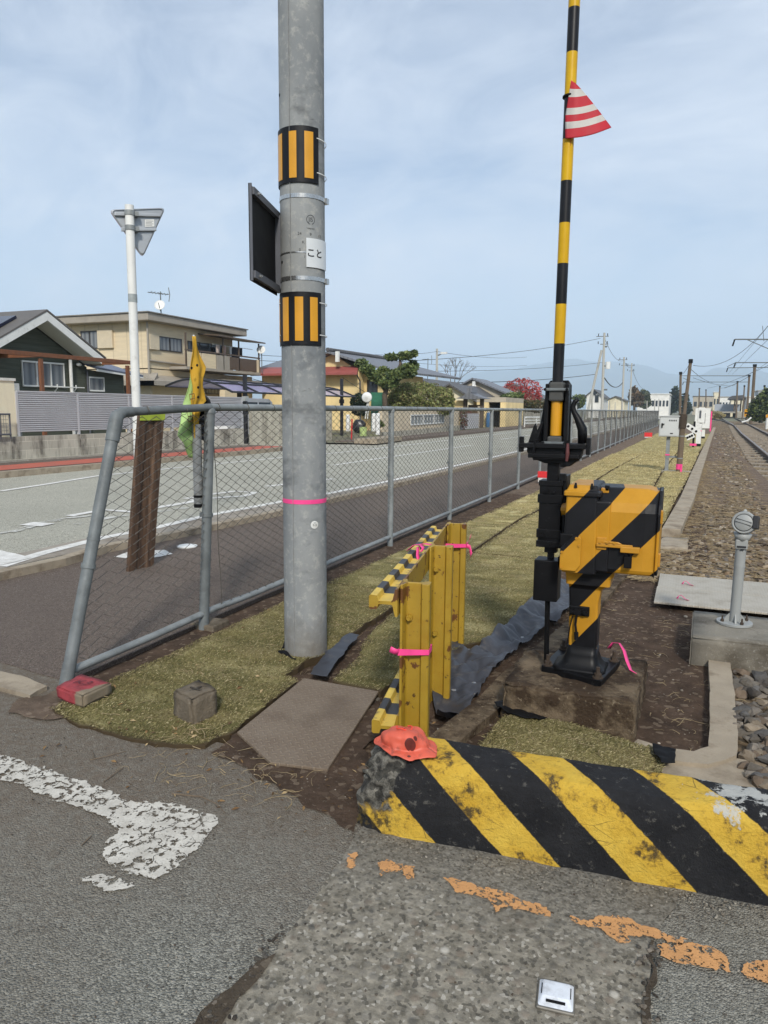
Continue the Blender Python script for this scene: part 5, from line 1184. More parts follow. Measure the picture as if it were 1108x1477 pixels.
# arm carrier
AX, AY = -.577, 3.42
ca = MB(); ca.box(-.634, -.530, 3.375, 3.47, .75, 1.055); part(ca, 'counterweight_case', M_BLACK, gate, bevel=.004)
for z0, z1, e in ((1.035, 1.060, .004), (.955, .995, .006), (.79, .83, .006), (.745, .775, .006)): part(MB().box(-.634 - e, -.530 + e, 3.375 - e, 3.47 + e, z0, z1), 'case_band', M_BLACK, gate, bevel=.002)
part(MB().box(-.528, -.512, 3.385, 3.50, .80, 1.085).box(-.545, -.515, 3.37, 3.40, 1.06, 1.095), 'side_plate', M_BLACK, gate, bevel=.003)
for x, z in ((-.60, 1.01), (-.565, 1.01), (-.58, .765), (-.61, .80)): part(hexbolt(MB(), (x, 3.37, z), (0, -1, 0), .010, .008), 'bolt', M_BLACK, gate)
part(MB().box(-.605, -.548, 3.40, 3.445, .715, .748).box(-.592, -.562, 3.41, 3.435, .68, .718), 'hanger', M_BLACK, gate, bevel=.003)
part(MB().box(-.645, -.532, 3.37, 3.475, .485, .682), 'counterweight', M_BLACK, gate, bevel=.004)
part(MB().box(-.54, -.52, 3.40, 3.44, .65, .70), 'weight_lug', M_BLACK, gate, bevel=.003)
part(MB().tube([(-.577, 3.42, .15), (-.583, 3.42, .49)], .0125, 10), 'support_rod', M_BLACK, gate)
# boom with its clamp
BT = Vector((-.569, 3.42, 5.4)); BB = Vector((-.579, 3.42, 1.05))
k = NB('striped_boom'); Z_ = k.xyz()[2]; ph_ = k.math('FRACT', k.math('DIVIDE', k.math('SUBTRACT', Z_, 1.685 - .352*10), .352)); isy = k.math('MULTIPLY', k.ramp(ph_, 0, .004), k.ramp(ph_, .5, .496))
isy = k.math('MULTIPLY', isy, k.ramp(Z_, 1.30, 1.31))
n = k.noise(9, detail=5); yb_ = k.mix(k.ramp(n, .35, .65), S(206, 164, 16), S(190, 146, 12)); bb_ = k.mix(k.ramp(n, .4, .7), S(14, 14, 17), S(28, 28, 32))
k.col(k.mix(isy, bb_, yb_)); k.rough(.4); k.b.inputs['Specular IOR Level'].default_value = .3
auto_smooth(part(MB().tube([BB, BT], .0245, 20), 'boom', k.m, gate)); 
part(MB().box(-.606, -.552, 3.395, 3.445, 1.04, 1.20), 'arm_stub', M_BLACK, gate, bevel=.003)
part(MB().box(-.588, -.568, 3.390, 3.396, 1.325, 1.425), 'boom_sleeve', M_AMBER, gate) if False else None
cl = MB(); cl.prism([(-.632, 3.455, 1.50), (-.618, 3.455, 1.522), (-.535, 3.455, 1.522), (-.520, 3.455, 1.50), (-.515, 3.455, 1.16), (-.67, 3.455, 1.16), (-.66, 3.455, 1.30)][::-1], (0, .016, 0)); part(cl, 'clamp_plate', M_BLACK, gate, bevel=.003)
for x0, x1 in ((-.630, -.612), (-.540, -.522)): part(MB().box(x0 - .0, x1, 3.40, 3.455, 1.165, 1.505), 'clamp_cheek', M_BLACK, gate, bevel=.004)
for z0, z1 in ((1.425, 1.512), (1.185, 1.265)):
    part(MB().box(-.610, -.546, 3.383, 3.458, z0, z1), 'clamp_pad', M_RUBBER, gate, bevel=.008)
    zz = (z0 + z1)/2 + .01; part(MB().box(-.632, -.520, 3.372, 3.384, zz - .006, zz + .006), 'clamp_bar', M_GALVD, gate, bevel=.002)
    for x in (-.625, -.527): part(hexbolt(MB(), (x, 3.374, zz), (0, -1, 0), .007, .007), 'clamp_bolt', M_BLACK, gate)
part(MB().box(-.615, -.538, 3.392, 3.44, 1.275, 1.42).box(-.602, -.554, 3.385, 3.392, 1.27, 1.42), 'boom_window', M_BLACK, gate) if False else None
part(MB().tube([(-.578, 3.42, 1.268), (-.5775, 3.42, 1.423)], .0255, 20), 'boom_sleeve', M_AMBER, gate)
cr = MB(); cr.prism([(-.70, 3.43, 1.235), (-.44, 3.43, 1.235), (-.455, 3.43, 1.165), (-.50, 3.43, 1.13), (-.545, 3.43, 1.125), (-.545, 3.43, 1.14), (-.615, 3.43, 1.14), (-.67, 3.43, 1.16), (-.70, 3.43, 1.19)], (0, -.055, 0)); part(cr, 'cross_piece', M_BLACK, gate, bevel=.004)
part(MB().box(-.735, -.43, 3.355, 3.372, 1.21, 1.232).box(-.69, -.46, 3.352, 3.37, 1.165, 1.185), 'cross_bar', M_BLACK, gate, bevel=.003)
part(MB().box(-.735, -.718, 3.36, 3.40, 1.19, 1.262), 'cross_bar_end', M_BLACK, gate, bevel=.003); part(MB().box(-.43, -.412, 3.36, 3.40, 1.185, 1.262), 'cross_bar_end', M_BLACK, gate, bevel=.003)
part(MB().tube([(-.655, 3.36, 1.25), (-.67, 3.36, 1.17), (-.665, 3.36, 1.16), (-.52, 3.36, 1.165), (-.515, 3.36, 1.25)], .007, 8), 'release_bow', M_BLACK, gate)
part(MB().tube([(-.51, 3.352, 1.235), (-.508, 3.345, 1.19), (-.51, 3.342, 1.155)], [.006, .009, .006], 10), 'release_grip', mat('maroon_grip', S(84, 40, 40), .6), gate)
horn = [(-.452, 3.41, 1.235), (-.456, 3.41, 1.30), (-.478, 3.41, 1.345), (-.497, 3.41, 1.378), (-.503, 3.41, 1.402), (-.494, 3.41, 1.425), (-.478, 3.41, 1.436)]
part(MB().tube(horn, [.022, .022, .016, .012, .012, .011, .007], 10), 'guide_horn', M_BLACK, gate, smooth=True)
part(MB().prism([(-.70, 3.40, 1.235), (-.655, 3.40, 1.235), (-.632, 3.40, 1.33), (-.645, 3.40, 1.325), (-.662, 3.40, 1.29), (-.668, 3.40, 1.325), (-.678, 3.40, 1.31)][::-1], (0, .02, 0)), 'side_gusset', M_BLACK, gate, bevel=.003)
# striped pennant on the boom
pen = thing('pennant', 'triangular red and grey striped flag tied to the raised gate arm', 'flag', (-.575, 3.40, 2.65))
rowsP = [(116, 824, 829), (132, 820.5, 839), (152, 818, 853), (172, 817, 868), (190, 816, 881), (200, 815.5, 868)]
def pen_pt(u, v):
    t = v; yl = 116 + (200 - 116)*t; xl = 824 - 8.5*min(1, t*1.6)
    xr = 829 + (882 - 829)*t**.9; yr = 119 + (184 - 119)*t
    x = xl + (xr - xl)*u; y = yl + (yr - yl)*u + 3.5*math.sin(u*PI)*t
    Y = 3.39 - .02*math.sin(u*PI*1.2)*t + .06*u*t + .006*math.sin(u*9 + t*4)*t
    return PY(x, y, Y)
b = MB(); b.grid(pen_pt, 18, 42)
fr = [.15, .275, .47, .60, .71, .845, 1.01]; b.mi = []
for j in range(42):
    kx = next(i for i, f_ in enumerate(fr) if (j + .5)/42 < f_); b.mi += [kx % 2]*18
M_PRED = mat('pennant_red', S(178, 34, 48), .7, var=.12, vs=14, bump=.4, bs=300, bd=.0006); M_PGRY = mat('pennant_grey', S(186, 182, 176), .6, var=.15, vs=12)
o = b.build('cloth', [M_PRED, M_PGRY], pen, smooth=True); o.location = -Vector(pen.location); d = o.modifiers.new('solid', 'SOLIDIFY'); d.thickness = .002; d.offset = 0
b = MB().grid(lambda u, v: PY(826 - (6 + 5*v)*u*.9 - 3*v, 116 + 94*v + 6*u*v, 3.40 + .035*u), 5, 20); o = b.build('cloth', [M_PRED], pen, smooth=True); o.location = -Vector(pen.location); d = o.modifiers.new('solid', 'SOLIDIFY'); d.thickness = .002; d.offset = 0
for z in (PY(822, 137, 3.4).z,): part(MB().tube([(AX + .026*math.cos(q), 3.42 + .028*math.sin(q), z) for q in [2*PI*i/14 for i in range(15)]], .006, 6), 'tie', M_BLACKM, pen)
c_ = Vector((-.275, 3.60, .19))
ribbon_bit([c_ + Vector(q) for q in ((-.03, .0, .03), (-.012, .0, .062), (.02, -.005, .066), (.045, -.03, .04), (.065, -.07, .0), (.085, -.10, -.03), (.115, -.12, -.035))], .024, 'pink_ribbon', 'pink ribbon tied to an anchor bolt at the right of the gate base plate', 'ribbon')

# ================================================================== SENSOR POST ON THE PLINTH
sen = thing('sensor_post', 'small grey sensor head on a short grey post bolted to the concrete plinth', 'sensor', (.31, 4.62, .14))
M_SEN = mat('sensor_grey', S(150, 152, 150), .5, var=.08, vs=10, bump=.2, bs=60); M_SEND = mat('sensor_dark', S(40, 40, 42), .5)
b = MB().lathe([(.098, 0), (.098, .012), (.096, .014), (0, .014)], (0, 0, .003), 36); auto_smooth(b.build('base_flange', M_SEN, sen))
for q in (.5, 2.0, 3.6, 5.2): hexbolt(MB(), (.075*math.cos(q), .075*math.sin(q), .016), (0, 0, 1), .010, .014).tube([(.075*math.cos(q), .075*math.sin(q), .03), (.075*math.cos(q), .075*math.sin(q), .052)], .005, 8).build('anchor_bolt', M_BOLT, sen)
for q in (.1, 1.7, 3.2, 4.75):
    d_ = Vector((math.cos(q), math.sin(q), 0)); t_ = Vector((-d_.y, d_.x, 0))*.004; b = MB(); b.prism([d_*.02 + Vector((0, 0, .016)) - t_, d_*.062 + Vector((0, 0, .016)) - t_, d_*.05 + Vector((0, 0, .04)) - t_, d_*.028 + Vector((0, 0, .065)) - t_], t_*2); b.build('gusset', M_SEN, sen)
auto_smooth(MB().tube([(0, 0, .01), (.004, 0, .46)], .029, 20).build('post', M_SEN, sen)); auto_smooth(MB().tube([(.003, 0, .345), (.003, 0, .362)], .0305, 20).build('post_ring', M_SEN, sen))
b = MB(); b.box(-.028, .036, -.034, .03, .455, .51); b.build('neck_block', M_SEN, sen, bevel=.005); MB().box(-.02, .028, -.038, -.034, .465, .475).box(.0, .018, -.038, -.034, .45, .458).build('name_strip', M_SEND, sen)
b = MB(); b.tube([(.004, .0, .50), (.008, 0, .545)], [.034, .05], 20); b.build('yoke', M_SEN, sen, smooth=True)
axis = Vector((-.15, -.97, .18)).normalized(); hc = Vector((.012, .0, .605)); rotm = axis.to_track_quat('Z', 'Y').to_matrix()
auto_smooth(MB().lathe([(.0, -.06), (.05, -.055), (.064, -.03), (.066, .03), (.062, .05), (.058, .052), (.050, .05), (.0, .05)], tuple(hc), 36, rotm).build('head', M_SEN, sen))
auto_smooth(MB().lathe([(.048, .0475), (.046, .056), (.030, .062), (.0, .064)], tuple(hc), 36, rotm).build('lens_cover', M_SEN, sen))
b = MB()
for s_, e_ in ((.012, .041), (-.006, .043)): b.box(-e_, e_, s_ - .0012, s_ + .0012, .055, .0655, Matrix.Translation(hc) @ rotm.to_4x4() @ Matrix.Rotation(-.25, 4, 'Z'))
b.build('lens_slot', M_SEND, sen)
auto_smooth(MB().lathe([(.0505, .046), (.0505, .052), (.0475, .052), (.0475, .046)], tuple(hc), 36, rotm).build('lens_ring', M_SEND, sen))
b = MB(); b.box(.046, .075, -.03, .045, -.045, .058, Matrix.Translation(hc) @ rotm.to_4x4()); b.build('shutter', M_SEND, sen, bevel=.004)
auto_smooth(MB().tube([hc + Vector((0, .02, .060)), hc + Vector((0, .0, .074))], [.014, .008], 12).build('eye_bolt', M_SEN, sen))
# ================================================================== HOUSES ACROSS THE ROAD
def glass(name, c):
    k = NB(name); k.col(c); k.rough(.08); k.b.inputs['Specular IOR Level'].default_value = .6; return k.m
M_GLASS = glass('window_glass', S(52, 58, 64)); 
k = NB('curtain_behind_glass'); w_ = k.n('ShaderNodeTexWave'); w_.inputs['Scale'].default_value = 1.1; w_.inputs['Distortion'].default_value = 1.5
sw = k.math('ADD', k.xyz()[0], k.xyz()[1]); cx = k.n('ShaderNodeCombineXYZ'); k.l(sw, cx.inputs[0]); k.l(cx.outputs[0], w_.inputs['Vector'])
k.col(k.mix(w_.outputs['Fac'], S(92, 96, 100), S(132, 134, 136))); k.rough(.15); M_CURT = k.m
M_WFRAME = mat('white_window_frame', S(226, 226, 222), .4, var=.04); M_DFRAME = mat('dark_window_frame', S(50, 46, 44), .4, var=.1)
def siding(name, c, pitch, axis=2, dark=.55, var=.16):
    k = NB(name); z = k.xyz()[axis]; f = k.math('FRACT', k.math('DIVIDE', k.math('ADD', z, 50), pitch))
    n = k.noise(2.2, detail=6, vec=k.mapv(k.pos, scale=(.6, .6, 6))); cc = k.mix(k.ramp(n, .35, .65), mul(c, 1 - var), mul(c, 1 + var)); line = k.math('MULTIPLY', k.ramp(f, 0, .07), k.ramp(f, 1, .95))
    k.col(k.mix(line, mul(c, dark), cc)); k.rough(.75); k.bump(line, .006, .6); return k.m
M_GREENW = siding('dark_green_siding', S(76, 80, 68), .16); 
def render_wall(name, c, streak=.3):
    k = NB(name); n = k.noise(1.2, detail=6); s_ = k.noise(3, detail=6, vec=k.mapv(k.pos, scale=(1.5, 1.5, .12)))
    cc = k.mix(k.ramp(n, .35, .65), mul(c, .9), mul(c, 1.08)); cc = k.mix(k.ramp(s_, .52, .7, 0, streak), cc, mul(c, .6)); k.col(cc); k.rough(.85); k.bump(k.noise(40, detail=4), .003, .4); return k.m
M_TANW = siding('tan_panel_wall', S(216, 199, 168), .91, 0, .8, .06); M_CREAM = render_wall('cream_render', S(222, 212, 184)); M_YELW = render_wall('yellow_render', S(230, 206, 152), .2); M_BEIGE = render_wall('beige_render', S(206, 190, 164)); M_GREYW = render_wall('grey_render', S(176, 166, 148))
M_WHITEW = render_wall('white_render', S(224, 222, 216), .15)
M_ROOFG = siding('grey_sheet_roof', S(130, 126, 120), .45, 1, .8); M_FASCIA = mat('grey_fascia', S(158, 150, 138), .6, var=.12, vs=2)
def tile_roof(name, c):
    k = NB(name); p = k.xyz(); f = k.math('FRACT', k.math('MULTIPLY', p[0], 3.6)); f2 = k.math('FRACT', k.math('MULTIPLY', p[1], 3.6)); g_ = k.math('MULTIPLY', k.ramp(f, 0, .3), k.ramp(f2, 0, .3))
    k.col(k.mix(k.math('ADD', k.math('MULTIPLY', g_, .7), k.math('MULTIPLY', k.noise(9), .3)), mul(c, .5), mul(c, 1.25))); k.rough(.5); k.bump(g_, .03, .6); return k.m
M_TILE = tile_roof('grey_roof_tiles', S(112, 114, 120)); M_TILED = tile_roof('dark_roof_tiles', S(86, 84, 84)); M_REDROOF = mat('red_sheet_roof', S(152, 82, 76), .6, var=.1, vs=3)
M_WOOD = mat('stained_timber', S(118, 74, 48), .65, var=.2, vs=8, bump=.3)
M_SOLAR = mat('solar_glass', S(34, 38, 58), .12, var=.1)
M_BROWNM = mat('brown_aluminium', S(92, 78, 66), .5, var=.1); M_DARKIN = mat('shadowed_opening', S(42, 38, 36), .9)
def bx(name, m, par, x0, x1, y0, y1, z0, z1, bevel=0): return part(MB().box(x0, x1, y0, y1, z0, z1), name, m, par, bevel=bevel)
def win_x(par, X, y0, y1, z0, z1, fm, panes=2, curtain=True, depth=.08):
    """sliding window in a wall that faces the road (+X)"""
    f = MB(); t = .05
    f.box(X - .02, X + .05, y0, y1, z0, z0 + t); f.box(X - .02, X + .05, y0, y1, z1 - t, z1); n = panes
    for i in range(n + 1):
        yy = y0 + (y1 - y0)*i/n; w_ = t if i in (0, n) else t*.8; a = max(y0, yy - w_/2); b_ = min(y1, yy + w_/2)
        f.box(X - .018, X + .048, a, b_ if b_ > a else a + .03, z0 + t, z1 - t)
    w = part(f, 'window', fm, par); 
    for i in range(n):
        a, b_ = y0 + (y1 - y0)*i/n + .03, y0 + (y1 - y0)*(i + 1)/n - .03
        sub(MB().box(X - .03, X + .012 + .012*(i % 2), a, b_, z0 + .03, z1 - .03), 'pane', M_CURT if (curtain is True or (curtain and i in curtain)) else M_GLASS, w)
    return w
def win_y(par, Y, x0, x1, z0, z1, fm, panes=2, curtain=True):
    """window in a wall that faces along the road towards the crossing (-Y)"""
    f = MB(); t = .05; f.box(x0, x1, Y - .05, Y + .02, z0, z0 + t); f.box(x0, x1, Y - .05, Y + .02, z1 - t, z1)
    for i in range(panes + 1):
        xx = x0 + (x1 - x0)*i/panes; f.box(max(x0, xx - .025), min(x1, xx + .025), Y - .048, Y + .018, z0 + t, z1 - t)
    w = part(f, 'window', fm, par)
    for i in range(panes):
        sub(MB().box(x0 + (x1 - x0)*i/panes + .03, x0 + (x1 - x0)*(i+1)/panes - .03, Y - .015 - .012*(i % 2), Y + .03, z0 + .03, z1 - .03), 'pane', M_CURT if (curtain is True or (curtain and i in curtain)) else M_GLASS, w)
    return w
# ---- dark green bungalow
gh = thing('green_house', 'dark green weatherboard bungalow with a white-edged gable and a timber pergola beam', 'house', (-19, 17, 0))
GX = -19.0; s_ = 19/16
def gp(x, y, X=GX): p = PX(x, y, X); return p.y, p.z
ay, az = gp(68, 449, GX + .74); ry, rz = gp(150, 516, GX + .74); ly = 2*ay - ry
wr = gp(125, 530)[0]; wl = 2*ay - wr
b = MB(); b.prism([(GX, wl, 0), (GX, wr, 0), (GX, wr, rz + (ry - wr)*(az - rz)/(ry - ay) - .32), (GX, ay, az - .34), (GX, wl, rz + (ry - wr)*(az - rz)/(ry - ay) - .32)], (-7, 0, 0)); part(b, 'wall', M_GREENW, gh)
RFG = part(MB().prism([(GX + .75, ay, az + .06), (GX + .75, ry + .1, rz + .02), (GX + .75, ry + .1, rz - .03), (GX + .75, ay, az), (GX + .75, ly, rz - .03), (GX + .75, ly, rz + .02)], (-8.4, 0, 0)), 'roof', mat('slate_roof', S(96, 92, 88), .6, var=.15, vs=3), gh)
for sgn_, (ya, yb) in ((1, (ay, ry)), (-1, (ly, ay))):
    za, zb = (az, rz) if sgn_ > 0 else (rz, az)
    b = MB(); b.prism([(GX + .70, ya, za - .015), (GX + .70, yb, zb - .015), (GX + .70, yb, zb - .27), (GX + .70, ya, za - .27)], (.04, 0, 0)); sub(b, 'bargeboard', M_WHITE, RFG); RFG.children[-1].location = (0, 0, 0)
    b = MB(); b.prism([(GX + .70, ya, za - .25), (GX + .70, yb, zb - .25), (GX + .70, yb, zb - .28), (GX + .70, ya, za - .28)], (-.70, 0, 0)); sub(b, 'soffit', M_WFRAME, RFG)
y0, z1 = gp(30, 519); y1, z0 = gp(93, 559.5); win_x(gh, GX, y0, y1, z0, z1 - .01, M_WFRAME, 3)
yy, zz = gp(98, 517); part(MB().tube([(GX + .10, yy, zz), (GX + .10, yy, .2)], .055, 10), 'downpipe', M_WHITE, gh)
part(MB().tube([(GX + .04, gp(124, 525)[0], 2.6), (GX + .04, gp(124, 525)[0], .2)], .035, 8), 'downpipe', M_FRAME, gh)
w1 = gp(178, 530)[0]; 
b = MB(); b.prism([(GX - .01, wr - .05, 0), (GX - .01, w1, 0), (GX - .01, w1, 2.55), (GX - .01, wr - .05, 2.62)], (-5, 0, 0)); part(b, 'wing_wall', M_GREENW, gh)
b = MB(); b.prism([(GX + .45, wr + .0, 2.66), (GX + .45, w1 + .5, 2.50), (GX + .45, w1 + .5, 2.42), (GX + .45, wr + .0, 2.56)], (-.04, 0, 0)); part(b, 'wing_fascia', M_WHITE, gh)
b = MB(); b.add([(GX + .47, wr - .1, 2.70), (GX + .47, w1 + .5, 2.52), (GX - 2.6, w1 + .5, 3.35), (GX - 2.6, wr - .1, 3.6)], [(0, 1, 2, 3)]); o = part(b, 'wing_roof', mat('blue_slate', S(104, 110, 128), .5, var=.15, vs=3), gh); d = o.modifiers.new('solid', 'SOLIDIFY'); d.thickness = .06
y0, z1 = gp(127, 543); y1, z0 = gp(150, 565); win_x(gh, GX, y0, y1, z0, z1, M_WFRAME, 1)
bm_z = gp(57, 514, -17.2)[1]
pg = [gp(-30, 495, -17.2), gp(57, 514, -17.2), gp(192, 524, -17.2)]
b = MB(); b.prism([(-17.2, pg[0][0] - 2, pg[1][1] + .10), (-17.2, pg[2][0], pg[1][1] + .10 - .0), (-17.2, pg[2][0], pg[1][1] - .02), (-17.2, pg[0][0] - 2, pg[1][1] - .02)], (.09, 0, 0)); part(b, 'pergola_beam', M_WOOD, gh, bevel=.006)
for x in (57, 182): yy = gp(x, 530, -17.2)[0]; bx('pergola_post', M_WOOD, gh, -17.19, -17.10, yy - .05, yy + .05, .1, pg[1][1] - .065)
for yy in (pg[1][0], pg[2][0] - .25): bx('pergola_rafter', M_WOOD, gh, -19.1, -17.22, yy - .04, yy + .04, pg[1][1] - .02, pg[1][1] + .1)
sy, sz = gp(43, 451)
def roof_pt(y, x): return (x, y, az + .07 - (ay - y)*(az - rz)/(ry - ay))
b = MB()
b.prism([roof_pt(ay - .55, GX + .1), roof_pt(ay - .55, GX - 6), roof_pt(ly + .3, GX - 6), roof_pt(ly + .3, GX + .1)], (0, -.03, .07)); part(b, 'solar_panel', M_SOLAR, gh)
lq = gp(111, 526); part(MB().blob((GX + .09, lq[0], lq[1]), .10, 1, 2, .0, sq=(.8, 1, .6)), 'wall_lamp', M_WHITE, gh, smooth=True)
ar = thing('laundry_pole', 'white laundry pole with brackets below the green house window', 'laundry pole', (-18.6, 16.3, 0))
yA, zA = gp(55, 557, -18.5); yB, _z = gp(122, 559, -18.5)
part(MB().tube([(-18.5, yA, zA), (-18.5, yB, zA)], .018, 6), 'pole', M_WHITE, ar)
for x in (83, 110): yy = gp(x, 560, -18.5)[0]; part(MB().tube([(-18.9, yy, zA - .5), (-18.5, yy, zA - .02), (-18.5, yy, zA + .08)], .02, 6), 'bracket', M_WHITE, ar)
# ---- block wall, louvre fence, cream wall
def block_mat(name, base, stain):
    k = NB(name); b_ = k.n('ShaderNodeTexBrick'); b_.inputs['Scale'].default_value = 1; b_.inputs['Brick Width'].default_value = .40; b_.inputs['Row Height'].default_value = .195; b_.inputs['Mortar Size'].default_value = .008
    p = k.xyz(); cx = k.n('ShaderNodeCombineXYZ'); k.l(k.math('ADD', p[1], k.math('MULTIPLY', p[0], .2)), cx.inputs[0]); k.l(p[2], cx.inputs[1]); k.l(cx.outputs[0], b_.inputs['Vector'])
    b_.inputs['Color1'].default_value = mul(base, .85); b_.inputs['Color2'].default_value = mul(base, 1.1); b_.inputs['Mortar'].default_value = mul(base, 1.25)
    s1 = k.noise(1.5, detail=7, rough=.65, vec=k.mapv(k.pos, scale=(1, 2.4, .5))); s2 = k.noise(8, detail=5, rough=.7)
    c = k.mix(k.math('MULTIPLY', k.ramp(s1, .46, .62), k.ramp(s2, .3, .6, .5, .95)), b_.outputs['Color'], stain); k.col(c); k.rough(.9); k.bump(b_.outputs['Fac'], -.006, .6); k.bump(s2, .006, .4); return k.m
M_BLOCK = block_mat('stained_concrete_block', S(182, 177, 162), S(92, 87, 78)); M_BLOCK2 = block_mat('pale_concrete_block', S(178, 172, 156), S(130, 124, 110))
P0, P1 = Vector((-14.02, 6, 0)), Vector((-13.72, 20.45, 0))
def wallrun(a, b_, t, z0, z1, name, m, parent=None):
    d = (b_ - a).normalized(); n = Vector((d.y, -d.x, 0)); q = MB(); q.prism([a + Vector((0, 0, z0)), b_ + Vector((0, 0, z0)), b_ - n*t + Vector((0, 0, z0)), a - n*t + Vector((0, 0, z0))], (0, 0, z1 - z0)); return q.build(name, m) if parent is None else part(q, name, m, parent)
bw = wallrun(P0, P1, .14, .0, .70, 'block_wall', M_BLOCK); tag(bw, 'low stained concrete block wall below the grey louvre fence', 'wall')
lf = thing('louvre_fence', 'grey horizontal louvre privacy fence standing on the stained block wall', 'fence', (-13.9, 12, .7))
M_LOUV = mat('louvre_grey', S(178, 178, 180), .5, 0, var=.06, vs=2)
la = P0.lerp(P1, (11.86 - 6)/14.45); d_ = (P1 - P0).normalized(); nF = Vector((d_.y, -d_.x, 0)); LL = (P1 - la).length; npan = 5
for i in range(npan):
    a0, a1 = LL*i/npan + .03, LL*(i + 1)/npan - .03; b = MB()
    for j in range(19):
        z = .79 + j*.0478
        b.prism([la + d_*a0 - nF*.10 + Vector((0, 0, z)), la + d_*a0 - nF*.05 + Vector((0, 0, z + .01)), la + d_*a0 - nF*.05 + Vector((0, 0, z + .034)), la + d_*a0 - nF*.085 + Vector((0, 0, z + .052))], d_*(a1 - a0))
    part(b, 'louvre_panel', M_LOUV, lf)
for i in range(npan + 1):
    c_ = la + d_*(LL*i/npan); b = MB(); b.prism([c_ + d_*-.028 - nF*.12 + Vector((0, 0, .70)), c_ + d_*.028 - nF*.12 + Vector((0, 0, .70)), c_ + d_*.028 - nF*.045 + Vector((0, 0, .70)), c_ + d_*-.028 - nF*.045 + Vector((0, 0, .70))], (0, 0, 1.0)); part(b, 'post', M_LOUV, lf)
b = MB(); b.prism([la - nF*.12 + Vector((0, 0, 1.692)), la + d_*LL - nF*.12 + Vector((0, 0, 1.692)), la + d_*LL - nF*.04 + Vector((0, 0, 1.692)), la - nF*.04 + Vector((0, 0, 1.692))], (0, 0, .03)); part(b, 'top_rail', M_LOUV, lf)
cw = thing('cream_wall', 'cream rendered gateway wall with a pale cap at the left edge, beside the louvre fence', 'wall', (-14.4, 9, 0))
bx('wall', M_CREAM, cw, -15.0, -13.98, 6, 11.84, .3, 1.93); bx('cap', mat('pale_cap', S(206, 204, 196), .6), cw, -15.05, -13.95, 5.9, 11.86, 1.93, 1.99); bx('return_wall', mat('pale_grey_render', S(186, 186, 182), .8), cw, -16.4, -15.3, 11.84, 13.1, .3, 1.93)
mf = thing('mesh_railing', 'low grey mesh railing in front of the cream wall', 'railing', (-13.85, 10, .68)); 
for zz in (.76, 1.20): part(MB().tube([(-13.86, 6.2, zz), (-13.83, 11.55, zz)], .022, 8), 'rail', M_FRAME, mf)
for yy in (7.6, 9.0, 10.4, 11.3, 11.55): part(MB().tube([(-13.845, yy, .66), (-13.845, yy, 1.20)], .02, 8), 'post', M_FRAME, mf)
b = MB()
for i in range(90): b.tube([(-13.845, 6.2 + i*.059, .77), (-13.845, 6.2 + i*.059, 1.19)], .004, 3)
for j in range(5): b.tube([(-13.842, 6.2, .84 + j*.08), (-13.842, 11.5, .84 + j*.08)], .004, 3)
part(b, 'wire_mesh', M_FRAME, mf)
# ---- two-storey tan house
TX = -25.0
def tp(x, y, X=TX): p = PX(x, y, X); return p.y, p.z
th = thing('tan_house', 'two-storey tan house with flat grey roofs and a roofed balcony', 'house', (-25, 33, 0))
c0, _ = tp(207, 500); TT = tp(207, 452)[1]; TB = tp(207, 463)[1]; e1 = tp(345, 483)[0]; c1 = e1 - .7
bx('wall', M_TANW, th, TX - 7, TX, c0 + .35, c1, 3.3, TB); bx('wall', M_TANW, th, TX - 7.4, TX + .0, c0 + .40, c1 + 2.0, 0, 3.25)
o = bx('roof', M_FASCIA, th, TX - 8, TX + .55, c0 - .25, e1, TB, TT, .03); bx('roof_sheet', M_ROOFG, th, TX - 8.1, TX + .62, c0 - .32, e1 + .06, TT, TT + .05)
zc1, zc0 = tp(207, 540)[1], tp(207, 556)[1]; ye = tp(391, 545)[0]
b = MB(); b.prism([(TX + 1.0, c0 - .5, zc0), (TX + 1.0, c0 - .5, zc0 + .22), (TX - .3, c0 - .5, zc1 + .1), (TX - .3, c0 - .5, zc0)], (0, ye - c0 + .5, 0)); part(b, 'lower_roof', M_FASCIA, th)
b = MB(); b.prism([(TX + 1.0, c0 - .5, zc0), (TX + 1.0, c0 - .5, zc0 + .22), (TX + .5, c0 + .4, zc1 + .1), (TX + .5, c0 + .4, zc0)], (-8.6, 0, 0)); part(b, 'lower_roof', M_FASCIA, th)
y0, z1 = tp(213, 480); y1, z0 = tp(262, 509); ys_ = y0 + (y1 - y0)*.27
bx('shutter_box', mat('cream_shutter', S(206, 192, 166), .6, var=.06), th, TX, TX + .14, y0, ys_, z0, z1 - .05, .01); win_x(th, TX, ys_, y1, z0, z1 - .08, M_DFRAME, 2)
part(MB().tube([(TX + .08, tp(211, 480)[0], TB), (TX + .08, tp(211, 480)[0], zc1)], .05, 8), 'downpipe', M_FASCIA, th)
part(MB().tube([(TX + .08, y0 - .1, z0 - .55), (TX + .08, y1 + .3, z0 - .62)], .05, 8), 'pipe_run', M_FASCIA, th)
y0, _z = tp(180, 552, -25); 
def typ(x, y, Y): p = PY(x, y, Y); return p.x, p.z
YW = c0 + .35
x0, z1 = typ(117, 478, YW); x1, z0 = typ(165, 502, YW); xs = x0 + (x1 - x0)*.55; win_y(th, YW, x0, xs, z0, z1, M_DFRAME, 2); bx('shutter_box', MATS['cream_shutter'], th, xs, x1, YW - .14, YW, z0, z1, .01)
YW2 = c0 + .40; x0, z1 = typ(180, 551, YW2); x1, z0 = typ(221, 571, YW2); xs = x0 + (x1 - x0)*.55; bx('shutter_box', MATS['cream_shutter'], th, xs, x1, YW2 - .14, YW2, z0, z1, .01); win_y(th, YW2, x0, xs, z0, z1, M_DFRAME, 1)
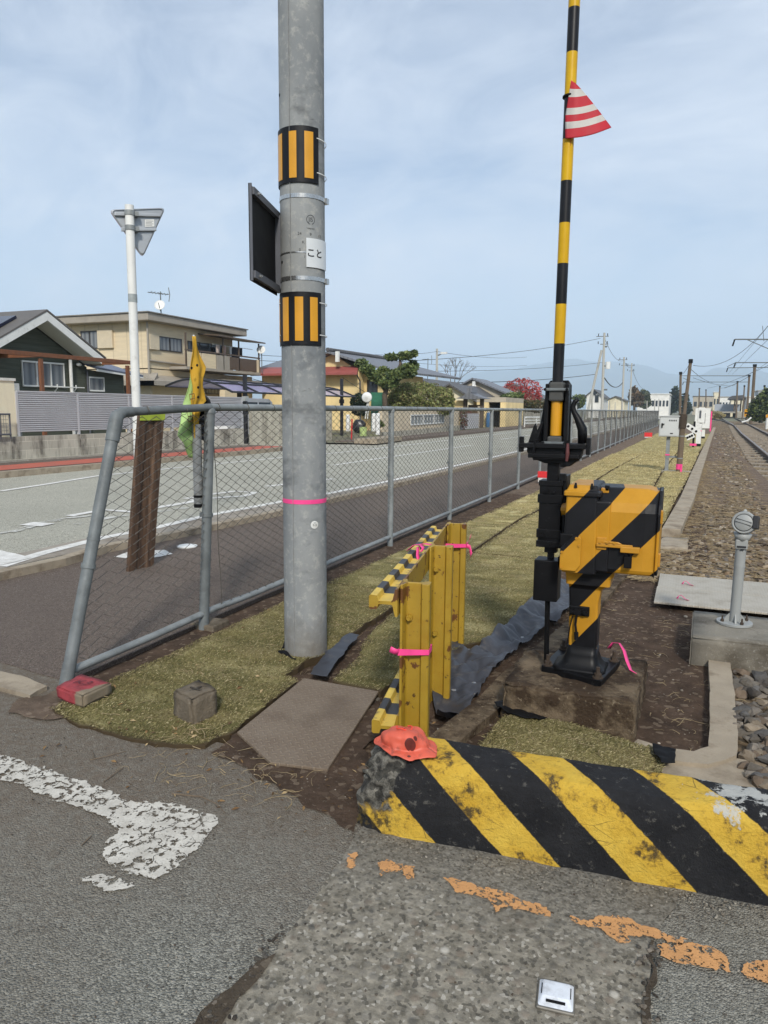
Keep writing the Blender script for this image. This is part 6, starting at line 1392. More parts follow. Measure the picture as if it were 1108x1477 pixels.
y0, z1 = tp(296, 551); y1, z0 = tp(317, 569); win_x(th, TX, y0, y1, z0, z1, M_DFRAME, 1)
# balcony
ya, zt = tp(268, 503, -23.9); yb_ = tp(332, 508, -23.9)[0]; yc = tp(375, 517, -23.9)[0]; zb = tp(300, 531, -23.9)[1]; BXp = -23.9
bx('balcony_slab', M_FASCIA, th, TX - .6, BXp + .02, ya, yc, zb - .14, zb)
for i in range(3): a = ya + (yb_ - ya)*i/3; bx('balcony_panel', M_TANW if i < 2 else M_FASCIA, th, BXp - .05, BXp, a + .04, a + (yb_ - ya)/3 - .04, zb, zt - .12)
bs2 = MB(); n = 22
for i in range(n): a = yb_ + (yc - .35 - yb_)*i/n; bs2.box(BXp - .03, BXp, a, a + (yc - .35 - yb_)/n*.8, zb + .03, zt - .15)
part(bs2, 'balcony_slats', M_BROWNM, th); bx('balcony_panel', M_TANW, th, BXp - .05, BXp, yc - .33, yc, zb, zt - .12); bx('balcony_panel', M_TANW, th, TX - .6, BXp - .06, yc - .05, yc, zb, zt - .12)
bx('hand_rail', M_BROWNM, th, BXp - .08, BXp + .03, ya, yc, zt - .07, zt)
zr = tp(330, 489, -23.9)[1]
for yy in (ya + .05, yb_ - .6, yb_ + .9, yc - .06): bx('balcony_post', M_BROWNM, th, BXp - .07, BXp, yy - .035, yy + .035, zb, zr)
ycan = tp(381, 492, -23.7)[0]; b = MB(); b.prism([(TX - .2, yb_ - 1.4, zr + .18), (TX - .2, ycan, zr + .16), (BXp + .3, ycan, zr), (BXp + .3, yb_ - 1.4, zr + .04)], (0, 0, .07)); part(b, 'balcony_roof', M_BROWNM, th)
yd0, zd1 = tp(270, 483); yd1 = tp(320, 490)[0]; win_x(th, TX, yd0, yd1, zb + .05, zd1 - .3, M_DFRAME, 3, curtain=None)
yv0, zv = tp(325, 546, -23.6); yv1 = tp(376, 548, -23.6)[0]; bx('porch_roof', M_FASCIA, th, TX, -23.6, yv0, yv1, zv - .28, zv - .05); bx('porch_pillar', M_TANW, th, -24.1, -23.75, yv0 + .15, yv0 + 1.3, 0, zv - .285); bx('porch_opening', M_DARKIN, th, TX + .01, TX + .05, yv0 + 1.4, yv1, 0, zv - .3)
lau = thing('laundry', 'dark and pale clothes hanging on the roofed balcony of the tan house', 'laundry', (BXp - .5, yb_ + .6, zt))
for i, (dy, w_, h_, cc) in enumerate(((-.8, .4, .45, S(196, 180, 170)), (-.25, .45, .6, S(188, 160, 150)), (.35, .22, .55, S(220, 220, 218)), (.6, .4, .75, S(44, 42, 50)), (1.05, .35, .7, S(56, 50, 56)), (1.4, .25, .5, S(40, 40, 44)))):
    b = MB(); b.grid(lambda u, v: (BXp - .45 + .05*math.sin(u*5 + i), yb_ + .3 + dy + (u - .5)*w_*(1 - .2*v), zr - .35 - v*h_), 6, 6); o = part(b, 'garment', mat('garment_%s' % 'abcdef'[i], cc, .9), lau); d = o.modifiers.new('solid', 'SOLIDIFY'); d.thickness = .04
part(MB().tube([(BXp - .45, yb_ - 1, zr - .33), (BXp - .45, yc - .1, zr - .33)], .015, 6), 'line', M_WHITE, lau)
def antenna(base, mast, yagi, dish, rd, label, name='roof_antenna', r=.03):
    t = thing(name, label, 'antenna', tuple(base)); part(MB().tube([base, base + Vector((0, 0, mast))], r, 6), 'mast', M_GALVD, t)
    if yagi:
        z = base.z + mast - .1; b = MB(); b.tube([(base.x - .3, base.y - yagi*.6, z), (base.x + .2, base.y + yagi*.4, z)], r*.7, 5)
        for i in range(6): f = -.55 + i*.18; b.tube([(base.x + .3*f - .25, base.y + yagi*f + .18, z), (base.x + .3*f + .25, base.y + yagi*f - .18, z)], r*.45, 4)
        b.tube([(base.x + .2, base.y + yagi*.4, z - .35), (base.x + .2, base.y + yagi*.48, z), (base.x + .2, base.y + yagi*.4, z + .35)], r*.7, 5); part(b, 'aerial', M_GALVD, t)
    if dish is not None:
        ax = Vector((.35, -.85, .38)).normalized(); m = ax.to_track_quat('Z', 'Y').to_matrix(); c_ = base + Vector((0, 0, dish)) + ax*.12
        part(MB().lathe([(0, 0), (rd*.5, .02*rd/.3), (rd, .10*rd/.3), (rd, .115*rd/.3), (rd*.5, .035*rd/.3), (0, .015)], tuple(c_), 24, m), 'dish', M_WHITE, t, smooth=True)
        part(MB().tube([c_ - Vector((0, 0, rd*.9)), c_ + ax*rd*1.1], .018, 5), 'feed_arm', M_GALVD, t)
    return t
p = PX(232.5, 452, TX - .5); q = PX(229, 420, TX - .5); antenna(p, q.z - p.z, 1.0, PX(232, 443, TX - .5).z - p.z, .27, 'television aerial and white dish on the flat roof of the tan house')
p = PX(378, 540, -23.8); antenna(Vector((p.x, p.y, zb)), PX(378, 505, -23.8).z - zb, 0, PX(380, 507, -23.8).z - zb, .26, 'white satellite dish at the far end of the tan house balcony', 'satellite_dish')
# ---- second block wall, carport, van
w2 = wallrun(Vector((-14.15, 21.6, 0)), Vector((-13.35, 26.2, 0)), .14, 0, 1.28, 'block_wall', M_BLOCK2); tag(w2, 'pale concrete block wall in front of the carport, beyond the driveway gap', 'wall')
cpX = -14.9; cpo = thing('carport', 'carport with an arched violet-tinted clear roof on black posts', 'carport', (cpX, 27, 0))
k = NB('violet_polycarbonate'); k.col(S(176, 168, 206)); k.rough(.3); k.alpha(.42); M_POLY = k.m
y0 = PX(335, 567, cpX).y; y1 = PX(513, 572, cpX).y
def cpz(t): return 1.93 + .46*math.sin(t*PI*.85)
rp = [(cpX - 2.9*t, cpz(t)) for t in [i/12 for i in range(13)]]
b = MB(); b.grid(lambda u, v: (cpX - 2.9*u, y0 + (y1 - y0)*v, cpz(u) - .03), 12, 10); o = part(b, 'roof_sheet', M_POLY, cpo, smooth=True); d = o.modifiers.new('solid', 'SOLIDIFY'); d.thickness = .006
M_CPB = mat('black_aluminium', S(38, 38, 42), .45, var=.1)
nr = 7
for i in range(nr): yy = y0 + (y1 - y0)*i/(nr - 1); part(MB().tube([(x, yy, z) for x, z in rp], .04, 6), 'rib', M_CPB, cpo)
for t in (0, .3, .6, 1): part(MB().tube([(cpX - 2.9*t, y0, cpz(t)), (cpX - 2.9*t, y1, cpz(t))], .035, 6), 'purlin', M_CPB, cpo)
for px_ in (354, 493):
    yy = PX(px_, 580, cpX - .25).y; part(MB().box(cpX - .31, cpX - .19, yy - .06, yy + .06, -.05, PX(px_, 541 if px_ == 354 else 546, cpX - .25).z), 'post', M_CPB, cpo, bevel=.005)
    part(MB().tube([(cpX - .25, yy, PX(px_, 543, cpX).z), (cpX - .6, yy + 3.4, cpz(.2) + .05)], .012, 4), 'stay_wire', M_CPB, cpo)
    part(MB().box(cpX - .34, cpX - .16, yy - .09, yy + .09, 1.62, 1.80), 'post_bracket', M_WHITE if px_ == 354 else M_CPB, cpo)
van = thing('parked_van', 'white boxy van parked under the carport behind the pale block wall', 'van', (-16.6, 24.3, 0))
vx0, vx1, vy0, vy1 = -17.4, -15.9, 22.6, 26.0
b = MB(); prof = [(vy0, .35), (vy1, .35), (vy1, 1.0), (vy1 - .15, 1.62), (vy1 - .4, 1.74), (vy0 + .35, 1.76), (vy0 + .1, 1.66), (vy0, 1.1)]
b.prism([(vx1, y, z) for y, z in prof], (vx0 - vx1, 0, 0)); part(b, 'body', mat('van_white', S(232, 232, 232), .25, var=.03, coat=.5), van, bevel=.05, seg=3)
for a, e in ((vy0 + .3, vy0 + 1.1), (vy0 + 1.2, vy0 + 2.1), (vy0 + 2.2, vy1 - .35)): part(MB().box(vx1 - .01, vx1 + .012, a, e, 1.12, 1.60), 'window', M_GLASS, van, bevel=.02)
part(MB().box(vx0 + .15, vx1 - .15, vy0 - .012, vy0 + .05, 1.15, 1.60), 'rear_window', M_GLASS, van)
for yy in (vy0 + .6, vy1 - .6): auto_smooth(part(MB().tube([(vx1 - .15, yy, .32), (vx1 + .02, yy, .32)], .31, 24), 'wheel', M_BLACKM, van))
# ---- yellow house with red eaves
YH = 38.0; yh = thing('yellow_house', 'yellow house with grey roof tiles and a red sheet-metal eave', 'house', (-20, 41, 0))
yx = lambda x, y, Y=YH: (PY(x, y, Y).x, PY(x, y, Y).z)
xl, ze = yx(372, 541); xr = yx(519, 541)[0]; xg = yx(474, 507)[0]; zg = yx(474, 507)[1]
bx('wall', M_YELW, yh, xl, xr - .25, YH + .45, YH + 8, 0, ze + .3)
b = MB(); b.prism([(xg - 2.4, YH + .5, ze + .2), (xr - .3, YH + .5, ze + .2), (xg, YH + .5, zg - .12)], (0, 1, 0)); part(b, 'gable_wall', M_YELW, yh)
b = MB(); b.prism([(xl - .3, YH - .35, ze - .06), (xr, YH - .35, ze - .06), (xr, YH - .35, ze + .06), (xl - .3, YH - .35, ze + .06)], (0, .02, 0)); part(b, 'red_gutter', M_REDROOF, yh)
b = MB(); b.add([(xl - .3, YH - .35, ze + .05), (xr, YH - .35, ze + .05), (xr - .35, YH + .55, ze + .48), (xl - .3, YH + .55, ze + .48)], [(0, 1, 2, 3)]); o = part(b, 'red_eave', M_REDROOF, yh); d = o.modifiers.new('solid', 'SOLIDIFY'); d.thickness = .06
b = MB(); b.add([(xg, YH - .1, zg + .02), (xr + 1.9, YH - .1, ze + .18), (xr + 3.3, YH + 9, ze + .1), (xg + .6, YH + 9, zg + .02)], [(0, 1, 2, 3)]); o = part(b, 'tile_roof', M_TILE, yh); d = o.modifiers.new('solid', 'SOLIDIFY'); d.thickness = .12
b = MB(); b.add([(xg, YH - .1, zg + .02), (xg - 3, YH - .1, ze + .5), (xg - 3, YH + 9, ze + .5), (xg + .6, YH + 9, zg + .02)], [(3, 2, 1, 0)]); o = part(b, 'tile_roof', M_TILE, yh); d = o.modifiers.new('solid', 'SOLIDIFY'); d.thickness = .12
b = MB(); b.add([(xl - .4, YH + .4, ze + .42), (xg - 2.0, YH + .4, ze + .42), (xg - 2.0, YH + 4, ze + 1.25), (xl - .4, YH + 4, ze + 1.25)], [(0, 1, 2, 3)]); o = part(b, 'tile_roof', M_TILE, yh); d = o.modifiers.new('solid', 'SOLIDIFY'); d.thickness = .1
part(MB().tube([(xg, YH - .15, zg + .1), (xg + .6, YH + 9, zg + .1)], .12, 8), 'ridge', M_TILED, yh)
q = yx(485.5, 507, YH - .2); q2 = yx(489, 522, YH - .2); bx('white_duct', M_WHITE, yh, q[0] - .03, q2[0] + .03, YH - .3, YH - .14, q2[1], q[1])
bx('side_wall', M_YELW, yh, xr - .26, xr + 1.3, YH + 1.2, YH + 7, 0, ze + .1)
q = yx(530, 548, YH + 1.2); q2 = yx(545, 568, YH + 1.2); win_y(yh, YH + 1.2, q[0], q2[0], q2[1], q[1], M_DFRAME, 1, None)
part(MB().tube([(xr - .1, YH - .2, ze - .05), (xr - .12, YH + .3, ze - .4), (xr - .12, YH + .4, .2)], .04, 8), 'downpipe', M_FRAME, yh)
q = yx(536, 566, YH + .8); q2 = yx(552, 590, YH + .8); gb = MB(); gb.box(q[0], q2[0], YH + .75, YH + .80, .1, q[1]); tag(gb.build('green_screen', mat('green_mesh', S(52, 116, 92), .7, var=.2, vs=9)), 'green screen panel standing beside the yellow house', 'screen')
# ---- foliage
def leaves(b, c, r, n, size, tints, rng, shell=.45, flat=1.0, up=0.0):
    for _ in range(n):
        while True:
            v = Vector((rng.uniform(-1, 1), rng.uniform(-1, 1), rng.uniform(-1, 1)))
            if v.length <= 1: break
        v = v.normalized()*(shell + (1 - shell)*v.length)
        k_ = 1 + .22*mnoise.noise(v*2.3 + Vector(c)); p = Vector(c) + Vector((v.x*r[0]*k_, v.y*r[1]*k_, v.z*r[2]*k_))
        a = Vector((rng.gauss(0, 1), rng.gauss(0, 1), rng.gauss(0, .7) + up)).normalized(); s_ = a.cross(Vector((rng.gauss(0, 1), rng.gauss(0, 1), rng.gauss(0, 1)))).normalized(); L = size*rng.uniform(.6, 1.3); i0 = len(b.v)
        b.v += [tuple(p - a*L*.5), tuple(p + s_*L*.28), tuple(p + a*L*.5), tuple(p - s_*L*.28)]; b.f.append((i0, i0 + 1, i0 + 2, i0 + 3)); b.mi.append(0)
        t = rng.choice(tints); q = rng.uniform(.65, 1.25); b.cols += [(t[0]*q, t[1]*q, t[2]*q, 1)]*4
k = NB('leaves'); at = k.n('ShaderNodeAttribute', attribute_name='tint'); k.col(at.outputs['Color']); k.rough(.6); k.b.inputs['Subsurface Weight'].default_value = 0
tr_ = k.n('ShaderNodeBsdfTranslucent'); k.l(at.outputs['Color'], tr_.inputs[0]); ms = k.n('ShaderNodeMixShader'); ms.inputs[0].default_value = .35; k.l(k.b.outputs[0], ms.inputs[1]); k.l(tr_.outputs[0], ms.inputs[2]); k.l(ms.outputs[0], k.out.inputs[0]); M_LEAF = k.m
M_BARK = mat('bark', S(92, 80, 68), .9, var=.3, vs=12, bump=.6)
RF = random.Random(77)
def plant(name, label, cat, base, blobs, n, size, tints, trunk=None, shell=.45, group=None, up=0, inner=True):
    t = thing(name, label, cat, tuple(base), group); b = MB(); b.cols = []
    tot = sum(r[0]*r[1]*r[2] for c, r in blobs)**1.0
    wsum = sum((r[0]*r[1]*r[2])**.67 for c, r in blobs)
    for c, r in blobs: leaves(b, c, r, int(n*(r[0]*r[1]*r[2])**.67/wsum), size, tints, RF, shell, up=up)
    o = part(b, 'crown', M_LEAF, t)
    if trunk:
        tb2 = MB()
        for P, rr in trunk: tb2.tube(P, [rr*(1 - .6*i/(len(P) - 1)) for i in range(len(P))], 7)
        part(tb2, 'trunk', M_BARK, t, smooth=True)
    return t
GRN = [S(86, 100, 52), S(104, 118, 64), S(64, 78, 40), S(122, 130, 76)]; PINE = [S(98, 116, 68), S(124, 138, 78), S(140, 150, 92), S(76, 92, 56)]; DKG = [S(44, 60, 40), S(58, 74, 48), S(36, 48, 34)]; HED = [S(142, 148, 88), S(120, 130, 74), S(160, 160, 104), S(128, 118, 82)]
RED = [S(196, 60, 62), S(170, 66, 64), S(206, 92, 82), S(150, 84, 76)]; BRN = [S(112, 92, 66), S(96, 84, 62), S(130, 106, 76)]
Yp = 36.0; pq = lambda x, y, Y=Yp: PY(x, y, Y); u36 = 36*1.2/1040
def pads(L, Y): return [(tuple(PY(x, y, Y + dy)), (rx*Y*1.22/1040, rx*Y*1.0/1040, rz_*Y*1.22/1040)) for x, y, rx, rz_, dy in L]
plant('pine_tree', 'garden pine with cloud-shaped foliage pads on a bent trunk', 'pine tree', (pq(556, 590).x, Yp, 0),
      pads([(585, 513, 11, 5, 0), (565, 515, 9, 4.5, .3), (597, 510, 6, 4, -.2), (588, 535, 13, 9, 0), (596, 528, 7, 8, .3), (570, 541, 12, 7, -.2), (521, 524, 9, 6, .2), (530, 533, 11, 6, 0), (540, 542, 10, 7, .1), (553, 537, 10, 7, .2), (560, 552, 13, 7, -.2), (550, 548, 8, 8, 0)], Yp), 5200, .22, PINE,
      [([pq(556, 600), pq(555, 570), pq(560, 552), pq(572, 540), pq(578, 525), pq(576, 514)], .16), ([pq(556, 565), pq(545, 548), pq(528, 534)], .08), ([pq(572, 540), pq(588, 536)], .06)], .2)
plant('clipped_hedge', 'broad clipped green hedge behind the beige wall', 'hedge', (pq(606, 600, 38).x, 38, 0), pads([(606, 573, 40, 18, 0), (582, 574, 20, 18, -.3), (632, 576, 20, 15, .3), (645, 580, 10, 12, .4), (570, 580, 10, 14, 0), (605, 590, 44, 12, 0)], 38), 9500, .17, HED, None, .62)
plant('round_bush', 'small round dark green bush beside the carport', 'bush', (pq(518, 595, 33).x, 33, 0), pads([(518, 580, 12, 11, 0), (519, 590, 12, 9, 0)], 33), 2200, .13, DKG, None, .5)
plant('low_plant', 'low green plant in the bed below the beige wall', 'plant', (pq(547, 612, 27).x, 27, 0), pads([(546, 612, 7, 5, 0)], 27), 420, .12, GRN, None, .2)
plant('red_leaf_tree', 'dome-shaped tree with thin red autumn leaves', 'tree', (PY(755, 600, 76).x, 76, 0), pads([(753, 566, 24, 17, 0), (742, 570, 14, 11, 1), (766, 570, 12, 11, -1)], 76), 2300, .26, RED, [([PY(753, 590, 76), PY(753, 572, 76), PY(744, 555, 76)], .18), ([PY(753, 574, 76), PY(765, 556, 76)], .1), ([PY(753, 576, 76), PY(735, 566, 76)], .09)], .62)
plant('small_pine', 'small flat-topped garden pine in front of the red tree', 'pine tree', (PY(740, 590, 62).x, 62, 0), pads([(738, 571, 13, 4, 0), (745, 576, 9, 5, .3), (730, 574, 8, 3.5, 0), (750, 570, 5, 3.5, 0)], 62), 1400, .25, PINE, [([PY(742, 592, 62), PY(741, 580, 62), PY(738, 572, 62)], .1)], .2)
plant('trimmed_hedge', 'long brownish green hedge on the wall below the red tree', 'hedge', (PY(755, 595, 60).x, 60, 0), pads([(742, 585, 12, 7, 0), (758, 585, 12, 7, .5), (774, 586, 12, 7, 1)], 60), 2600, .22, [S(86, 84, 48), S(104, 86, 54), S(74, 78, 44)], None, .6)
plant('shrub', 'dark green shrub by the track near the right edge', 'bush', (PY(1095, 600, 92).x, 92, 0), pads([(1098, 588, 10, 14, 0), (1090, 595, 8, 9, -1), (1106, 582, 8, 17, 1)], 92), 2600, .4, DKG + GRN, None, .4)
plant('roadside_tree', 'green tree beyond the white house, left of the tall pole', 'tree', (PY(832, 590, 150).x, 150, 0), pads([(832, 580, 8, 8, 0), (838, 577, 5, 6, 1)], 150), 700, .8, GRN, None, .3)
plant('brown_tree', 'reddish brown tree left of the long white building', 'tree', (PY(916, 590, 190).x, 190, 0), pads([(914, 570, 6, 9, 0), (918, 576, 8, 8, 1)], 190), 800, .9, BRN, [([PY(915, 592, 190), PY(915, 572, 190)], .3)], .3)
plant('grey_green_tree', 'grey-green tree beside the reddish brown one', 'tree', (PY(926, 590, 200).x, 200, 0), pads([(926, 573, 8, 8, 0), (930, 580, 7, 7, 0)], 200), 700, 1.0, [S(104, 110, 84), S(90, 98, 76)], None, .3)
for i, (x, y, r_, h_) in enumerate(((968, 572, 4, 8), (974, 567, 4, 10), (962, 576, 5, 6), (988, 574, 5, 8))):
    plant('conifer_tree', ['tall dark conifer behind the wooden poles', 'tallest dark conifer of the clump behind the wooden poles', 'low dark conifer left of the clump behind the poles', 'dark conifer right of the catenary pole'][i], 'tree', (PY(x, 592, 230).x, 230, 0), pads([(x, y + 4, r_, h_, 0), (x, y + 14, r_*1.5, h_, 0)], 230), 360, 1.3, DKG, None, .2, 'conifers far behind the poles')
bt = thing('bare_tree', 'leafless twiggy tree above the dark tiled roofs', 'tree', (PY(652, 590, 66).x, 66, 0)); b = MB()
def branch(p, d, L, r, n):
    q = p + d*L; b.tube([p, (p + q)/2 + Vector((RF.gauss(0, .05), 0, RF.gauss(0, .05)))*L, q], [r, r*.8, r*.6], 4)
    if n:
        for _ in range(3): branch(q, (d + Vector((RF.gauss(0, .55), RF.gauss(0, .3), RF.gauss(.1, .35)))).normalized(), L*.72, r*.6, n - 1)
branch(PY(652, 590, 66), Vector((0, 0, 1)), 1.7, .09, 4); part(b, 'trunk', M_BARK, bt)
# ---- beige wall with grille, bins, gate, gatehouse, garage, houses behind
bwl = thing('beige_wall', 'beige garden wall with a white grille opening below the clipped hedge', 'wall', (-12.3, 34, 0))
A, B = Vector((-11.75, 27.6, 0)), Vector((-13.0, 42.6, 0)); wallrun(A, B, .16, .0, 1.32, 'wall', M_BEIGE, bwl); wallrun(A + Vector((.03, 0, 0)), B + Vector((.03, 0, 0)), .04, .0, .42, 'plinth', M_BLOCK2, bwl)
dW = (B - A).normalized(); nW = Vector((dW.y, -dW.x, 0))
def along(px_): 
    d = ray(px_, 600); t = (A.x*dW.y - A.y*dW.x)/(d.x*dW.y - d.y*dW.x); return (Vector((d.x*t, d.y*t, 0)) - A).dot(dW)
ga, gb_ = along(592), along(640)
q = lambda a, n_, z: A + dW*a + nW*n_ + Vector((0, 0, z))
gz0, gz1 = .62, 1.12
part(MB().prism([q(ga, .002, gz0), q(gb_, .002, gz0), q(gb_, .002, gz1), q(ga, .002, gz1)], nW*.006), 'opening', mat('grille_shade', S(132, 136, 136), .7), bwl)
gm = MB()
for z in (gz0, gz1 - .05): gm.prism([q(ga, .01, z), q(gb_, .01, z), q(gb_, .01, z + .05), q(ga, .01, z + .05)], nW*.03)
for i in range(4): a = ga + (gb_ - ga)*i/3; gm.prism([q(a - .03, .012, gz0 + .05), q(a + .03, .012, gz0 + .05), q(a + .03, .012, gz1 - .05), q(a - .03, .012, gz1 - .05)], nW*.026)
for i in range(11): a = ga + (gb_ - ga)*i/11; gm.prism([q(a, .014, gz0 + .05), q(a + .02, .014, gz0 + .05), q(a + .02, .014, gz1 - .05), q(a, .014, gz1 - .05)], nW*.015)
part(gm, 'grille', M_WHITE, bwl)
b = MB(); b.prism([q(-3.3, .9, .1), q(-.1, .9, .1), q(-.1, .2, .1), q(-3.3, .0, .1)], (0, 0, .18)); setting(b.build('planter_kerb', M_KERB))
for i, (x, lab) in enumerate(((502, 'white plastic drain pipe standing at the carport entrance'), (539, 'left white pipe of the pair at the beige wall corner'), (545, 'right white pipe of the pair at the beige wall corner'))):
    p = PY(x, 615, 26.8 if i else 27.4); z1 = PY(x, 596 if i else 598, p.y).z; z0 = PY(x, 627 if i == 2 else 622, p.y).z; t = auto_smooth(MB().tube([(p.x, p.y, z0), (p.x, p.y, z1 - .03), (p.x, p.y, z1)], [.085, .085, .05], 12).build('white_pipe', M_WHITE)); tag(t, lab, 'pipe')
p = PY(507, 613, 27.2); tag(MB().tube([(p.x, p.y, .1), (p.x + .03, p.y, .95)], .03, 8).build('red_pole', mat('red_paint', S(200, 40, 50), .5)), 'thin red marker pole at the carport entrance', 'pole')
p = PY(518, 610, 27.6); tag(MB().blob((p.x, p.y, .62), .30, 4, 3, .25, sq=(1, .8, 1.0)).build('rubbish_bag', mat('black_plastic', S(34, 34, 38), .35, var=.2), smooth=True), 'black plastic rubbish bag by the beige wall corner', 'bag')
p = PY(524, 616, 27.2); auto = auto_smooth(MB().lathe([(.10, .25), (.14, .27), (.16, .62), (.17, .63), (.15, .62), (.13, .3)], (p.x, p.y, .0), 16).build('green_bucket', mat('lime_plastic', S(176, 196, 128), .5))); tag(auto, 'pale green bucket beside the black rubbish bag', 'bucket')
tm = thing('traffic_mirror', 'white round road mirror back on a leaning white stand by the carport', 'mirror', (PY(531, 600, 27.5).x, 27.5, .1))
p0, p1 = PY(527, 604, 27.5), PY(531, 574, 27.5); part(MB().tube([p0, p1], .025, 6).tube([p0 + Vector((.1, 0, 0)), p1 + Vector((.05, .02, 0))], .02, 6), 'stand', M_WHITE, tm)
ax = Vector((.2, -.9, .1)).normalized(); part(MB().lathe([(0, .03), (.18, .01), (.22, -.03), (.2, -.04), (0, -.01)], tuple(PY(529, 573, 27.4)), 20, ax.to_track_quat('Z', 'Y').to_matrix()), 'mirror', M_WHITE, tm, smooth=True)
sg = thing('shutter_gate', 'pale grey sliding gate beside the reddish shrub, right of the beige wall', 'gate', (-13.0, 45, 0)); k = NB('corrugated_grey'); f = k.math('FRACT', k.math('MULTIPLY', k.xyz()[1], 7)); k.col(k.mix(f, S(196, 194, 196), S(166, 164, 166))); k.rough(.5); part(MB().box(-13.1, -13.02, 43.0, 47.0, .15, 1.12), 'gate_panel', k.m, sg); part(MB().box(-13.12, -13.0, 47.02, 47.14, .1, 1.6), 'gate_post', M_GREYW, sg); part(MB().box(-13.6, -13.5, 43, 47, 1.1, 1.42), 'back_board', mat('red_brown_board', S(120, 78, 60), .8), sg)
plant('reddish_shrub', 'dry reddish creeper hanging at the end of the beige wall', 'shrub', (-12.9, 42.7, 0), [((-12.8, 42.6, .9), (.25, .4, .6)), ((-12.75, 42.8, .5), (.2, .3, .4))], 500, .12, [S(128, 78, 66), S(110, 86, 68), S(90, 96, 60)], None, .2)
def gable_house(name, label, apex, left, right, Y, dep, wallm, roofm, over=.4, zb=0, t=.14):
    """house whose gable faces the crossing: pixel apex, pixel eave ends, distance"""
    h = thing(name, label, 'house', (PY(apex[0], apex[1], Y).x, Y, 0)); a = PY(*apex, Y); l = PY(*left, Y); r = PY(*right, Y)
    part(MB().prism([(l.x + over, Y, zb), (r.x - over, Y, zb), (r.x - over, Y, r.z + over*(a.z - r.z)/(r.x - a.x)*1 - t), (a.x, Y, a.z - t), (l.x + over, Y, l.z + over*(a.z - l.z)/(a.x - l.x) - t)], (0, dep, 0)), 'wall', wallm, h)
    part(MB().prism([(l.x, Y - .4, l.z), (a.x, Y - .4, a.z), (r.x, Y - .4, r.z), (r.x, Y - .4, r.z - t), (a.x, Y - .4, a.z - t), (l.x, Y - .4, l.z - t)][::-1], (0, dep + .8, 0)), 'roof', roofm, h); return h
h = gable_house('grey_house', 'grey rendered house with a low gable, behind the garage', (683, 545), (655, 560), (738, 569), 62, 4, M_GREYW, M_TILE); p = PY(683, 560, 61.5)
antenna(Vector((p.x, 61.6, p.z - .3)), 1.0, 0, .35, .2, 'white dish on the gable of the grey house', 'satellite_dish'); part(MB().box(p.x - .12, p.x + .12, 61.5, 61.8, PY(683, 560, 61.5).z, PY(683, 550, 61.5).z), 'vent_pipe', M_WHITE, h)
h = gable_house('dark_roofed_house', 'house with dark grey tiled roof behind the clipped hedge', (606, 545), (560, 572), (668, 575), 56, 10, M_GREYW, M_TILED)
h2 = gable_house('brown_roofed_house', 'low house with brown tiled roof left of the grey gable', (650, 553), (625, 568), (690, 578), 54, 8, M_CREAM, M_TILED)
p = PY(611, 545, 55.5); antenna(Vector((p.x, p.y + 1, p.z - .4)), 2.0, .8, .75, .25, 'aerial and white dish above the hedge and dark tiled roof')
gt = thing('roofed_gate', 'small Japanese entrance gate with a curved grey tile roof', 'gate', (PY(680, 600, 49).x, 49, 0)); p0, p1, pa_ = PY(661, 575, 49), PY(703, 575, 49), PY(680, 566, 49)
part(MB().prism([(p0.x, 48.4, p0.z), ((p0.x*.5 + pa_.x*.5), 48.4, (p0.z*.62 + pa_.z*.38)), (pa_.x, 48.4, pa_.z), ((p1.x*.5 + pa_.x*.5), 48.4, (p1.z*.62 + pa_.z*.38)), (p1.x, 48.4, p1.z), (pa_.x, 48.4, p1.z - .05)][::-1], (0, 1.8, 0)), 'roof', M_TILE, gt); part(MB().box(pa_.x - .15, pa_.x + .15, 48.5, 50, pa_.z - .02, pa_.z + .3), 'ridge_end', M_TILE, gt)
for xx in (p0.x + .5, p1.x - .4): part(MB().box(xx - .12, xx + .12, 49, 49.25, 0, p1.z - .02), 'post', M_BARK, gt)
part(MB().box(p0.x + .62, p1.x - .52, 49.4, 49.5, .1, 1.7), 'door', mat('brown_door', S(104, 84, 66), .8), gt); bx('side_wall', M_YELW, gt, p0.x - 1.0, p0.x + .36, 49.05, 49.2, 0, 2.0)
gg = thing('garage', 'flat-roofed yellow garage with a dark open bay', 'garage', (PY(710, 600, 52).x, 52, 0)); g0, g1, gi0, gi1 = PY(688, 573, 52), PY(730, 573, 52), PY(705, 580, 52), PY(722, 580, 52)
bx('pillar', M_YELW, gg, g0.x, gi0.x, 52, 52.3, 0, gi0.z); bx('pillar', M_YELW, gg, gi1.x, g1.x, 52, 52.3, 0, gi0.z); bx('roof_band', M_GREYW, gg, g0.x, g1.x, 51.98, 58, gi0.z, g0.z); bx('side_wall', M_YELW, gg, g1.x - .15, g1.x - .0, 52.31, 58, 0, gi0.z - .003); bx('side_wall', M_YELW, gg, g0.x, g0.x + .15, 52.31, 58, 0, gi0.z - .003); bx('back_wall', M_DARKIN, gg, g0.x + .15, g1.x - .15, 57.8, 58, 0, gi0.z - .003)
bl_ = thing('blue_barrel', 'blue plastic barrel at the garage entrance', 'barrel', (PY(706, 608, 51.5).x, 51.5, .1)); auto_smooth(MB().lathe([(.2, 0), (.24, .1), (.24, .95), (.2, 1.05), (0, 1.05)], (0, 0, 0), 16).build('drum', mat('blue_plastic', S(70, 120, 170), .5), bl_)); auto_smooth(MB().lathe([(.16, 1.05), (.17, 1.2), (0, 1.25)], (0, 0, 0), 14).build('cap', M_WHITE, bl_))
b3 = wallrun(Vector((PY(731, 600, 58).x, 56, 0)), Vector((PY(790, 600, 66).x, 84, 0)), .16, 0, 1.25, 'block_wall', M_BLOCK2); tag(b3, 'block wall below the brownish hedge and the red tree', 'wall')
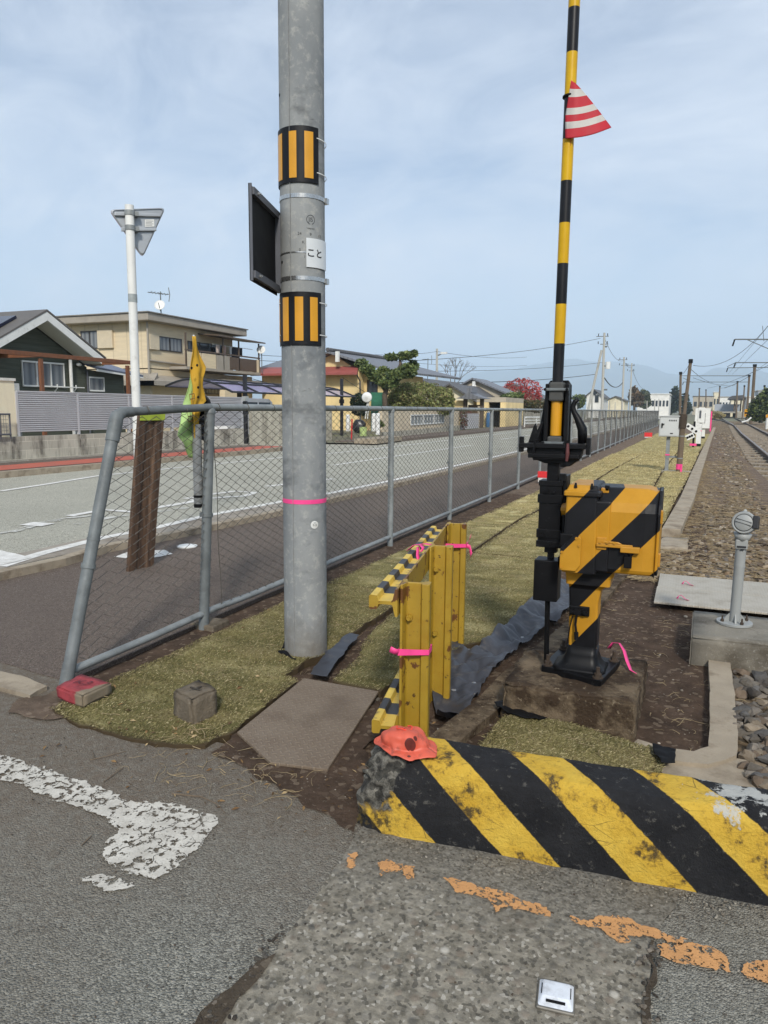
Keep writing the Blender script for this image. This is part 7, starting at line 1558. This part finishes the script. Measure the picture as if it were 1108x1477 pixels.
gr2 = thing('guard_rail', 'white tubular guard rail at the roadside below the red tree', 'guard rail', (PY(770, 610, 52).x, 52, 0)); p0, p1 = PY(757, 602, 52), PY(790, 602, 56)
for dz in (.0, -.22, -.42): part(MB().tube([p0 + Vector((0, 0, dz)), p1 + Vector((0, 0, dz))], .05 if dz else .06, 6), 'rail', M_WHITE, gr2)
for f in (0, .5, 1): c_ = p0.lerp(p1, f); part(MB().tube([c_ + Vector((0, 0, .05)), Vector((c_.x, c_.y, 0))], .05, 8), 'post', M_WHITE, gr2)
h = gable_house('white_house', 'white two-storey house with a round gable window, left of the tall utility pole', (857, 561), (843, 572), (872, 573), 130, 9, M_WHITEW, M_TILED); p = PY(858, 567, 129.9); part(MB().tube([(p.x, 129.95, p.z), (p.x, 129.8, p.z)], .32, 14), 'round_window', M_GLASS, h); p = PY(861, 575, 129.9); part(MB().box(p.x - .3, p.x + .3, 129.85, 129.95, p.z - .6, p.z + .6), 'window', M_GLASS, h)
for i, (ap, l, r, Y, m1, m2, lab) in enumerate((((888, 571), (874, 577), (904, 578), 150, M_CREAM, M_TILED, 'dark hip-roofed house right of the tall utility pole'), ((764, 566), (752, 575), (790, 577), 110, M_GREYW, M_TILED, 'dark-roofed house behind the red tree'), ((802, 570), (786, 579), (826, 579), 140, M_WHITEW, M_TILE, 'pale house with grey roof seen behind the gate arm'), ((738, 552), (725, 562), (760, 566), 120, M_GREYW, M_TILED, 'dark green-grey roof showing above the left shoulder of the red tree'))):
    gable_house('house', lab, ap, l, r, Y, 9, m1, m2)
def far_box(name, lab, cat, x0, x1, yt, Y, dep, m, roof=None, wins=0):
    t = thing(name, lab, cat, (PY((x0 + x1)/2, 592, Y).x, Y, 0)); a, c_ = PY(x0, yt, Y), PY(x1, yt, Y); bx('wall', m, t, a.x, c_.x, Y, Y + dep, 0, a.z); bx('roof', roof or M_FASCIA, t, a.x - .2, c_.x + .2, Y - .2, Y + dep + .2, a.z, a.z + .25)
    for i in range(wins):
        xx = a.x + (c_.x - a.x)*(i + .5)/wins; w_ = (c_.x - a.x)/wins*.3; bx('window', M_GLASS, t, xx - w_, xx + w_, Y - .04, Y + .02, a.z*.45, a.z*.72)
    return t
far_box('long_building', 'long low white building with a pale roof far along the road', 'building', 920, 966, 569, 210, 18, M_WHITEW, M_WHITE, 9)
far_box('factory', 'pale factory with a stepped roof beyond the station', 'building', 1000, 1030, 572, 300, 20, M_GREYW, M_TILED, 4); far_box('silo_block', 'narrow cream tower block beyond the station', 'building', 1030, 1038, 566, 320, 12, M_CREAM, M_WHITE, 2)
far_box('white_hall', 'white hall with flat roof behind the station canopy', 'building', 1038, 1060, 573, 280, 14, M_WHITEW, M_FASCIA, 5); far_box('station_house', 'cream station house behind the platform canopy', 'building', 1055, 1085, 577, 215, 9, M_CREAM, M_TILED, 4)
far_box('grey_block', 'grey multi-storey block at the right edge beyond the track', 'building', 1094, 1130, 564, 230, 12, mat('cool_grey_wall', S(168, 172, 178), .7), M_FASCIA, 4); far_box('white_shed', 'white low shed at the right edge beyond the shrub', 'building', 1078, 1140, 573, 190, 10, M_WHITEW, M_WHITE, 5)
# ================================================================== POLES AND WIRES
M_POLEC = mat('far_pole_concrete', S(176, 174, 166), .85, var=.1); M_POLEB = mat('brown_wooden_pole', S(104, 90, 74), .9, var=.25, vs=4); M_WIREB = mat('black_cable', S(60, 62, 66), .6)
def elec_pole(name, lab, foot, top, Y, r, stay=None, arms=2, group=None, m=None, lamp=None):
    a = PY(*foot, Y); t_ = PY(*top, Y); p = thing(name, lab, 'utility pole', (a.x, Y, 0), group); part(MB().tube([(a.x, Y, -.2), (t_.x, Y, t_.z)], [r, r*.7], 10), 'shaft', m or M_POLEC, p)
    for i in range(arms): z = t_.z - .5 - i*1.1; part(MB().box(t_.x - 1.1 + .6*i, t_.x + .6, Y - .06, Y + .06, z - .05, z + .05), 'cross_arm', M_GALVD, p)
    for i in range(arms):
        z = t_.z - .5 - i*1.1
        for dx in (-.8, .45): part(MB().tube([(t_.x + dx, Y, z + .05), (t_.x + dx, Y, z + .4)], .06, 6), 'insulator', M_BLACKM, p)
    if stay: q0, q1 = PY(*stay[0], Y), PY(*stay[1], Y); part(MB().tube([(q0.x, Y, max(0, q0.z)), q1], r*.8, 8), 'stay_post', m or M_POLEC, p)
    if lamp: l = PY(*lamp, Y); part(MB().tube([(t_.x, Y, l.z - .2), (l.x, Y, l.z)], .06, 6), 'lamp_arm', M_GALV, p); part(MB().box(l.x - .05, l.x + .5, Y - .15, Y + .15, l.z - .05, l.z + .12), 'lamp_head', M_WHITE, p)
    return p
ep = elec_pole('utility_pole', 'tall pale utility pole with a leaning stay post, left of the track', (868, 606), (872, 480), 110, .22, ((845, 606), (868, 505)), 2); q = PY(877, 527, 110); part(MB().tube([(q.x, 110, q.z - .5), (q.x, 110, q.z + .5)], .35, 10), 'transformer', M_WHITE, ep); 
for yy in (500, 528, 562): z = PY(868, yy, 110).z; part(MB().tube([(PY(871.5, yy, 110).x, 110, z), (PY(876, yy, 110).x, 110, z)], .12, 6), 'fitting', M_GALVD, ep)
elec_pole('utility_pole', 'pale utility pole right of the stayed pole, the nearer of the far pair', (897, 602), (900.5, 515), 150, .22, None, 2); elec_pole('utility_pole', 'pale utility pole at the right of the far pair', (908, 601), (911.5, 524), 165, .2, None, 2)
elec_pole('utility_pole', 'grey street-lamp pole above the dark tiled roofs', (630, 600), (630.5, 503), 62, .14, None, 0, None, None, (637, 510)); elec_pole('utility_pole', 'thin pale pole in front of the white house', (853, 606), (855, 562), 118, .15, None, 0)
for i, (x, yt) in enumerate(((887, 580), (879, 578), (944, 576), (933, 578), (950, 575))): elec_pole('sign_post', ['thin roadside post left of the dark hip-roofed house', 'thin white roadside post right of the tall pole', 'thin post before the middle of the long building', 'thin post before the left end of the long building', 'thin post before the right end of the long building'][i], (x, 603), (x + .5, yt), 140, .1, None, 0, 'thin far roadside posts')
cats = [('brown catenary pole left of the track, the tallest and nearest', (984, 622), (996.5, 519), 62, .15), ('short brown pole just left of the tallest catenary pole', (981, 606), (982, 537), 90, .16), ('brown catenary pole right of the track, nearest of that side', (1083, 611), (1089, 526), 98, .2), ('second catenary pole right of the track', (1077, 605), (1081, 541), 140, .2), ('slender post behind the platform shed', (1071, 601), (1074, 556), 160, .15), ('third catenary pole right of the track, by the canopy', (1062, 600), (1064, 550), 170, .2), ('far catenary pole over the platform', (1036, 598), (1038.5, 557), 220, .22), ('far catenary pole left of the platform', (1008, 598), (1009, 560), 230, .22), ('thin catenary pole at the right edge by the shrub', (1100, 606), (1103, 556), 120, .13), ('far catenary pole left of the factory', (1018, 598), (1018.5, 562), 260, .22)]
CT = {}
for i, (lab, f_, t_, Y, r_) in enumerate(cats):
    a = PY(*f_, Y); q = PY(*t_, Y); p = thing('catenary_pole', lab, 'catenary pole', (a.x, Y, 0), 'railway catenary poles'); part(MB().tube([(a.x, Y, -.2), (q.x, Y, q.z)], [r_, r_*.85], 8), 'shaft', M_POLEB, p); part(MB().tube([(q.x, Y, q.z - .25), (q.x, Y, q.z + .05)], r_*1.15, 8), 'cap', M_BLACKM, p); CT[i] = q
def beam(lab, a, b_, Y, drop=None):
    p0, p1 = PY(*a, Y), PY(*b_, Y); t = thing('catenary_beam', lab, 'catenary beam', tuple(p0), 'railway catenary beams'); part(MB().tube([p0, p1], .06, 6), 'beam', M_GALVD, t)
    if drop: part(MB().tube([PY(*drop[0], Y), PY(*drop[1], Y)], .04, 5), 'brace', M_GALVD, t)
    part(MB().tube([p0, p0 - Vector((.15, 0, .6))], .07, 6), 'insulator', M_BLACKM, t)
beam('nearest catenary beam at the right edge of the sky', (1060, 489.5), (1150, 489.5), 75, ((1078, 490), (1125, 510))); beam('second catenary beam, level with the pole tops', (1061, 523), (1150, 523), 98, ((1061, 523), (1049, 529))); beam('third catenary beam, reaching left with a brace', (1050, 530.5), (1110, 530), 120, None); beam('fourth catenary beam, spanning both sides of the track', (983, 542), (1082, 542), 140, ((985, 545), (1000, 552))); beam('farthest catenary beam, spanning above the platform', (986, 551), (1080, 551), 170, ((1064, 553), (1045, 560)))
wn = 0
def wire(lab, a, b_, sag=.0, r=.018, name='overhead_wire', grp='overhead wires'):
    p, q = Vector(a), Vector(b_); P = [p.lerp(q, t) - Vector((0, 0, 4*sag*t*(1 - t))) for t in [i/14 for i in range(15)]]
    return tag(MB().tube(P, r, 4).build(name, M_WIREB), lab, 'wire', grp)
T1, T2, T3 = PY(871.5, 486, 110), PY(900, 520, 150), PY(911, 530, 165); S1 = PY(630.5, 507, 62)
wire('power line from the tall stayed pole towards the left', PY(866, 488, 110), PY(560, 522, 62), .5, .035); wire('second power line below the top line left of the stayed pole', PY(868, 523, 110), PY(560, 535, 62), .4, .03); wire('lowest thick cable left of the stayed pole', PY(858, 540, 110), PY(640, 552, 70), .3, .05); wire('line from the lamp pole to the yellow house', S1, PY(478, 507, 38.5), .25, .018); wire('line running right from the lamp pole', S1, PY(760, 515, 90), .3, .02)
wire('drooping line from the stayed pole to the nearer far pole', T1, T2, 1.2, .03); wire('thick drooping cable between the stayed pole and the far pair', PY(872, 545, 110), PY(898, 552, 150), 1.1, .08); wire('short line between the two far pale poles', T2, T3, .5, .03); wire('line from the last pale pole to the horizon', T3, PY(930, 560, 300), 1.5, .04)
wire('faint line crossing the sky above the tiled roofs', PY(500, 512, 60), PY(760, 527, 100), .5, .02); wire('line behind the tan house towards the carport', PX(375, 512, -24), PY(470, 508, 60), .2, .02); wire('lower line behind the tan house', PX(375, 520, -24), PY(470, 514, 60), .2, .02)
cw_ = [('feeder wire sagging from the sky edge to the tallest catenary pole', PY(1108, 470, 70), PY(1000, 527, 62), 1.1, .02), ('contact wire descending from the right edge towards the platform', PY(1120, 456, 60), PY(1050, 540, 170), .0, .018), ('messenger wire beside the contact wire', PY(1120, 478, 60), PY(1056, 540, 170), .0, .018), ('contact wire over the second track', PY(1140, 500, 70), PY(1070, 545, 170), .2, .02), ('low feeder from the right edge to the third beam', PY(1140, 512, 80), PY(1020, 560, 230), .5, .03), ('wire from the tallest catenary pole to the far side', PY(997, 533, 62), PY(1028, 552, 120), .2, .02), ('wire from the fourth beam to the platform', PY(1000, 545, 140), PY(1060, 556, 220), .5, .04), ('wire running along the left poles', PY(996, 522, 62), PY(983, 540, 90), .2, .02), ('wire over the platform end', PY(1082, 542, 140), PY(1040, 560, 230), .4, .04), ('high wire right of the nearest beam', PY(1100, 470, 75), PY(1102, 492, 75), 0, .03)]
for lab, a, b_, s_, r_ in cw_: wire(lab, a, b_, s_, r_)
# ================================================================== RAILS, PLATFORM, TRACKSIDE THINGS
M_RAIL = mat('rusty_rail', S(62, 48, 40), .7, .2, var=.2, vs=5); M_RAILTOP = mat('polished_rail_head', S(138, 126, 116), .4, .5, var=.15)
rp1 = [(1.45, -6), (1.72, 5)] + [tuple(G(x, y, .05)[:2]) for x, y in ((1108, 657), (1070, 625.5), (1058, 612.5), (1046, 606), (1040, 602.5))]
rp2 = [(2.9, -6), (3.15, 5)] + [tuple(G(x, y, .05)[:2]) for x, y in ((1175, 660), (1108, 626), (1080, 612), (1060, 602.5))]
rp3 = [tuple(G(x, y, .05)[:2]) for x, y in ((1062, 615), (1046, 607.5), (1030, 604), (1016, 602))]
def rail_obj(path, lab):
    t = thing('rail', lab, 'rail', (path[0][0], path[0][1], 0), 'railway rails'); P = [Vector((a, c_, 0)) for a, c_ in path]
    for nm, w_, z0, z1, m in (('web', .08, -.14, .055, M_RAIL), ('head', .072, .055, .085, M_RAILTOP)): o = ribbon(nm, P, w_, z0, z1, m, None); o.parent = t; o.location = -Vector(t.location)
rail_obj(rp1, 'near rusty rail of the track at the right edge'); rail_obj(rp2, 'far rail of the track at the right edge'); rail_obj(rp3, 'curved switch rail branching left towards the platform')
M_SLP = mat('concrete_sleeper', S(134, 124, 110), .9, var=.2, vs=4)
slp = None
for i in range(46):
    y = 8 + i*1.2 + .012*i*i; f = lambda P: next(P[j][0] + (P[j+1][0] - P[j][0])*(y - P[j][1])/(P[j+1][1] - P[j][1]) for j in range(len(P) - 1) if P[j][1] <= y <= P[j+1][1])
    c_ = (f(rp1) + f(rp2))/2
    if slp is None: slp = MB().box(-1.2, 1.2, -.11, .11, -.16, -.035).build('sleeper', M_SLP, bevel=.02); o = slp; tag(slp, 'concrete sleeper half buried in the brown ballast between the rails', 'sleeper', 'railway sleepers')
    else: o = slp.copy(); COL.objects.link(o)
    o.location = (c_, y, 0)
pf = thing('station_platform', 'dark-edged station platform with a pale fence far down the track', 'platform', (PY(1040, 598, 190).x, 190, 0)); p0, p1 = PY(1012, 596, 200), PY(1062, 596, 185); z1 = PY(1040, 593.5, 190).z
part(MB().box(p0.x, p1.x, 185, 260, z1 - .35, z1), 'deck', M_CONC, pf); part(MB().box(p0.x, p1.x - 1.2, 185.5, 260, 0, z1 - .352), 'dark_face', M_DARKIN, pf); part(MB().box(p1.x, p1.x + 4.5, 180, 200, 0, z1 - .1), 'ramp', M_CONC, pf)
part(MB().box(p0.x + 3, p1.x + 2, 205, 205.15, z1, PY(1040, 583, 205).z), 'fence', mat('pale_blue_fence', S(158, 164, 172), .6), pf)
q0, q1 = PY(1052, 574, 195), PY(1076, 574, 195); part(MB().prism([(q0.x, 195, q0.z), (q0.x + .6, 195, q0.z + .5), (q1.x - .6, 195, q0.z + .7), (q1.x, 195, q0.z), (q1.x, 195, q0.z - .35), (q0.x, 195, q0.z - .35)], (0, 9, 0)), 'canopy', M_TILED, pf)
for x in (1060, 1069): c_ = PY(x, 580, 197).x; part(MB().box(c_ - .15, c_ + .15, 196.9, 197.2, z1, q0.z - .36), 'canopy_post', M_POLEB, pf)
st2 = thing('marker_board', 'small yellow and black marker at the platform ramp', 'marker', (PY(1077, 598, 100).x, 100, 0)); c_ = PY(1077, 595, 100); part(MB().box(c_.x - .25, c_.x + .25, 100, 100.06, c_.z - .5, c_.z + .4), 'board', M_AMBER, st2); part(MB().box(c_.x - .2, c_.x + .2, 99.97, 99.998, c_.z - .15, c_.z + .05), 'band', M_BLACKM, st2)
part(MB().tube([(c_.x, 100.03, -.1), (c_.x, 100.03, c_.z - .5)], .05, 8), 'post', M_BLACKM, st2)
p = thing('yellow_post', 'short pale post with a yellow cap at the right edge by the shrub', 'post', tuple(PY(1106, 600, 70))); c_ = PY(1107, 604, 70); part(MB().tube([(c_.x, 70, -.1), (c_.x, 70, .9)], .1, 10), 'post', M_WHITE, p); part(MB().box(c_.x - .14, c_.x + .14, 69.86, 70.14, .9, 1.15), 'cap', M_AMBER, p)
tag(MB().tube([PY(1070, 609, 66), PY(1078, 607, 66), PY(1084, 602, 66)], .07, 8).build('drain_pipe', M_WHITE), 'bent white pipe lying by the track near the right edge', 'pipe')
# equipment box and its neighbours
EB = 17.6; eb = thing('equipment_box', 'grey steel equipment box with a lever lock on a galvanised post in the turf', 'equipment box', (PY(963, 672, EB).x, EB, .03))
a, c_ = PY(950, 629.5, EB), PY(981, 601, EB); M_BOXG = mat('box_grey', S(196, 198, 196), .4, var=.05, vs=2)
part(MB().box(a.x, c_.x, EB, EB + .3, a.z, c_.z), 'cabinet', M_BOXG, eb, bevel=.006); part(MB().box(a.x - .02, c_.x + .02, EB - .03, EB + .32, c_.z, c_.z + .018), 'rain_lid', M_BOXG, eb)
part(MB().box(a.x + .018, c_.x - .018, EB - .014, EB - .001, a.z + .018, c_.z - .018), 'door', M_BOXG, eb, bevel=.004)
part(MB().box(a.x + .05, a.x + .075, EB - .04, EB - .015, a.z + .20, a.z + .30).box(a.x + .05, a.x + .11, EB - .045, EB - .03, a.z + .27, a.z + .29), 'handle', M_BLACKM, eb); part(MB().box(a.x - .01, a.x + .0, EB + .0, EB + .03, a.z + .2, a.z + .28), 'hinge', M_BLACKM, eb)
sl2 = MB()
for i in range(5): sl2.box(a.x + .20 + i*.035, a.x + .225 + i*.035, EB - .017, EB - .0145, c_.z - .105, c_.z - .07)
part(sl2, 'stencil', mat('grey_stencil', S(90, 92, 94), .7), eb); part(MB().box(a.x + .24, a.x + .30, EB - .018, EB - .0145, a.z + .06, a.z + .085), 'label_plate', M_DFRAME, eb)
pxm = PY(963.5, 640, EB).x; part(MB().box(pxm - .04, pxm + .04, EB + .1, EB + .18, -.1, a.z), 'post', M_GALV, eb, bevel=.004); part(MB().box(pxm - .047, pxm + .047, EB + .093, EB + .187, .38, .41), 'pink_band', M_PINK, eb)
part(MB().box(pxm - .1, pxm + .55, EB + .02, EB + .25, -.06, .035), 'footing', M_CONC, eb); part(MB().box(pxm + .04, PY(978, 660, EB).x + .1, EB + .12, EB + .16, .33, .37), 'tie_bar', M_GALV, eb)
wp = thing('wooden_post', 'weathered brown wooden post beside the grey equipment box, pink tape at its foot', 'post', (PY(979, 672, EB - .1).x, EB - .1, 0)); q0, q1 = PY(979.5, 672, EB - .12), PY(986, 598, EB - .12)
part(MB().tube([(q0.x, EB + .02, -.1), (q1.x, EB + .02, q1.z)], [.066, .06], 12), 'shaft', M_POLEB, wp); part(MB().tube([(q1.x - .006, EB + .02, q1.z - .30), (q1.x, EB + .02, q1.z + .01)], .085, 12), 'sleeve', mat('dark_sleeve', S(66, 56, 46), .9, var=.3, vs=12), wp)
for yy in (613, 629, 661): z = PY(983, yy, EB).z; xx = q0.x + (q1.x - q0.x)*(z - q0.z)/(q1.z - q0.z); part(MB().tube([(xx, EB + .02, z - .012), (xx, EB + .02, z + .012)], .069, 12), 'band', M_GALV, wp)
part(MB().tube([(q0.x, EB + .02, .08), (q0.x, EB + .02, .2)], .069, 12).box(q0.x + .03, q0.x + .07, EB - .06, EB - .05, -.02, .2), 'pink_band', M_PINK, wp)
for i, (x, Y, z1, lab) in enumerate(((1007, 31, 0, 'white marker post with black foot right of the equipment box, nearer one'), (1013, 40, 0, 'white marker post with a box sign, farther one'))):
    c_ = PY(x, 640, Y).x; zt = PY(x, 611 if i == 0 else 596, Y).z; t = thing('marker_post', lab, 'marker post', (c_, Y, 0), 'white trackside posts'); part(MB().box(c_ - .09, c_ + .09, Y, Y + .18, .12, zt), 'post', M_WHITE, t); part(MB().box(c_ - .1, c_ + .1, Y - .01, Y + .19, -.1, .12), 'foot', M_BLACKM, t); part(MB().box(c_ - .095, c_ + .095, Y - .005, Y + .185, .6, .64), 'pink_band', M_PINK, t)
    if i: part(MB().box(c_ - .42, c_ + .28, Y - .1, Y - .01, zt - .75, zt + .25), 'box', M_WHITE, t); part(MB().box(c_ + .02, c_ + .06, Y - .11, Y - .102, zt - .5, zt), 'mark', M_DFRAME, t); part(MB().box(c_ + .30, c_ + .36, Y - .05, Y + .02, zt - .9, zt + .1), 'pink_strip', M_PINK, t)
fx = thing('relay_box', 'white relay box hung above the nearer marker post', 'relay box', (PY(1008, 600, 33).x, 33, .5)); a, c_ = PY(1006, 610, 33), PY(1018, 588, 33); part(MB().box(a.x, c_.x, 33, 33.3, a.z, c_.z), 'case', M_WHITE, fx, bevel=.02); part(MB().box(c_.x - .22, c_.x - .15, 32.98, 33, a.z + .2, c_.z - .12), 'slot', M_FRAME, fx); part(MB().box((a.x + c_.x)/2 - .05, (a.x + c_.x)/2 + .05, 33.1, 33.2, -.1, a.z), 'post', M_GALV, fx)
arm = thing('signal_arm', 'folded white crossed warning boards with a black stand beside the marker post', 'sign', (PY(998, 645, 30).x, 30, 0))
for (x0, y0_, x1, y1_, w_) in ((990, 613, 1009, 625, .10), (990, 632, 1001, 627, .10)):
    p0, p1 = PY(x0, y0_, 30), PY(x1, y1_, 30); d = (p1 - p0).normalized(); n_ = Vector((-d.z, 0, d.x))*w_; part(MB().prism([p0 - n_, p1 - n_, p1 + n_, p0 + n_][::-1], (0, .03, 0)), 'board', M_WHITE, arm)
    for f in (.15, .45, .75): c_ = p0.lerp(p1, f); part(MB().tube([c_ + Vector((0, -.004, 0)), c_ + Vector((0, -.02, 0))], .045, 10), 'black_spot', M_BLACKM, arm)
c_ = PY(1000, 640, 30); part(MB().tube([(c_.x, 30.1, -.05), (c_.x, 30.1, 1.0)], .04, 8), 'stand', M_BLACKM, arm); part(MB().box(c_.x - .12, c_.x + .12, 30, 30.2, .08, .16), 'pink_base', M_PINK, arm)
for i, (x, y, Y, s_, lab) in enumerate(((783, 693, 14.0, .10, 'white stake with a red top by the fence, behind the gate clamp'), (935, 631, 40, .19, 'white stake with a red top by the fence, left of the equipment box'))):
    c_ = PY(x, y, Y); zt = PY(x, 680 if i == 0 else 624, Y).z; t = thing('survey_stake', lab, 'stake', (c_.x, Y, 0), 'red-topped survey stakes'); part(MB().box(c_.x - s_*.9, c_.x + s_*.9, Y, Y + .05, 0, max(.05, zt - s_*1.2)), 'stake', M_WHITE, t); part(MB().box(c_.x - s_, c_.x + s_, Y - .01, Y + .06, max(.05, zt - s_*1.2), zt), 'red_top', mat('stake_red', S(216, 44, 48), .6, var=.15, vs=30), t)
gt_ = MB(); gt_.cols = []; leaves(gt_, (PY(1025, 597, 150).x, 150, .6), (2.6, 2, .9), 500, .7, [S(176, 160, 112), S(150, 138, 100)], RF, .2); tag(gt_.build('dry_grass_clump', M_LEAF), 'tall clump of dry straw-coloured grass in front of the platform', 'grass clump')
# ================================================================== MOUNTAINS AND AIR
MT = [(-4200, 250), (-2600, 285), (-2100, 262), (-1700, 300), (-1400, 318), (-1150, 372), (-900, 392), (-620, 380), (-360, 340), (-150, 268), (0, 262), (150, 325), (300, 318), (500, 280), (1200, 330), (2600, 360), (4200, 250)]
def mt_h(x):
    for i in range(len(MT) - 1):
        if MT[i][0] <= x <= MT[i+1][0]: t = (x - MT[i][0])/(MT[i+1][0] - MT[i][0]); t = t*t*(3 - 2*t); return MT[i][1]*(1 - t) + MT[i+1][1]*t
    return 200
def mt(u, v):
    x = -4200 + 8400*u; y = 4700 + 2600*v; rid = math.sin(min(1, v/.5)*PI/2) if v < .5 else math.cos((v - .5)*PI)
    h = mt_h(x)*rid + (22*mnoise.noise(Vector((x/260, y/260, 1))) + 9*mnoise.noise(Vector((x/90, y/90, 4))))*min(1, v*4)*max(0, rid)
    return (x, y, max(-1, h - 2 if v > 0 else -1))
setting(MB().grid(mt, 300, 40).build('mountains', mat('forested_slope', S(84, 92, 78), .95, var=.3, vs=.004, spots=[(S(120, 112, 90), .006, .5, .62, .6)]), smooth=True))
if HAZE:
    hz = MB().box(-9200, 9200, -3200, 12200, -1.2, 440).build('haze', None) if False else None
    me = bpy.data.meshes.new('haze'); b = MB().box(-9200, 9200, -3200, 12200, -1.2, 440); me.from_pydata(b.v, [], b.f); hz = bpy.data.objects.new('haze', me); COL.objects.link(hz); hz['kind'] = 'stuff'
    hm = bpy.data.materials.new('haze'); hm.use_nodes = True; hm.node_tree.nodes.clear(); o1 = hm.node_tree.nodes.new('ShaderNodeOutputMaterial'); v1 = hm.node_tree.nodes.new('ShaderNodeVolumePrincipled'); v1.inputs['Density'].default_value = HAZE; v1.inputs['Color'].default_value = HAZECOL; v1.inputs['Anisotropy'].default_value = -.05
    hm.node_tree.links.new(v1.outputs[0], o1.inputs['Volume']); me.materials.append(hm)
